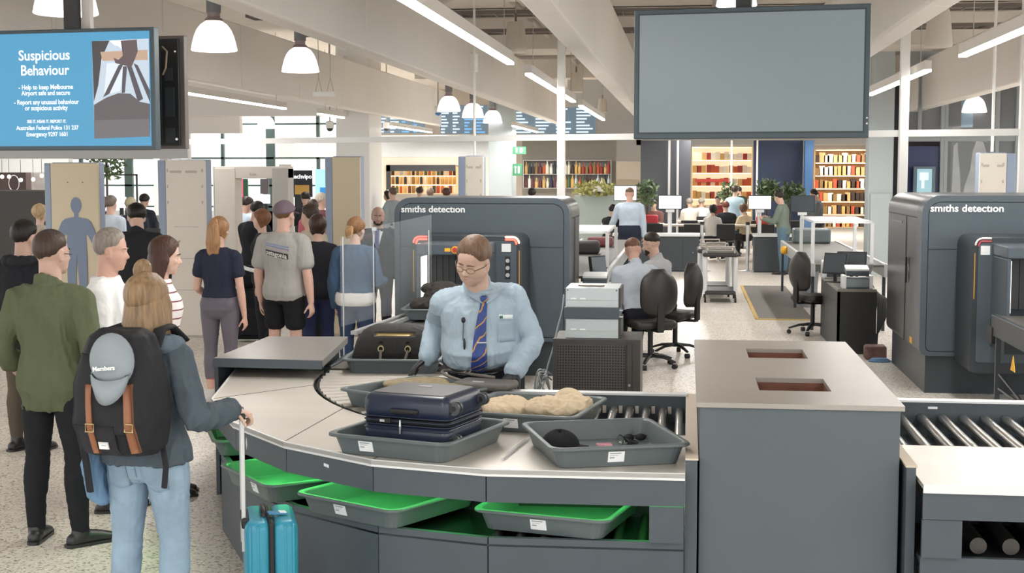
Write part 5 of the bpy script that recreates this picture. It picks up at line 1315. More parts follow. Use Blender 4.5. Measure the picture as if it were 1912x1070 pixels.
tr_ = bvh(pr['top'].data); zc = 1.335
patch(tr_, lambda u, v: (-.115 + .235*u, zc - .045*u + .052*v - .03), 8, 3, -1, .004, 'print_box', mat('print_dark', hexc('4a4a4e'), .7), o)
for k, (c_, dz) in enumerate((('6d93c9', .060), ('c9a6b0', .048), ('6d93c9', .082))): patch(tr_, lambda u, v: (-.115 + .245*u, zc - .045*u + dz + .006*v), 8, 1, -1, .004, 'print_line', mat('print_' + c_, hexc(c_), .7), o)
me_ = text_mesh('patagonia', .062, 0, bold=.001)
for v in me_.vertices: v.co = V((v.co.x*.92, 0, v.co.y + zc - .026 - v.co.x*.19))
drape(me_, tr_, -1, .007)
me_.materials.clear(); ob_ = obj('print_lettering', me_, mat('print_cream', hexc('e2dfd6'), .7), o)
# --- woman in denim with a ponytail
loc = PS(662, 193); o, H_, pr = person(loc, D(-6), dict(h=1.67, fem=True, build=1.06, head=(D(-20), D(4), 0), armR=dict(up=(.22, .05, -1), lo=(-.1, .9, .0)), armL=dict(up=(-.20, -.06, -1), lo=(0, .3, -1))),
    'woman with a blonde ponytail in a blue denim jacket behind the clear guard', dict(col='435a74', hem=.555, ease=.03, wr=.008, name='denim_jacket'), dict(col='33415c', name='jeans', waist=.56), dict(kind='long', t=.04, col='8a6444', jag=0), 'cfa28c', .010)
sm_ = MB(); H_.torso(sm_, .022, .475, .57); obj('shirt_tail', remesh(sm_, .012, 3), cloth('dedcd8'), o)
hh = H_.hh; st = [([H_.HM @ (V((dx, -.42, .12))*hh), H_.HM @ (V((dx*1.5, -.52, -.1))*hh), H_.HM @ (V((dx*1.6, -.50, -.42))*hh)], [.018, .024, .009]) for dx in (-.08, -.03, .03, .08)]
strands(st, .010, hairm('b08a60'), o, 'ponytail')
# --- bald man in the dark suit
loc = PS(705, 152); o, H_, pr = person(loc, D(188), dict(h=1.68, build=1.12, head=(D(6), D(8), 0), fat=.08), 'bald bearded man in a dark waistcoat and tie facing the viewer behind the denim jacket',
    dict(col='2a2a33', hem=.46, ease=.024, wr=.004, name='jacket'), dict(col='23242a'), None, '9c7360', .011)
tr_ = bvh(pr['top'].data); patch(tr_, lambda u, v: ((u - .5)*(.05 + .10*v), 1.20 + .20*v), 4, 5, 1, .004, 'shirt_front', cloth('dcdfe6'), o); patch(tr_, lambda u, v: ((u - .5)*.05, 1.16 + .22*v), 2, 5, 1, .010, 'tie', mat('tie_violet', hexc('4b4a8c'), .5), o)
def beard(o, H_, col, t=.03): 
    R = H_.HM.to_3x3(); b = MB()
    for s_ in (-1, 1): b.ell(H_.HM @ (V((s_*.15, .16, -.27))*H_.hh), [q*H_.hh for q in (.105, .16, .15)], 12, 8, R)
    b.ell(H_.HM @ (V((0, .24, -.37))*H_.hh), [q*H_.hh for q in (.15, .12, .11)], 12, 8, R); b.ell(H_.HM @ (V((0, .325, -.19))*H_.hh), [q*H_.hh for q in (.09, .03, .018)], 10, 6, R)
    return obj('beard', remesh(b, .008, 2), hairm(col), o)
beard(o, H_, '3a2c26')
# --- two seated operators
seat = dict(pelvis=(0, -.02, .56), legL=dict(up=(-.18, 1, -.10), lo=(0, .05, -1)), legR=dict(up=(.18, 1, -.10), lo=(0, .05, -1)))
loc = V((-.53, 15.14, 0)); M_ps = cloth('b9c0ca')
o, H_, pr = person(loc, D(24), dict(h=1.78, build=1.06, lean=D(14), head=(D(-22), D(6), 0), armL=dict(up=(-.1, .45, -1), lo=(.1, 1, .05)), armR=dict(up=(.12, .4, -1), lo=(-.2, 1, .1)), **seat),
    'seated man in a pale shirt seen from behind, in the nearer black chair', dict(m=M_ps, hem=.545, ease=.020, wr=.007, collar=True), dict(col='24262c', ease=.014), dict(kind='fade', t=.03, col='6b4a38', top=.05), 'c08c74', .009)
obj('lanyard', MB().tube([H_.T((-.05*H_.h, -.01, .838*H_.h)), H_.T((-.03*H_.h, -.055, .846*H_.h)), H_.T((.03*H_.h, -.055, .846*H_.h)), H_.T((.05*H_.h, -.01, .838*H_.h))], [.007]*4, 8), mat('lanyard_navy', hexc('2b3350'), .6), o)
loc = V((-.30, 15.98, 0))
o, H_, pr = person(loc, D(62), dict(h=1.80, build=1.04, lean=D(10), head=(D(18), D(4), 0), armL=dict(up=(-.1, .45, -1), lo=(.2, 1, .1)), armR=dict(up=(.12, .35, -1), lo=(-.1, 1, .1)), **seat),
    'seated bearded man in a pale grey shirt seen in profile', dict(col='b0b1b3', hem=.545, ease=.018, wr=.006, collar=True), dict(col='24262c', ease=.014), dict(kind='fade', t=.04, col='2c211b', top=.08), 'c79c86', .009)
beard(o, H_, '2a1f1a')
# --- standing officer in the distance
loc = V((PY(1176, 320, 27.2).x, 27.2, 0)); o, H_, pr = person(loc, D(4), dict(h=1.80, build=1.14, head=(0, D(10), 0), armL=dict(up=(-.35, .35, -1), lo=(-.25, .7, -.6)), armR=dict(up=(.18, -.05, -1), lo=(.05, .1, -1))),
    'standing officer in a pale blue shirt seen from behind at the far counters', dict(col='b3c0ce', hem=.56, ease=.022, wr=.006, sleeve=1.95), dict(col='262b3a', waist=.585, ease=.032), dict(kind='fade', t=.02, col='5a4438'), 'c08e78', .013)
# ---------------------------------------------------------------- lamps
M_led = emis('led_white', (1, .985, .95), 9)
M_fix = mat('fixture_white', hexc('d8d2ca'), .5)
LAMPI = 82.
def linear_light(x, y0, y1, label, z=3.2, power=None):
    r = empty('ceiling_light', (x, (y0+y1)/2, z), 0, label, 'ceiling light', 'long linear ceiling lights'); l = (y1-y0)/2
    obj('housing', MB().box(-.038, .038, -l, l, .004, .10), M_fix, r)
    obj('diffuser', MB().box(-.035, .035, -l+.004, l-.004, -.022, .004), M_led, r)
    for y in (-l + .5, l - .5): obj('suspension_wire', MB().cyl((0, y, .1), (0, y, min(1.25, 5.28 - z)), .004, n=6), M_steelp, r)
    ld = bpy.data.lights.new('tube', 'AREA'); ld.shape = 'RECTANGLE'; ld.size = .07; ld.size_y = 2*l - .02
    ld.energy = LAMPI*(y1-y0)/6.3*(power or 1); ld.color = (1, .975, .94)
    lo_ = bpy.data.objects.new('tube', ld); COL.objects.link(lo_); lo_.parent = r; lo_.location = (0, 0, -.025)
    return r
def zy(px, py, z): return P(px, py, z).y
a0 = P(948, 117, 3.2).y; b0, b1 = P(978, 137, 3.2).y, P(1061, 189, 3.2).y; c0, c1 = P(1074, 197, 3.2).y, P(1118, 223, 3.2).y
linear_light(-1.8, 6.8, a0, 'long linear light nearest the viewer, top centre of the ceiling')
linear_light(-1.8, b0, b1, 'linear light crossing in front of the slim white post')
linear_light(-1.8, c0, c1, 'short far linear light just right of the slim white post')
d0 = P(1778, 103, 3.2).y; e0, e1 = P(1733, 130, 3.2).y, P(1628, 176, 3.2).y
linear_light(2.57, 7.0, d0, 'long linear light at the top right corner')
linear_light(2.57, e0, e1, 'linear light right of the large blank screen')
linear_light(2.57, e1 + 1.4, e1 + 7.6, 'linear light continuing behind the large blank screen')
g0, g1 = P(343, 178, 3.2), P(525, 202, 3.2); h0, h1 = P(571, 212, 3.2), P(637, 219, 3.2)
linear_light(-7.0, g0.y - 2, g1.y, 'long linear light beside the hanging screens on the left')
linear_light(-7.0, h0.y, h1.y, 'short linear light above the white column')
for x in (-11.4, -7.0, -1.8, 2.57, 6.6, 10.5):
    for y in (-4, 1.2): linear_light(x, y - 2, y + 2.6, 'unseen linear light added behind the viewer')  # unseen lamps added overhead to brighten the hall
for x in (-11.4, 6.6, 10.5):
    for y in ((9, 14) if x < 0 else (9, 16, 23)): linear_light(x, y - 3, y + 3, 'added linear light in the side aisles')  # extra lamp rows added to lift the interior light
for x in (-19, -15, -11, -7.5, -4.5, -.2, 4, 8):
    for y in (33.5, 43.6): linear_light(x + .3, y, y + 5.4, 'added linear light over the concourse', z=4.55 if x < -10 else 3.2, power=2.4)  # lamps added to brighten the underlit far concourse
M_dome = mat('dome_acrylic', hexc('e9e6e6'), .3, emit=(1, .97, .95), estr=.8)
M_bulb = emis('lamp_glow', (1, .97, .93), 5)
def dome_light(x, y, z, d, label, tube=1.85):
    r = empty('dome_pendant', (x, y, z), 0, label, 'pendant lamp', 'ribbed dome pendant lamps'); R_ = d/2
    n = 48
    def ring(rr, zz, rib=.012): return [((rr*(1 + (rib if k % 2 else -rib)))*cos(2*pi*k/n), (rr*(1 + (rib if k % 2 else -rib)))*sin(2*pi*k/n), zz) for k in range(n)]
    prof = [(1.0, 0), (.985, .06), (.94, .16), (.86, .30), (.74, .43), (.58, .53), (.36, .60), (.22, .615)]
    mb = MB(); mb.rings([ring(R_*a, R_*b*2.1) for a, b in prof] + [ring(R_*a*.96, R_*b*2.1 - .006) for a, b in reversed(prof)], caps=False)
    obj('shade', mb, M_dome, r, smooth=True)
    obj('rim', MB().lathe((0, 0, 0), [(R_*.99, -.012), (R_*1.02, -.006), (R_*1.02, .008), (R_*.97, .008), (R_*.97, -.012)], 32), M_dome, r, smooth=True)
    obj('bulb', MB().ell((0, 0, R_*.62), (R_*.42, R_*.42, R_*.5), 16, 8), M_bulb, r, smooth=True)
    obj('collar', MB().lathe((0, 0, R_*1.26), [(R_*.42, 0), (R_*.36, .03), (R_*.28, .04), (R_*.28, .10)], 20), mat('collar_rose', hexc('a8979a'), .5), r, autos=40)
    obj('ballast', MB().cyl((0, 0, R_*1.26 + .09), (0, 0, R_*1.26 + .42), R_*.32, n=18), mat('ballast_grey', hexc('85898c'), .5), r, autos=40)
    obj('stem', MB().cyl((0, 0, R_*1.26 + .42), (0, 0, tube), .02, n=8), M_steelp, r)
    return r
for px, py, w, lab in ((123, 24, 116, 'dome pendant cut off by the top of the picture above the hanging screens'), (400, 93, 84, 'largest whole dome pendant lamp, right of the hanging screens'), (561, 133, 69, 'second whole dome pendant lamp, below the deep white beam'),
                       (838, 207, 43, 'first of three small far dome pendants, beside the blue-lensed camera'), (883, 219, 41, 'middle of the three small far dome pendants'), (920, 229, 36, 'third small far dome pendant in front of the grey column'),
                       (1765, 221, 41, 'small dome pendant on the right, lower of the two by the shop front'), (1819, 209, 45, 'small dome pendant on the right, higher of the two by the shop front'),
                       (421, 230, 39, 'flat-looking far dome pendant below the left bulkhead'), (497, 239, 34, 'far dome pendant below the left bulkhead, right one'), (347, 226, 34, 'far dome pendant just right of the hanging screens'), (1375, 10, 75, 'dome pendant peeping over the large blank screen')):
    s = w/.5; d = F_PX/s; q = CAM + ray(px, py)*d
    dome_light(q.x, q.y, q.z, .5, lab, tube=5.25 - q.z)
# tapered white hanging speakers
M_spk = mat('speaker_white', hexc('cfc6ba'), .6)
for px, py, w, lab in ((963, 98, 42, 'largest tapered white hanging speaker, left of the slim post'), (1076, 172, 27, 'second tapered hanging speaker, just right of the slim post'), (1125, 210, 19, 'smallest far tapered hanging speaker'), (1752, 88, 52, 'tapered white hanging speaker at the upper right')):
    s = w/.30; d = F_PX/s; q = CAM + ray(px, py)*d
    r = empty('hanging_speaker', (q.x, q.y, q.z), 0, lab, 'speaker', 'tapered hanging speakers')
    obj('cabinet', MB().lathe((0, 0, 0), [(.125, -.005), (.14, 0), (.15, .02), (.145, .06), (.118, .36), (.105, .40), (.04, .405)], 28), M_spk, r, autos=40)
    obj('hook', MB().cyl((0, 0, .40), (0, 0, .52), .016, n=8), mat('hook_rust', hexc('8a6a55'), .6), r)
    obj('suspension_wire', MB().cyl((0, 0, .52), (0, 0, 5.25 - q.z), .006, n=6), M_steelp, r)
q = CAM + ray(885, 134)*(F_PX/133)
r = empty('hanging_lamp', tuple(q), 0, 'small white cylinder hanging in front of the deep white beam', 'lamp')
obj('body', MB().lathe((0, 0, 0), [(.055, 0), (.06, .01), (.06, .06), (.057, .065), (.06, .07), (.06, .25), (.05, .26)], 20), M_white, r, autos=40); obj('suspension_wire', MB().cyl((0, 0, .26), (0, 0, 5.25 - q.z), .006, n=6), M_steelp, r)
q = CAM + ray(606, 180)*(F_PX/125)
r = empty('emergency_light', tuple(q), 0, 'small white box hanging on wires beside the second dome pendant', 'emergency light')
obj('body', MB().box(-.17, .17, -.06, .06, 0, .07), M_white, r, bevel=.01)
for s_ in (-.09, .09): obj('hanger', MB().cyl((s_-.05, 0, .07), (s_, 0, .28), .005, n=6).cyl((s_+.05, 0, .07), (s_, 0, .28), .005, n=6).cyl((s_, 0, .28), (s_, 0, 5.25 - q.z), .005, n=6), M_steelp, r)
for px, py, s, lab, c_ in ((818, 214, 80, 'small ceiling camera with a blue lens below the beams', '3f86c8'), (722, 243, 75, 'small white dome camera at the left of the flight boards', '2b2c2e'), (616, 243, 85, 'small white dome camera left of the white column', '2b2c2e')):
    q = CAM + ray(px, py)*(F_PX/s); r = empty('ceiling_camera', tuple(q), 0, lab, 'camera', 'dome security cameras')
    obj('housing', MB().lathe((0, 0, .04), [(.08, 0), (.09, .02), (.09, .14), (.05, .16)], 16), M_white, r, autos=40); obj('lens_dome', MB().ell((0, 0, .04), (.075, .075, .07), 14, 8), mat('lens_' + c_, hexc(c_), .15), r, smooth=True)
    obj('stem', MB().cyl((0, 0, .18), (0, 0, 5.25 - q.z), .015, n=6), M_steelp, r)

# ---------------------------------------------------------------- hanging screens
class Plane:
    def __init__(s, o, rz): s.o = V(o); s.r = V((cos(rz), sin(rz), 0)); s.n = V((sin(rz), -cos(rz), 0)); s.rz = rz
    def uv(s, px, py):
        r = ray(px, py); t = (s.o - CAM).dot(s.n)/r.dot(s.n); q = CAM + r*t - s.o; return q.dot(s.r), q.z
M_tvf = mat('tv_frame', hexc('3e4a50'), .35, metal=.3)
# large blank screen on the right
pl = Plane((-.30, 7.56, 2.1), radians(-7.4))
u0, v0 = pl.uv(1183, 260); u1, v1 = pl.uv(1627, 6)
tv = empty('hanging_screen', (-.30, 7.56, 2.1), radians(-7.4), 'large blank grey screen hanging from the ceiling', 'screen')
obj('bezel', MB().box(u0, u1, 0, .07, v0, v1), M_tvf, tv, bevel=.004)
obj('inner_lip', MB().box(u0 + .022, u1 - .022, -.003, .01, v0 + .028, v1 - .022), mat('tv_lip', hexc('23302f'), .4), tv)
obj('screen', MB().box(u0 + .03, u1 - .03, -.004, .0, v0 + .036, v1 - .03), mat('tv_blank', hexc('5f6a6e'), .25, emit=(.28, .34, .35), estr=.22), tv)
obj('indicator_light', MB().box(u1 - .014, u1 - .006, -.003, 0, v0 + .07, v0 + .078).box(u1 - .014, u1 - .006, -.003, 0, v0 + .10, v0 + .106), M_letter, tv)
um = pl.uv(1385, 0)[0]
obj('ceiling_pole', MB().box(um - .04, um + .04, .09, .17, v0 + .3, 3.1), M_darkf, tv); obj('wall_bracket', MB().box(um - .2, um + .2, .07, .10, v0 + .2, v0 + .5), M_darkf, tv)
# announcement screen on the left
pl = Plane((-3.08, 7.85, 2.1), radians(-6)); rr_ = pl.rz
tv = empty('announcement_screen', tuple(pl.o), rr_, 'blue announcement screen with white writing hanging at the upper left', 'screen')
u1, v1 = pl.uv(287, 50); _, v0 = pl.uv(287, 280); u0 = u1 - 1.27
obj('bezel', MB().box(u0, u1, 0, .06, v0, v1), M_tvf, tv, bevel=.004)
M_blue = emis('screen_blue', hexc('46a0cc'), .72)
obj('screen', MB().box(u0 + .02, u1 - .028, -.003, 0, v0 + .025, v1 - .022), M_blue, tv)
M_wtxt = emis('screen_text', (.93, .97, 1), .95)
R2, U2 = (1, 0, 0), (0, 0, 1)
for txt, px, py, hpx, wpx in (('Suspicious', 83, 104, 24, 107), ('Behaviour', 84, 132, 24, 101), ('- Help to keep Melbourne', 86, 163, 11, 114), ('Airport safe and secure', 86, 174, 11, 102),
                         ('- Report any unusual behaviour', 87, 191, 11, 136), ('or suspicious activity', 87, 202, 11, 90), ('SEE IT. HEAR IT. REPORT IT.', 88, 227, 7, 82), ('Australian Federal Police 131 237', 89, 239, 10, 131), ('Emergency 9297 1601', 89, 251, 10, 86)):
    u, v = pl.uv(px, py); sz = hpx/318*1.12
    me_ = text_mesh(txt, 1.0, 0, bold=.012); w_ = max(p_.co.x for p_ in me_.vertices) - min(p_.co.x for p_ in me_.vertices)
    k_ = (wpx/318)/w_/sz; bpy.data.meshes.remove(me_)
    text(txt, sz, M_wtxt, (u, -.0045, v), R2, U2, tv, depth=.0005, bold=.0006 if hpx < 15 else .0012, width=k_)
# picture on it: a raised hand holding the straps of a dark bag
def spoly(pts, m_, name, e): 
    w = [pl.uv(*p_) for p_ in pts]; mb = MB(); n = len(w)
    mb.add([(a, -.0035 - e, b) for a, b in w], [tuple(range(n))]); o = obj(name, mb, m_, tv); 
    nrm = o.data.polygons[0].normal
    if nrm.y > 0: o.data.flip_normals()
    return o
E_ = lambda h, s=.75: emis('photo_' + h, hexc(h), s)
spoly([(172, 77), (278, 72), (281, 255), (177, 259)], E_('c9d8e6'), 'photo_ground', 0)
spoly([(172, 77), (205, 76), (190, 110), (184, 160), (176, 190)], E_('3a3438'), 'photo_shadow', .0004)
spoly([(188, 97), (276, 93), (277, 112), (192, 114)], E_('c7a58c'), 'photo_wall', .0005)
spoly([(200, 118), (232, 116), (225, 170), (195, 178)], E_('e8f0fa'), 'photo_glow', .0005)
spoly([(205, 76), (238, 75), (228, 92), (222, 86), (214, 84)], E_('f3f6ff', 1.1), 'photo_glow', .0006)
for pts in (((222, 122), (232, 118), (205, 175), (193, 182)), ((230, 124), (238, 124), (234, 173), (228, 174)), ((238, 124), (246, 122), (268, 185), (258, 190)), ((250, 118), (258, 122), (281, 170), (281, 192))): spoly(pts, E_('4a4650'), 'photo_strap', .0009)
spoly([(226, 76), (256, 74), (258, 96), (252, 112), (246, 126), (232, 122), (216, 118), (213, 108), (222, 112), (230, 104)], E_('5d4a50'), 'photo_hand', .0013)
spoly([(176, 196), (200, 182), (222, 174), (244, 175), (262, 190), (281, 194), (281, 255), (177, 259)], E_('5b5357'), 'photo_bag', .0011)
spoly([(178, 225), (279, 222), (281, 255), (177, 259)], E_('6c686c'), 'photo_bag', .0013)
up_ = pl.uv(113, 30)[0]
obj('ceiling_pole', MB().box(up_ - .04, up_ + .04, .10, .16, v1 - .3, 3.1), M_darkf, tv); obj('ceiling_pole', MB().box(up_ + .045, up_ + .10, .16, .20, v1 - .3, 3.1), M_fix, tv)
pl2 = Plane((-3.31, 8.43, 2.1), radians(-6)); a_, _b = pl2.uv(236, 66); b_, t_ = pl2.uv(343, 66); _, bt = pl2.uv(343, 278)
bs = empty('hanging_screen', tuple(pl2.o), radians(-6), 'dark back of a screen hanging behind the blue announcement screen', 'screen')
obj('bezel', MB().box(b_ - 1.27, b_, 0, .05, bt, t_), mat('tv_edge', hexc('5c5350'), .4), bs, bevel=.004)
obj('back_panel', MB().box(b_ - 1.25, b_ - .03, -.02, 0, bt + .02, t_ - .02), mat('tv_back', hexc('17191c'), .5), bs, bevel=.004)
dm = MB().box(b_ - .12, b_ - .06, -.03, -.018, bt + .2, bt + .38).box(b_ - .12, b_ - .07, -.028, -.018, bt + .42, bt + .50).box(b_ - .15, b_ - .145, -.026, -.018, bt + .05, t_ - .1).box(b_ - .12, b_ - .06, -.03, -.018, bt + .04, bt + .13).box(b_ - .2, b_ - .16, -.04, -.018, bt + .05, bt + .16)
obj('connector_board', dm, mat('tv_board', hexc('2c3136'), .4), bs)
obj('cable', MB().tube([(b_ - .13, -.03, t_ - .07), (b_ - .09, -.05, t_ - .1), (b_ - .10, -.05, t_ - .2), (b_ - .13, -.03, t_ - .24)], .006, 6), mat('cable_tan', hexc('8a7a63'), .5), bs)
obj('screw', MB().cyl((b_ - .05, -.026, bt + .06), (b_ - .05, -.018, bt + .06), .008, n=8).cyl((b_ - .05, -.026, t_ - .1), (b_ - .05, -.018, t_ - .1), .006, n=8), M_letter, bs)

# ---------------------------------------------------------------- the far concourse
def pbox(px0, px1, py0, py1, Y, d, name=None, m_=None, **k):
    """box standing at depth Y whose front fills this rectangle of the view"""
    a = PY(px0, py1, Y); b = PY(px1, py0, Y); mb = MB().box(a.x, b.x, Y, Y + d, a.z, b.z)
    return mb if name is None else obj(name, mb, m_, **k)
M_warmsh = mat('shelf_warm_glow', hexc('d6b98a'), .6, emit=hexc('ffd9a0'), estr=.35)  # warm shop light put into the shelf material as its own glow
M_shdk = mat('shelf_dark', hexc('3a3330'), .6)
prodM = [mat('product_' + h, hexc(h), .5) for h in ('c9a25e', '3c2b22', '9c3a2c', 'dcd3c0', '47603f', '8a6b3f', 'b9c3c6', '5d2f33', 'e6e0d2', '28323f', 'b7502e', 'caa36a')]
bm_b = MB().lathe((0, 0, 0), [(.04, 0), (.042, .02), (.042, .17), (.016, .22), (.015, .29), (.002, .295)], 10).mesh('bottle')
bm_x = MB().box(-.06, .06, -.06, .06, 0, .18).mesh('carton')
for m_ in (bm_b, bm_x): m_.materials.append(prodM[0])
def products(kind, n_row, x0, x1, y, zs, grp, lab, sc=1.0, seed=1, pick=None):
    q = random.Random(seed)
    for z in zs:
        for i in range(n_row):
            o = bpy.data.objects.new(kind, bm_b if kind == 'bottle' else bm_x); COL.objects.link(o)
            o.location = (x0 + (x1-x0)*(i + .5)/n_row + q.uniform(-.01, .01), y, z); s = sc*q.uniform(.8, 1.15); o.scale = (sc*q.uniform(.85, 1.1), sc, s)
            o.material_slots[0].link = 'OBJECT'; o.material_slots[0].material = q.choice(pick or prodM)
            tag(o, lab, kind, grp)
def shelf_unit(px0, px1, py0, py1, Y, n, label, m_back, m_board, lit=0.):
    a = PY(px0, py1, Y); b = PY(px1, py0, Y); w = b.x - a.x; h = b.z - a.z
    r = empty('display_shelf', (a.x, Y, a.z), 0, label, 'shelf', 'shop display shelves')
    obj('back_panel', MB().box(0, w, .35, .38, 0, h), m_back, r); zs = []
    for k in range(n + 1):
        z = h*k/n; zs.append(a.z + z + .021)
        obj('shelf_board', MB().box(0, w, 0, .35, z, z + .02), m_board, r)
        if lit and k: obj('strip_lamp', MB().box(.02, w - .02, .02, .04, z - .012, z - .004), emis('shelf_led', (1, .85, .62), lit), r)
    obj('side_panel', MB().box(-.02, 0, 0, .38, 0, h + .02), m_board, r); obj('side_panel', MB().box(w, w + .02, 0, .38, 0, h + .02), m_board, r)
    return a.x, b.x, zs[:-1]
# shop behind the beige wall
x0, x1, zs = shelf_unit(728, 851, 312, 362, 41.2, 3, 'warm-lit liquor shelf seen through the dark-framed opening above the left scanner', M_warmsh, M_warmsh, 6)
products('bottle', 16, x0, x1, 41.35, zs, 'bottles on the lit liquor shelf', 'bottle on the warm-lit liquor shelf in the dark-framed opening', 1.1, 2)
o = MB(); a, b = PY(722, 362, 39.95), PY(850, 308, 39.95); o.box(a.x, a.x + .12, 39.9, 40.0, a.z, b.z).box(a.x, b.x, 39.9, 40, b.z - .18, b.z); struct('trim_2', o, M_darkf)
# flight information boards
M_brd = mat('board_dark', hexc('53616b'), .4, emit=hexc('7f97a8'), estr=.35); M_row = emis('board_row', hexc('d5e6f6'), 1.0); M_rowb = emis('board_row_blue', hexc('6fb0ee'), 1.0)
for (a0, a1, t0, t1, lab) in ((706, 792, 212, 249, 'flight information board with pale blue rows, left of the three'), (822, 910, 196, 250, 'flight information board behind the small dome pendants'), (960, 1112, 200, 250, 'flight information board left and right of the slim white post')):
    Y = 39.3; A, B = PY(a0, t1, Y), PY(a1, t0, Y); r = empty('flight_board', (A.x, Y, A.z), 0, lab, 'information board', 'flight information boards'); w, h = B.x - A.x, B.z - A.z
    obj('case', MB().box(0, w, 0, .15, 0, h), M_brd, r); rows = MB(); k = 0
    nr = max(4, int(h/.085)); seg = 4
    for i in range(nr):
        for j in range(seg):
            rows.k = 1 if (j >= seg//2 and i < nr - 2 and a0 < 900) else 0
            rows.box(w*(j + .06)/seg, w*(j + .30 + .6*rnd.random())/seg, -.006, 0, h*(i + .25)/nr, h*(i + .72)/nr)
    o_ = obj('text_rows', rows, [M_row, M_rowb], r)
m = pbox(700, 1180, 251, 262, 39.2, .3); struct('trim_3', m, mat('ledge', hexc('c9cfd0'), .5))
# green signs
for py0, py1, lab, w_ in ((274, 288, 'green exit sign with a white running figure on the far wall', 25), (306, 328, 'small square green sign below the exit sign', 18)):
    A, B = PY(957, py1, 35.8), PY(957 + w_, py0, 35.8); r = empty('exit_sign', (A.x, 35.8, A.z), 0, lab, 'sign', 'green wall signs'); w, h = B.x - A.x, B.z - A.z
    obj('case', MB().box(0, w, 0, .05, 0, h), mat('sign_green', hexc('3f7f59'), .5, emit=hexc('4f9a6c'), estr=.08), r)
    p_ = MB().box(w*.55, w*.75, -.004, 0, h*.2, h*.8).ell((w*.3, -.002, h*.72), (.03, .003, .03), 8, 6).box(w*.24, w*.36, -.004, 0, h*.2, h*.6); obj('pictogram', p_, M_letter, r)
# middle shops: dark portals with bright goods
M_dkb = mat('portal_dark', hexc('3d3f45'), .6); M_gr = mat('shop_grey', hexc('a9a6a2'), .6)
for a0, a1, t0, t1, Y, m_ in ((975, 1150, 262, 352, 41, mat('shop_wall1', hexc('8f8a80'), .6)), (1195, 1290, 262, 400, 39, M_dkb), (1405, 1500, 262, 395, 40, mat('shop_navyb', hexc('2c3a55'), .5)), (1500, 1520, 262, 380, 39.5, mat('banner_blue', hexc('4d79ad'), .5))):
    mb = pbox(a0, a1, t0, 470, Y, .4); struct('wall_shop', mb, m_)
mb = pbox(1150, 1200, 335, 400, 43, .2); struct('wall_shop', mb, mat('shop_cream', hexc('ddd2bf'), .6))
for px in (1246, 1262, 1362, 1410): 
    mb = pbox(px, px + 6, 262, 470, 38.6, .1); struct('column', mb, M_white if px > 1300 else M_gr)
x0, x1, zs = shelf_unit(1292, 1404, 275, 420, 44, 6, 'brightly lit shop shelf in the middle of the concourse', mat('shelf_pink_glow', hexc('e0b9a0'), .5, emit=hexc('ffe2c4'), estr=.5), M_warmsh, 7)  # back panel glows by itself in place of light falling on the shelf
products('carton', 13, x0, x1, 44.15, zs, 'cartons on the bright middle shelf', 'small carton on the brightly lit middle shop shelf', 1.2, 5, [prodM[i] for i in (0, 2, 3, 8, 10, 11)])
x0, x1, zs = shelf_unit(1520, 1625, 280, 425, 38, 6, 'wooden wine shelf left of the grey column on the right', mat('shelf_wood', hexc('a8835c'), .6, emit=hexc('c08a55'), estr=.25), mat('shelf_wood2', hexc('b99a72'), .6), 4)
products('carton', 12, x0, x1, 38.15, zs, 'cartons on the wooden wine shelf', 'carton on the wooden shelf left of the grey column', 1.25, 8, [prodM[i] for i in (0, 1, 3, 5, 8, 10, 11)])
x0, x1, zs = shelf_unit(978, 1140, 300, 352, 40.6, 2, 'display shelf of bottles above the left-hand scanner, right of the exit sign', M_gr, M_gr, 0)
products('bottle', 24, x0, x1, 40.7, zs, 'bottles right of the exit sign', 'bottle on the grey shelf right of the exit sign', 1.2, 11)
# red sign band over the bright shop
for k in range(9):
    A = PY(1300 + 9*k, 339, 43.6); 
    pass
mb = pbox(1298, 1360, 334, 340, 43.8, .05); tag(obj('sign_band', mb, mat('sign_red', hexc('b5443c'), .5, emit=hexc('c2443c'), estr=.4)), 'thin red sign band over the bright middle shop', 'sign')
# counter display with hedge planter
mb = pbox(1072, 1160, 366, 470, 36, .6); c = (mb.v[0][0] + mb.v[1][0])/2
tag(obj('planter', mb, mat('planter_grey', hexc('8e9894'), .6)), 'long grey planter box behind the left-hand scanner', 'planter')
M_leaf = mat('leaf_green', hexc('4f6440'), .6, noise_amt=.3, noise_scale=6); M_leafy = mat('leaf_olive', hexc('8c8a4d'), .6, noise_amt=.3, noise_scale=6)
def plant(px0, px1, py0, py1, Y, label, m_=None, n=260, seed=1, pot=True):
    a = PY(px0, py1, Y); b = PY(px1, py0, Y); q = random.Random(seed); cx = (a.x + b.x)/2
    r = empty('potted_plant', (cx, Y, 0 if pot else a.z), 0, label, 'plant', 'plants in the concourse'); w, h = (b.x - a.x)/2, b.z - a.z; z0 = 0 if not pot else a.z
    mb = MB()
    for _ in range(n):
        t, u, v_ = q.uniform(-1, 1), q.uniform(-1, 1), q.random(); 
        if t*t + u*u*.5 + (2*v_-1)**2 > 1.3: continue
        c_ = V((t*w, u*min(w, .5), z0 + v_*h)); d1 = V((q.uniform(-1, 1), q.uniform(-1, 1), q.uniform(-.3, 1))).normalized()*q.uniform(.10, .2); d2 = d1.cross(V((q.uniform(-1, 1), q.uniform(-1, 1), q.uniform(-1, 1)))).normalized()*.035
        mb.add([c_, c_ + d1*.5 + d2, c_ + d1, c_ + d1*.5 - d2], [(0, 1, 2, 3)])
    obj('foliage', mb, m_ or M_leaf, r)
    if pot: obj('stem', MB().cyl((0, 0, .3), (0, 0, z0 + h*.6), .03, n=6), prodM[1], r); obj('pot', MB().lathe((0, 0, 0), [(.18, 0), (.25, .5), (.22, .5)], 14), M_shdk, r)
    return r
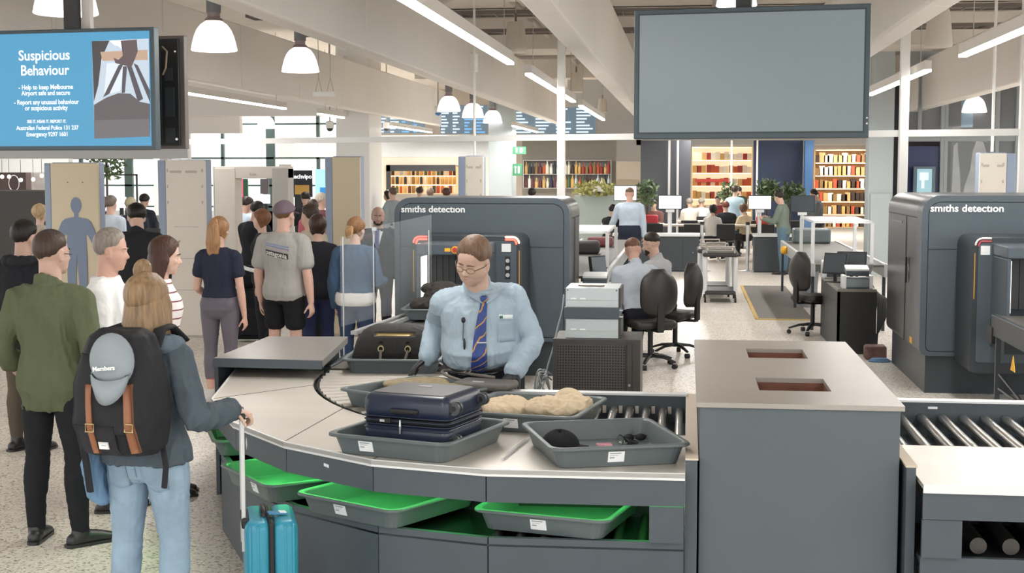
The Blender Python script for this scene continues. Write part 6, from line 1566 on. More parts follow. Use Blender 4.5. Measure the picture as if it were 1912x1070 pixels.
plant(1075, 1150, 342, 368, 36.2, 'olive hedge in the long planter behind the left-hand scanner', M_leafy, 500, 3, False)
plant(1192, 1225, 338, 385, 35, 'bushy green plant right of the standing officer in blue', None, 320, 4)
plant(1345, 1375, 345, 380, 37, 'green plant beside the bright middle shop', None, 200, 5)
plant(1415, 1450, 338, 375, 35, 'leafy plant above the lit screen on the right counter', None, 320, 6)
plant(1450, 1500, 346, 380, 34, 'wide leafy plant behind the dark pole screen', None, 380, 7)
plant(172, 226, 275, 335, 33, 'dark-leaved tree beside the left scanner panel', None, 500, 9)
# store front on the far right
A, B = PY(1705, 362, 29.7), PY(1747, 311, 29.7); r = empty('poster_stand', (A.x, 29.7, 0), 0, 'lit poster stand in front of the navy wall', 'poster stand'); w = B.x - A.x
obj('frame', MB().box(0, w, 0, .06, .9, B.z), mat('poster_frame', hexc('5d7078'), .4), r); obj('leg', MB().box(w*.4, w*.6, .0, .06, 0, .9), M_darkf, r)
pm = MB().box(.07, w - .07, -.006, 0, 1.5, B.z - .05); obj('poster', pm, emis('poster_glow', hexc('9fc6cf'), .8), r)
pm = MB().box(.12, w - .14, -.009, -.006, B.z - .28, B.z - .12).box(.16, w - .22, -.009, -.006, 1.75, 2.0); obj('poster_mark', pm, M_row, r)
A, B = PY(1775, 362, 30.6), PY(1862, 250, 30.6); r = empty('fashion_poster', (A.x, 30.6, A.z), 0, 'tall black and white fashion poster with a pale figure behind the shop window', 'poster'); w, h = B.x - A.x, B.z - A.z
obj('panel', MB().box(0, w, 0, .04, 0, h), mat('poster_black', hexc('3b373b'), .5), r)
fg = MB(); fg.add([(w*x, -.004, h*z) for x, z in ((.28, .0), (.62, .0), (.74, .35), (.80, .62), (.70, .86), (.55, .90), (.46, .70), (.42, .4), (.30, .12))], [tuple(range(9))]); fg.add([(w*x, -.004, h*z) for x, z in ((.02, 0), (.22, 0), (.2, .3), (.12, .86), (.04, .8))], [tuple(range(5))])
obj('pale_figure', fg, mat('poster_pale', hexc('bfc0c0'), .5, noise_amt=.2, noise_scale=5), r)
mb = pbox(1795, 1818, 185, 238, 30.9, .05); bo_ = obj('banner', mb, mat('banner_sky', hexc('7fb4d6'), .5)); cx_ = (mb.v[0][0] + mb.v[1][0])/2; obj('hanging_cord', MB().cyl((cx_, 30.92, mb.v[4][2]), (cx_, 30.92, 5.3), .01, n=6), M_alu, bo_); tag(bo_, 'light blue banner hanging behind the right-hand dome pendant', 'banner')
# left shops: dark kiosk with bulbs, round bike wheel, counters
mb = pbox(-60, 48, 322, 378, 34, .3); struct('wall_kiosk', mb, mat('kiosk_brown', hexc('4b3c3a'), .6, noise_amt=.3, noise_scale=2))
mb = pbox(48, 95, 322, 400, 36, .3); struct('wall_kiosk', mb, mat('kiosk_grey', hexc('a8a2a0'), .6, noise_amt=.3, noise_scale=2))
for i, (px, py) in enumerate(((4, 330), (17, 330), (39, 336), (62, 335), (78, 328), (187, 333), (210, 332))):
    q = CAM + ray(px, py)*(33/ray(px, py).y)*1.0
    r = empty('bulb_pendant', tuple(q), 0, 'round warm bulb over the shops at the left', 'lamp', 'bulbs over the left shops')
    obj('bulb', MB().ell((0, 0, 0), (.045, .045, .05), 12, 8), emis('bulb_warm', (1, .82, .55), 6), r, smooth=True); obj('cord', MB().cyl((0, 0, .05), (0, 0, .5), .006, n=6), M_darkf, r)
q = PY(26, 342, 33.9); tag(obj('wheel_ornament', MB().tube([(.14*cos(a), 0, .2*sin(a)) for a in [2*pi*k/20 for k in range(20)]], .012, 6, close=True), M_alu, loc=tuple(q)), 'pale hoop hanging on the dark kiosk at the left', 'ornament')
mb = MB(); A, B = PY(182, 370, 34), PY(256, 325, 34)
mb.box(A.x, B.x, 34, 34.04, B.z - .04, B.z).box(B.x - .04, B.x, 34, 34.04, 0, B.z).box(A.x, A.x + .04, 34, 34.04, 0, B.z)
tag(obj('bar_frame', mb, M_darkf), 'thin dark frame standing before the bright windows on the left', 'frame')
for (a0, a1, t0, t1, Y, c_, e_, nm, lab, cat) in (
        (218, 234, 368, 388, 32, 'e8f0f8', 1.0, 'screen', 'small bright screen among the people behind the beige scanner panel', 'screen'),
        (546, 582, 318, 368, 30, '20222a', 0, 'sign_stand', 'dark sign stand with white letters right of the metal detector', 'sign'),
        (589, 607, 316, 368, 29, '8fd3ea', .9, 'light_kiosk', 'pale blue lit kiosk left of the narrow beige panel', 'kiosk'),
        (452, 462, 334, 372, 31, '2d7a55', 0, 'green_panel', 'green panel seen through the walk-through arch', 'panel'),
        (486, 501, 334, 362, 31, '787c80', 0, 'grey_poster', 'grey poster seen through the walk-through arch', 'poster'),
        (490, 503, 363, 380, 30, 'e9ecf2', .9, 'screen', 'bright screen seen through the walk-through arch', 'screen'),
        (1106, 1130, 345, 358, 36, 'efefef', 0, 'menu_card', 'white card on the counter behind the left-hand scanner', 'card')):
    A, B = PY(a0, t1, Y), PY(a1, t0, Y)
    o_ = obj(nm, MB().box(0, B.x - A.x, 0, .06, 0, B.z - A.z), mat('bk_' + c_, hexc(c_), .5, emit=hexc(c_) if e_ else None, estr=e_), loc=tuple(A)); tag(o_, lab, cat)
    if A.z > .3 and nm != 'sign_stand': obj('stand', MB().box((B.x-A.x)*.3, (B.x-A.x)*.7, .01, .05, -A.z, 0), M_darkf, o_)
    if nm == 'sign_stand':
        text('techvipo', .13, M_wtxt, ((B.x - A.x)/2, -.004, (B.z - A.z) - .14), R2, U2, o_, bold=.004)
        obj('picture_panel', MB().box(.06, B.x - A.x - .06, -.004, 0, (B.z-A.z)*.10, (B.z-A.z)*.45), mat('gold_pic', hexc('c79a4b'), .5), o_)
        obj('base', MB().box(.05, B.x-A.x-.05, 0, .06, -A.z, 0), M_darkf, o_)
    if nm == 'light_kiosk': obj('blue_panel', MB().box(.1, B.x - A.x, -.004, 0, .02, (B.z-A.z)*.35), mat('kiosk_blue', hexc('2f7fc4'), .5, emit=hexc('2f7fc4'), estr=.5), o_)
A, B = PY(440, 372, 30.5), PY(452, 335, 30.5)
o_ = obj('neon_sign', MB().box(0, B.x - A.x, 0, .06, 0, B.z - A.z), emis('neon_pink', hexc('ff2f6c'), 1.3), loc=tuple(A)); obj('stand', MB().box((B.x-A.x)*.3, (B.x-A.x)*.7, .01, .05, -A.z, 0), M_darkf, o_); tag(o_, 'upright glowing pink sign with white letters seen through the arch', 'sign')
text('ZUIZVII', .12, M_wtxt, ((B.x-A.x)/2, -.004, (B.z-A.z)/2), (0, 0, 1), (-1, 0, 0), o_, bold=.004)
A = PY(571, 271, 27); o_ = obj('oval_sign', MB().lathe((0, 0, 0), [(.01, -.04), (.24, -.04), (.24, .04), (.01, .04)], 28, rx=pi/2), emis('oval_white', (1, 1, 1), 1.2), loc=tuple(A)); o_.scale = (1, 1, .42); tag(o_, 'white lit oval sign left of the white column', 'sign')
for q_ in (): pass
# people-high display counter right of the metal detector
mb = pbox(586, 612, 425, 547, 24, 1.2); tag(obj('counter', mb, M_cnt), 'dark counter behind the man in the grey shirt', 'counter')
mb = pbox(150, 292, 395, 402, 30, .8); mb.v = mb.v
tag(obj('counter', pbox(186, 280, 404, 521, 27, .8), mat('counter_steel', hexc('8f9090'), .4)), 'steel counter behind the man in the black suit', 'counter')
tag(obj('monitor', pbox(272, 296, 427, 444, 15.6, .06).box(PY(282, 0, 15.6).x, PY(286, 0, 15.6).x, 15.61, 15.64, 0, 1.5), M_black), 'small dark screen beside the blue-grey side of the off-white panel', 'monitor')
# cafe tables and chairs
M_tab = mat('table_top', hexc('d9cbb7'), .5)
def cafe_table(x, y, label, w=1.6):
    r = empty('cafe_table', (x, y, 0), 0, label, 'table', 'cafe tables'); obj('tabletop', MB().box(-w/2, w/2, -.35, .35, .80, .84), M_tab, r)
    for s_ in (-1, 1): obj('leg', MB().box(s_*w*.4-.03, s_*w*.4+.03, -.03, .03, .02, .80), M_wp, r); obj('foot', MB().box(s_*w*.4-.05, s_*w*.4+.05, -.28, .28, 0, .02), M_wp, r)
def cafe_chair(x, y, rz, label, c=M_black):
    r = empty('cafe_chair', (x, y, 0), rz, label, 'chair', 'cafe chairs')
    obj('seat', MB().rbox((0, 0, .46), (.42, .42, .04), .05), c, r); bk = MB().rbox((0, -.2, .70), (.42, .04, .36), .015); obj('backrest', bk, c, r)
    for sx in (-.18, .18):
        for sy in (-.18, .18): obj('leg', MB().cyl((sx, sy, 0), (sx, sy, .45), .012, n=6), M_alu, r)
k = 0
for px, y in ((1120, 37), (1185, 34), (1262, 33.5), (1325, 36), (1395, 33.5), (1350, 39), (1450, 36)):
    x = PY(px, 0, y).x; cafe_table(x, y, 'pale cafe table among the seated crowd', 1.5)
    for dx in (-.45, .45):
        cafe_chair(x + dx, y - .65, 0, 'dark cafe chair tucked at a pale table')
    k += 1
# ---------------------------------------------------------------- belongings
M_nav = mat('case_navy', hexc('232c40'), .32, spec=.55, noise_amt=.05); M_navt = mat('case_top', hexc('4b4a4d'), .3, metal=.2); M_rub = mat('rubber_black', hexc('17181a'), .5)
t2 = T[2]; a = t2.rotation_euler.z
c = empty('suitcase', (t2.location.x + .01, t2.location.y + .02, .800), a + D(2), 'navy hard-shell cabin suitcase lying flat in the tray with its wheels to the right', 'suitcase')
W_, D_, H_c = .46, .40, .235; c.scale = (1, 1, 1.1)
sh = MB().rbox((0, 0, .055), (W_, D_, .11), .045, n=5); obj('lower_shell', sh, M_nav, c, smooth=False, autos=50)
obj('upper_shell', MB().rbox((0, 0, .178), (W_, D_, .112), .045, n=5), M_nav, c, autos=50)
obj('zip_band', MB().rbox((0, 0, .116), (W_ - .008, D_ - .008, .026), .04), M_rub, c)
rb = MB()
for k in range(4): rb.rbox((0, 0, .085 + .017*k), (W_ + .004, D_ + .004, .006), .045)
obj('rib', rb, M_nav, c, autos=40)
obj('top_panel', MB().rbox((0, 0, .2335), (W_ - .07, D_ - .07, .006), .03), M_navt, c)
for (x, y, z) in ((W_/2 + .012, -D_/2 + .05, .185), (W_/2 + .012, D_/2 - .05, .185), (W_/2 + .012, -D_/2 + .05, .045)):
    w = MB().cyl((x, y - .024, z), (x, y - .006, z), .028, n=20).cyl((x, y + .006, z), (x, y + .024, z), .028, n=20); o = obj('wheel', w, mat('wheel_grey', hexc('3f4245'), .4), c, autos=40)
    obj('wheel_housing', MB().rbox((x - .022, y, z), (.035, .06, .05), .012), M_rub, o); obj('hub', MB().cyl((x, y - .026, z), (x, y + .026, z), .012, n=12), M_rub, o)
obj('lock', MB().rbox((-.10, -D_/2 - .004, .12), (.06, .012, .022), .004), M_rub, c); obj('lock_dial', MB().box(-.125, -.10, -D_/2 - .012, -D_/2 - .009, .115, .125), M_alu, c)
obj('zip_pull', MB().tube([(-.02, -D_/2 - .006, .125), (-.018, -D_/2 - .010, .10), (-.02, -D_/2 - .008, .07)], [.004, .006, .004], 8), M_alu, c)
obj('side_handle', MB().tube([(-.07, -D_/2 - .004, .165), (-.06, -D_/2 - .02, .165), (.06, -D_/2 - .02, .165), (.07, -D_/2 - .004, .165)], [(.010, .005)]*4, 8, ref=(0, 0, 1)), M_rub, c)
obj('brand_plate', MB().rbox((-.02, .06, .238), (.07, .025, .003), .01), mat('plate_pale', hexc('9c9a9a'), .4), c)
# beige clothes in the third tray
def blob(name, parts, vox, m_, label, cat, loc, rz=0, wr=.012, sc=13, seed=1, sm=4):
    mb = MB()
    for p in parts: mb.ell(p[0], p[1], 18, 12, Euler((0, 0, p[2] if len(p) > 2 else 0)).to_matrix())
    me = remesh(mb, vox, sm, name); wrinkle(me, wr, sc, (1, 1, 1), seed); mn = min(v.co.z for v in me.vertices)
    for v in me.vertices: v.co.z -= mn
    o = obj(name, me, m_, loc=loc, rz=rz); tag(o, label, cat); return o
M_bei = mat('cloth_beige', hexc('cbb99d'), .9, noise_amt=.05, noise_scale=8, bump=.15, bscale=45)
l3 = T[3].location
blob('folded_trousers', [((-.02, .02, .05), (.13, .12, .06)), ((.06, -.03, .05), (.14, .10, .055)), ((.13, .05, .06), (.10, .11, .06), .3), ((.04, .10, .05), (.12, .09, .06))], .006, M_bei, 'crumpled beige trousers in the tray behind the navy suitcase', 'clothing', (l3.x + .10, l3.y - .02, .792), .2, .014, 14, 3)
blob('folded_shirt', [((0, 0, .05), (.14, .14, .055)), ((.05, .07, .05), (.10, .11, .05)), ((-.05, -.06, .045), (.11, .09, .05))], .006, M_bei, 'beige shirt lying left of the crumpled trousers, beside the suitcase wheels', 'clothing', (l3.x - .14, l3.y + .03, .792), .5, .012, 12, 8)
cp = MB(); rr = []
for i in range(8):
    q_ = (pi/2)*i/7; rr.append([(.07*cos(q_)*cos(t_), .07*cos(q_)*sin(t_), .055*sin(q_)) for t_ in [2*pi*k/24 for k in range(24)]])
cp.rings(rr); co = obj('cap', cp, M_bei, smooth=True, loc=(l3.x + .17, l3.y + .04, .87)); co.rotation_euler = (0, D(12), D(-10)); tag(co, 'beige cap with raised brim on top of the crumpled trousers', 'cap')
br = MB(); br.rings([[((.075 + .012*e)*sin(t_), .03 + .05*e, .005 + (.045 + .03*e)*cos(t_)) for t_ in [-1.5 + 3.0*k/16 for k in range(17)]] for e in (0, .5, 1)], caps=False); ob = obj('brim', br, M_bei, co, smooth=True); ob.modifiers.new('s', 'SOLIDIFY').thickness = .004
# khaki jacket and grey satchel in the half hidden tray
l4 = T[4].location
blob('jacket', [((-.14, .05, .04), (.15, .12, .03)), ((-.02, .07, .05), (.16, .11, .035)), ((.12, .0, .04), (.16, .10, .03)), ((.02, -.06, .035), (.2, .10, .028))], .007, mat('cloth_khaki', hexc('877a60'), .9, bump=.1, bscale=50), 'khaki jacket lying in the tray under the hand of the officer', 'clothing', (l4.x + .02, l4.y + .02, .835), -.3, .012, 11, 5)
st = empty('satchel', (l4.x + .36, l4.y + .12, .86), -.25, 'grey shoulder bag with a long strap in front of the officer', 'bag')
obj('body', MB().rbox((0, 0, .02), (.34, .22, .045), .03), mat('satchel_grey', hexc('5c5754'), .6, noise_amt=.08), st, autos=40)
obj('flap_print', MB().box(-.06, .01, -.06, -.045, .0428, .0436), M_label, st)
obj('strap', MB().tube(spath([(-.16, .02, .03), (-.25, .05, .045), (-.33, .12, .06), (-.30, .20, .06), (-.16, .16, .05), (.0, .12, .045)], 4), .010, 8), mat('strap_grey', hexc('6a645e'), .6), st)
obj('buckle', MB().tube([(-.20, .155, .06), (-.20, .185, .07), (-.17, .185, .07), (-.17, .155, .06)], .004, 6), M_alu, st)
# duffel bag
l5 = T[5].location
DFS = 1.12
df = empty('duffel_bag', (l5.x - .01, l5.y + .02, .795), D(4), 'black duffel bag with looped handles and brass rings standing in a tray', 'bag')
M_duf = mat('duffel_black', hexc('232120'), .75, noise_amt=.08, bump=.25, bscale=120)
rr = []
for i in range(17):
    t = -1 + 2*i/16; x = t*.30; k = math.sqrt(max(.02, 1 - abs(t)**3.5)); hh_ = .285*(k**.8); dd = .135*(.75 + .25*k)
    rr.append([(x, dd*math.copysign(abs(cos(q_))**.8, cos(q_)), max(.0, hh_*.5 + hh_*.5*math.copysign(abs(sin(q_))**.75, sin(q_)))) for q_ in [2*pi*j/24 for j in range(24)]])
m2 = remesh(MB().rings(rr), .007, 3); wrinkle(m2, .006, 7, seed=4); obj('body', m2, M_duf, df); tf = bvh(m2)
patch(tf, lambda u, v: (-.12 + .24*u, .212 + .018*v), 10, 2, -1, .004, 'zip_flap', mat('zip_brass', hexc('8d7a4e'), .4, metal=.6), df)
patch(tf, lambda u, v: (-.14 + .28*u, .203 + .036*v), 10, 2, -1, .002, 'pocket_trim', mat('duf_trim', hexc('3c3835'), .6), df)
for sx in (-.09, .09):
    r_ = tf.ray_cast(V((sx, -1, .125)), V((0, 1, 0)))[0] or V((sx, -.13, .125))
    obj('brass_ring', MB().tube([r_ + V((.018*cos(q_), -.012, .02*sin(q_))) for q_ in [2*pi*k/12 for k in range(12)]], .005, 6, close=True), mat('brass', hexc('c9b98a'), .3, metal=.9), df)
    patch(tf, lambda u, v: (sx - .012 + .024*u, .135 + .04*v), 2, 2, -1, .008, 'handle_tab', M_rub, df)
obj('handle', MB().tube([(-.09, -.155, .11), (-.09, -.175, .05), (-.06, -.195, .02), (.03, -.195, .02), (.075, -.18, .05), (.09, -.155, .11)], .010, 10), mat('handle_grey', hexc('57504b'), .5), df, smooth=True)
o = blob('sports_shoe', [((0, 0, .035), (.11, .045, .035)), ((.04, 0, .055), (.06, .042, .04))], .006, mat('shoe_navy', hexc('2d3346'), .6), 'dark trainer with a white sole beside the duffel bag', 'shoe', (l5.x + .23, l5.y - .16, .80), .15, 0)
obj('white_stripe', MB().tube([(-.05, -.047, .02), (-.0, -.052, .055), (.05, -.047, .06), (.10, -.03, .03)], .006, 6), M_letter, o)
# dark jacket outside the scanner tunnel
l6 = T[6].location
blob('jacket', [((-.08, 0, .08), (.24, .22, .09)), ((.05, .05, .17), (.24, .19, .09)), ((-.04, .10, .22), (.18, .15, .06)), ((.2, -.05, .09), (.16, .17, .08))], .010, mat('cloth_black', hexc('2c2724'), .9, bump=.15, bscale=50), 'crumpled black jacket in the tray outside the scanner tunnel', 'clothing', (l6.x + .04, l6.y, .812), .2, .026, 9, 6)
# things in the nearest tray
l1 = T[1].location; R1 = Matrix.Rotation(T[1].rotation_euler.z, 3, 'Z')
def t1(x, y, z): return V((l1.x, l1.y, z)) + R1 @ V((x, y, 0))
cp = MB(); rr = []
for i in range(9):
    q_ = (pi/2)*i/8; rr.append([(.095*cos(q_)*cos(t_), .085*cos(q_)*sin(t_), .095*sin(q_)**.8*(1 + .08*cos(t_*2))) for t_ in [2*pi*k/28 for k in range(28)]])
cp.rings(rr); M_cap = cloth('232326', .85); co = obj('cap', cp, M_cap, smooth=True, loc=t1(-.19, .06, .79), rz=D(-8)); tag(co, 'black baseball cap lying in the nearest grey tray', 'cap')
br = MB(); br.rings([[(.06 + e*.075*cos(t_*.8), .075*sin(t_)*(1 + .05*e), .012 + .016*cos(t_*1.3) - .006*e) for t_ in [-1.2 + 2.4*k/12 for k in range(13)]] for e in (0, .5, 1)], caps=False); ob = obj('brim', br, M_cap, co, smooth=True); ob.modifiers.new('s', 'SOLIDIFY').thickness = .004
obj('button', MB().ell((0, 0, .097), (.008, .008, .006), 8, 6), M_cap, co)
o = obj('card', MB().rbox((0, 0, .004), (.075, .06, .006), .008).rbox((.02, .005, .009), (.03, .02, .004), .004), [mat('card_pink', hexc('c98b98'), .35, noise_amt=.35, noise_scale=40)], loc=P(1128, 832, .795), rz=.2); tag(o, 'small pink pouch between the black cap and the keys', 'pouch')
o = empty('keys', P(1165, 828, .792), 0, 'bunch of dark keys on a ring in the nearest grey tray', 'keys')
q = random.Random(2)
obj('key_ring', MB().tube([(.022*cos(a_), .022*sin(a_), .006) for a_ in [2*pi*k/14 for k in range(14)]], .0022, 6, close=True), M_alu, o)
for k in range(6):
    a_ = q.uniform(0, 2*pi); d_ = V((cos(a_), sin(a_)*.7, 0)); obj('key', MB().tube([d_*.015 + V((0, 0, .006 + .003*k)), d_*.035 + V((0, 0, .008 + .002*k)), d_*.07 + V((0, 0, .006))], [(.010, .003), (.008, .003), (.004, .002)], 8, ref=(0, 0, 1)), M_rub, o)
o = obj('sunglasses', MB().ell((-.03, 0, .015), (.028, .006, .018), 10, 6).ell((.03, 0, .015), (.028, .006, .018), 10, 6).cyl((-.01, 0, .022), (.01, 0, .022), .003, n=6).cyl((-.058, 0, .02), (-.05, .1, .01), .003, n=6).cyl((.058, 0, .02), (.05, .1, .01), .003, n=6), M_rub, loc=P(1185, 822, .795), rz=.3, smooth=True); tag(o, 'folded dark sunglasses right of the keys in the nearest tray', 'sunglasses')

# ---------------------------------------------------------------- teal suitcase
M_teal = mat('case_teal', hexc('2f89a3'), .35, spec=.5, noise_amt=.03)
ts = empty('suitcase', tuple(PS(494, 418)), D(20), 'teal trolley suitcase with raised handle standing beside the bench', 'suitcase')
for sx in (-1, 1): obj('shell', MB().rbox((sx*.061, 0, .30), (.112, .36, .50), .04, n=5), M_teal, ts, autos=45)
obj('zip_band', MB().rbox((0, 0, .30), (.026, .352, .492), .012), M_rub, ts)
rbm = MB()
for sx in (-.095, -.06, .06, .095): rbm.rbox((sx, 0, .30), (.012, .366, .47), .005)
obj('rib', rbm, M_teal, ts, autos=40)
for sx in (-.09, .09):
    for sy in (-.14, .14):
        w = MB().cyl((sx - .018, sy, .028), (sx + .018, sy, .028), .027, n=16).box(sx - .02, sx + .02, sy - .02, sy + .02, .04, .06); obj('wheel', w, M_rub, ts, autos=40)
for sy in (-.085, .085): obj('handle_rail', MB().box(-.128, -.110, sy - .009, sy + .009, .40, 1.0), M_alu, ts, bevel=.002)
obj('handle_grip', MB().rbox((-.119, 0, 1.012), (.03, .21, .03), .010), M_rub, ts, autos=40)
obj('top_handle', MB().tube([(-.03, -.07, .55), (-.03, -.06, .575), (-.03, .06, .575), (-.03, .07, .55)], [(.012, .006)]*4, 8, ref=(1, 0, 0)), M_rub, ts, smooth=True)
obj('rail_base', MB().rbox((-.112, 0, .53), (.035, .22, .05), .012), M_rub, ts)
obj('luggage_tag', MB().cbox((.03, -.06, .562), (.085, .05, .006), rz=.2, ry=.1), mat('tag_blue', hexc('3f7ea8'), .4), ts)
obj('luggage_tag_print', MB().cbox((.055, -.055, .565), (.03, .035, .004), rz=.2, ry=.1), M_label, ts)

# ---------------------------------------------------------------- people further off
def proto(spec, top, bottom, hair, nm):
    o, H_, pr = person((0, -30, 0), 0, spec, 'x', dict(top, wr=.004), dict(dict(bottom, wr=.0), waist=.50 if 'pelvis' not in spec else .56), hair, 'c79c86', .022, detail=False)
    return o
PR = {'m': proto(dict(h=1.75), dict(ease=.022, hem=.47, sleeve=1.9), dict(ease=.014), dict(kind='short', t=.06), 'm'),
      'f': proto(dict(h=1.66, fem=True), dict(ease=.020, hem=.47, sleeve=1.5), dict(ease=.010), dict(kind='long', t=.09), 'f'),
      'b': proto(dict(h=1.72, lean=D(6), head=(0, D(16), 0), armL=dict(up=(-.15, .4, -1), lo=(.3, 1, .3)), armR=dict(up=(.15, .35, -1), lo=(-.25, 1, .35))), dict(ease=.022, hem=.47, sleeve=1.9), dict(ease=.014), dict(kind='short', t=.06), 'b'),
      's': proto(dict(h=1.74, lean=D(10), pelvis=(0, -.04, .56), legL=dict(up=(-.15, 1, -.1), lo=(0, .05, -1)), legR=dict(up=(.15, 1, -.1), lo=(0, .05, -1)), armL=dict(up=(-.1, .5, -1), lo=(.2, 1, .15)), armR=dict(up=(.1, .5, -1), lo=(-.2, 1, .15))), dict(ease=.022, hem=.545), dict(ease=.014), dict(kind='short', t=.06), 's'),
      'sf': proto(dict(h=1.66, fem=True, lean=D(8), pelvis=(0, -.04, .55), legL=dict(up=(-.12, 1, -.1), lo=(0, .05, -1)), legR=dict(up=(.12, 1, -.1), lo=(0, .05, -1)), armL=dict(up=(-.1, .5, -1), lo=(.2, 1, .15)), armR=dict(up=(.1, .5, -1), lo=(-.2, 1, .15))), dict(ease=.020, hem=.54, sleeve=1.2), dict(ease=.012), dict(kind='long', t=.10), 'sf')}
used = set()
def crowd(kind, px, s, rz, top, bottom, hair, label, skc='c79c86', sc=1.0, name=None, y=None):
    src = PR[kind]; o = src if kind not in used else copy_tree(src); used.add(kind)
    p = PS(px, s); 
    if y: p = V((PY(px, 320, y).x, y, 0))
    o.location = p; o.rotation_euler = (0, 0, D(rz)); o.scale = (sc, sc, sc); o['label'] = label; o['category'] = 'person'; o['group'] = 'people in the concourse'
    for q_ in [o] + list(o.children):
        st_ = q_.name.split('.')[0]; m_ = {'person': skin(skc), 'shirt': cloth(top), 'trousers': cloth(bottom), 'hair': hairm(hair)}.get(st_)
        if m_ and q_.material_slots: q_.material_slots[0].link = 'OBJECT'; q_.material_slots[0].material = m_
    return o
CW = [('m', 578, 172, 70, 'b8ab9a', '2f3036', '3a2d25', 'man in a beige shirt just beyond the capped man in grey, arm visible', 'c79c86'),
 ('f', 592, 182, 20, '26262c', '2b3050', '3a2820', 'person in a dark top and navy skirt hidden behind the grey T-shirt', 'c79c86'),
 ('b', 470, 140, -20, '26272c', '202126', '1d1815', 'dark-suited man seen through the walk-through arch', 'b98c74'),
 ('f', 488, 160, 95, '2a2a30', '26262a', '7a5138', 'small woman with brown hair seen through the arch', 'd8ac96'),
 ('b', 448, 118, -30, 'b5c3d2', '2c2f38', '2a211c', 'man in a light blue shirt at the left inside the arch', 'b98c74'),
 ('f', 462, 108, 150, 'c9ced6', '2c2f38', '241d1a', 'dark-haired person behind the light blue shirt inside the arch', 'c79c86'),
 ('f', 583, 118, 10, '9c5560', '3a2c34', '4a3a36', 'woman in a dusty red top right of the metal detector', 'c79c86'),
 ('m', 599, 112, -60, '6a4048', '2b2b30', 'b9aFa0'.lower(), 'person in a maroon top beside the narrow beige panel', 'c79c86'),
 ('b', 572, 96, 30, '2e2c32', '232327', '1d1815', 'dark figure before the black sign stand', 'b98c74'),
 ('m', 205, 126, -15, 'bcc6d2', '2c2f38', '6a6058', 'grey-haired man in a white shirt between the first two scanner panels', 'c79c86'),
 ('b', 243, 122, 25, '2b303c', '26272b', 'a39a80', 'fair-haired person in a dark top between the first two scanner panels', 'd0a892'),
 ('b', 262, 105, -10, '2c3038', '26272b', '231d1a', 'dark-haired person with a bag strap left of the off-white panel', 'b98c74'),
 ('f', 72, 138, -50, 'a79c8c', '5c5348', 'b39a74', 'blonde woman in beige at the left beside the beige panel', 'd0a892'),
 ('f', 190, 105, 40, '39507a', '2a2c34', '2a211c', 'person in blue at the right edge of the beige scanner panel', 'c79c86'),
 ('m', 733, 84, 60, '8f979c', '3a3c42', '5a4a3e', 'man in a grey top behind the left shoulder of the left-hand scanner', 'c79c86'),
 ('f', 724, 80, 90, '5f9cb5', '3a3c42', '2a211c', 'person in bright blue beside the dark shop frame', 'c79c86'),
 ('m', 783, 78, 15, '4a4440', '2a2a2c', '3a2a22', 'first head before the lit liquor shelf', 'c79c86'),
 ('f', 803, 72, -20, '6b5a50', '2a2a2c', '5c4a3a', 'second head before the lit liquor shelf', 'c79c86'),
 ('m', 833, 86, 30, '5a3c34', '2a2a2c', '4a2c22', 'third head before the lit liquor shelf, beside the narrow panel', 'c79c86'),
 ('m', 993, 86, 0, '2c2c30', '2a2a2c', '231d1a', 'dark head just above the top of the left-hand scanner', 'b98c74'),
 ('b', 1465, 92, 70, '6f7a70', '5a7080', '2a211c', 'person in jeans and a grey-green top standing before the leafy plants', 'c79c86'),
 ('m', 1373, 74, -30, 'a9c0cc', '2f3b40', '3a2d25', 'standing person in pale blue before the bright middle shop', 'c79c86'),
 ('b', 1384, 69, 40, '3a4436', '2d2d30', '231d1a', 'standing person in dark green before the bright middle shop', 'b98c74'),
 ('b', 1530, 82, 90, '6f7478', '3a3c42', '2a211c', 'person in grey before the wooden wine shelf', 'c79c86'),
 ('s', 1290, 68, 20, 'd9d3c6', '2d2d30', '8a8176', 'seated person in a cream shirt at the cafe table, left of a pair', 'c79c86'),
 ('s', 1310, 67, -5, 'd5dbe2', '2d2d30', 'a59c90', 'seated person in a white shirt at the cafe table, right of a pair', 'c79c86'),
 ('sf', 1331, 80, -20, 'd9d3cc', '2d2d30', '1f1a1a', 'seated woman with long dark hair in a white top', 'c79c86'),
 ('s', 1357, 76, 10, '27272b', '2d2d30', '6e3c34', 'seated person in black with reddish hair at the cafe', 'c79c86'),
 ('sf', 1392, 78, 40, 'c9bda0', '2d2d30', '5a4232', 'seated woman in a cream top left of the right-hand lit screen', 'd0a892'),
 ('s', 1343, 62, 160, '8a3f3c', '2d2d30', '3a2820', 'seated person in red facing the viewer at the cafe', 'c79c86'),
 ('sf', 1372, 62, 190, '7a6a5c', '2d2d30', '4a352a', 'seated person in brown facing the viewer beside the one in red', 'c79c86'),
 ('s', 1140, 84, -40, '222226', '26262a', '1d1815', 'seated person in black left of the standing officer in blue', 'b98c74'),
 ('sf', 1107, 70, 120, '5f7f80', '2d2d30', '3a2820', 'seated person in teal behind the left-hand scanner', 'c79c86'),
 ('s', 1222, 72, 170, '6a4a44', '2d2d30', '3a2820', 'seated person right of the standing officer near a red bag', 'c79c86')]
for r_ in CW: crowd(r_[0], r_[1], r_[2], r_[3], r_[4], r_[5], r_[6], r_[7], r_[8])
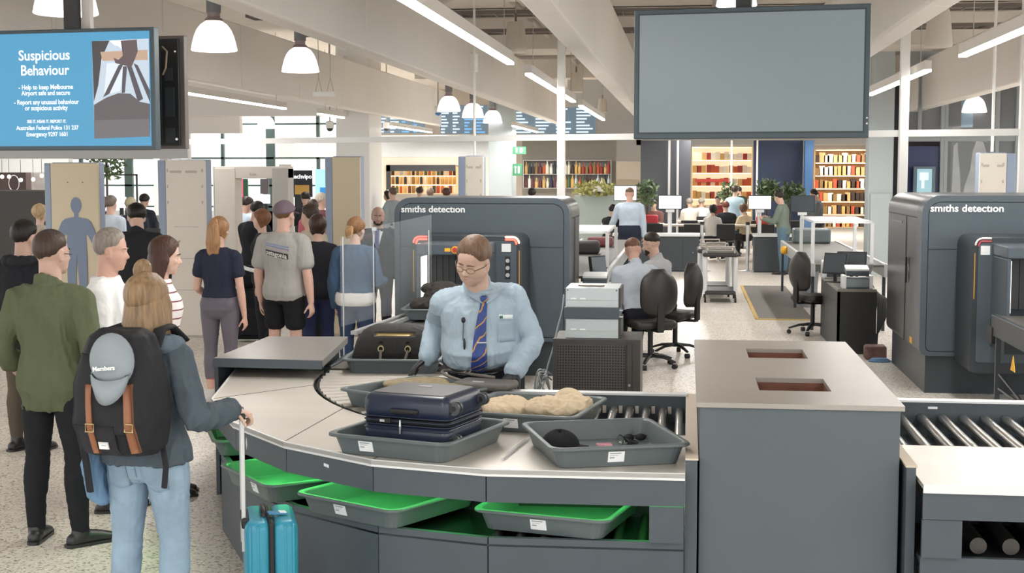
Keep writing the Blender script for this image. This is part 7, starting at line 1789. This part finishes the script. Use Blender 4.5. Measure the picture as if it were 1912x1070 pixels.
rp_ = V((PY(1213, 320, 33.3).x, 33.6, .8405)); tag(obj('bag', MB().rbox((0, 0, .11), (.42, .22, .22), .06), mat('bag_bright_red', hexc('b5303c'), .5), loc=rp_, autos=40), 'red bag on the cafe table right of the standing officer', 'bag')
rp_ = V((PY(1425, 320, 33.6).x, 33.6, .8405)); tag(obj('bag', MB().rbox((0, 0, .10), (.30, .2, .2), .05), mat('bag_coral', hexc('b5473c'), .5), loc=rp_, autos=40), 'small coral red bag on a table under the right-hand lit screen', 'bag')

# luggage, rope and cable beside the walk-through arch
q_ = PS(458, 152); c = empty('suitcase', tuple(q_), D(10), 'black soft suitcase standing behind the walk-through arch', 'suitcase')
obj('body', MB().rbox((0, 0, .34), (.38, .24, .62), .05), cloth('1e1e21', .7), c, autos=45)
obj('handle', MB().tube([(-.08, 0, .65), (-.08, 0, .72), (.08, 0, .72), (.08, 0, .65)], .010, 8), M_rub, c)
obj('front_pocket', MB().rbox((0, -.13, .26), (.30, .03, .34), .02), cloth('26262a', .7), c)
for sx in (-.15, .15): obj('wheel', MB().cyl((sx - .015, 0, .03), (sx + .015, 0, .03), .03, n=14), M_rub, c, autos=40)
b_ = blob('bag', [((0, 0, .12), (.2, .13, .13)), ((.05, .02, .2), (.12, .1, .08))], .012, cloth('232327', .7), 'black bag heaped on the black suitcase behind the arch', 'bag', (q_.x, q_.y, .655), 0, .012, 9, 4)
A, B = CAM + ray(440, 490)*(F_PX/150), CAM + ray(478, 506)*(F_PX/170)
tag(obj('rope', MB().tube([A, A.lerp(B, .3) - V((0, 0, .015)), A.lerp(B, .6) - V((0, 0, .02)), B], .022, 8), M_wp, smooth=True), 'white barrier rope stretched behind the man in the grey shirt', 'rope')
A = [P(px, py, .008) for px, py in ((446, 606), (455, 600), (468, 603), (482, 597), (500, 590), (520, 588))]
tag(obj('cable', MB().tube(A, .012, 6), M_rub, smooth=True), 'black cable lying on the floor beside the metal detector', 'cable')
q_ = P(455, 585); tag(obj('floor_plate', MB().box(-.35, .35, -.4, .4, 0, .03), mat('plate_dark', hexc('6b6762'), .5), loc=(q_.x, q_.y, 0), rz=.4), 'low grey metal ramp plate on the floor beside the metal detector', 'plate')
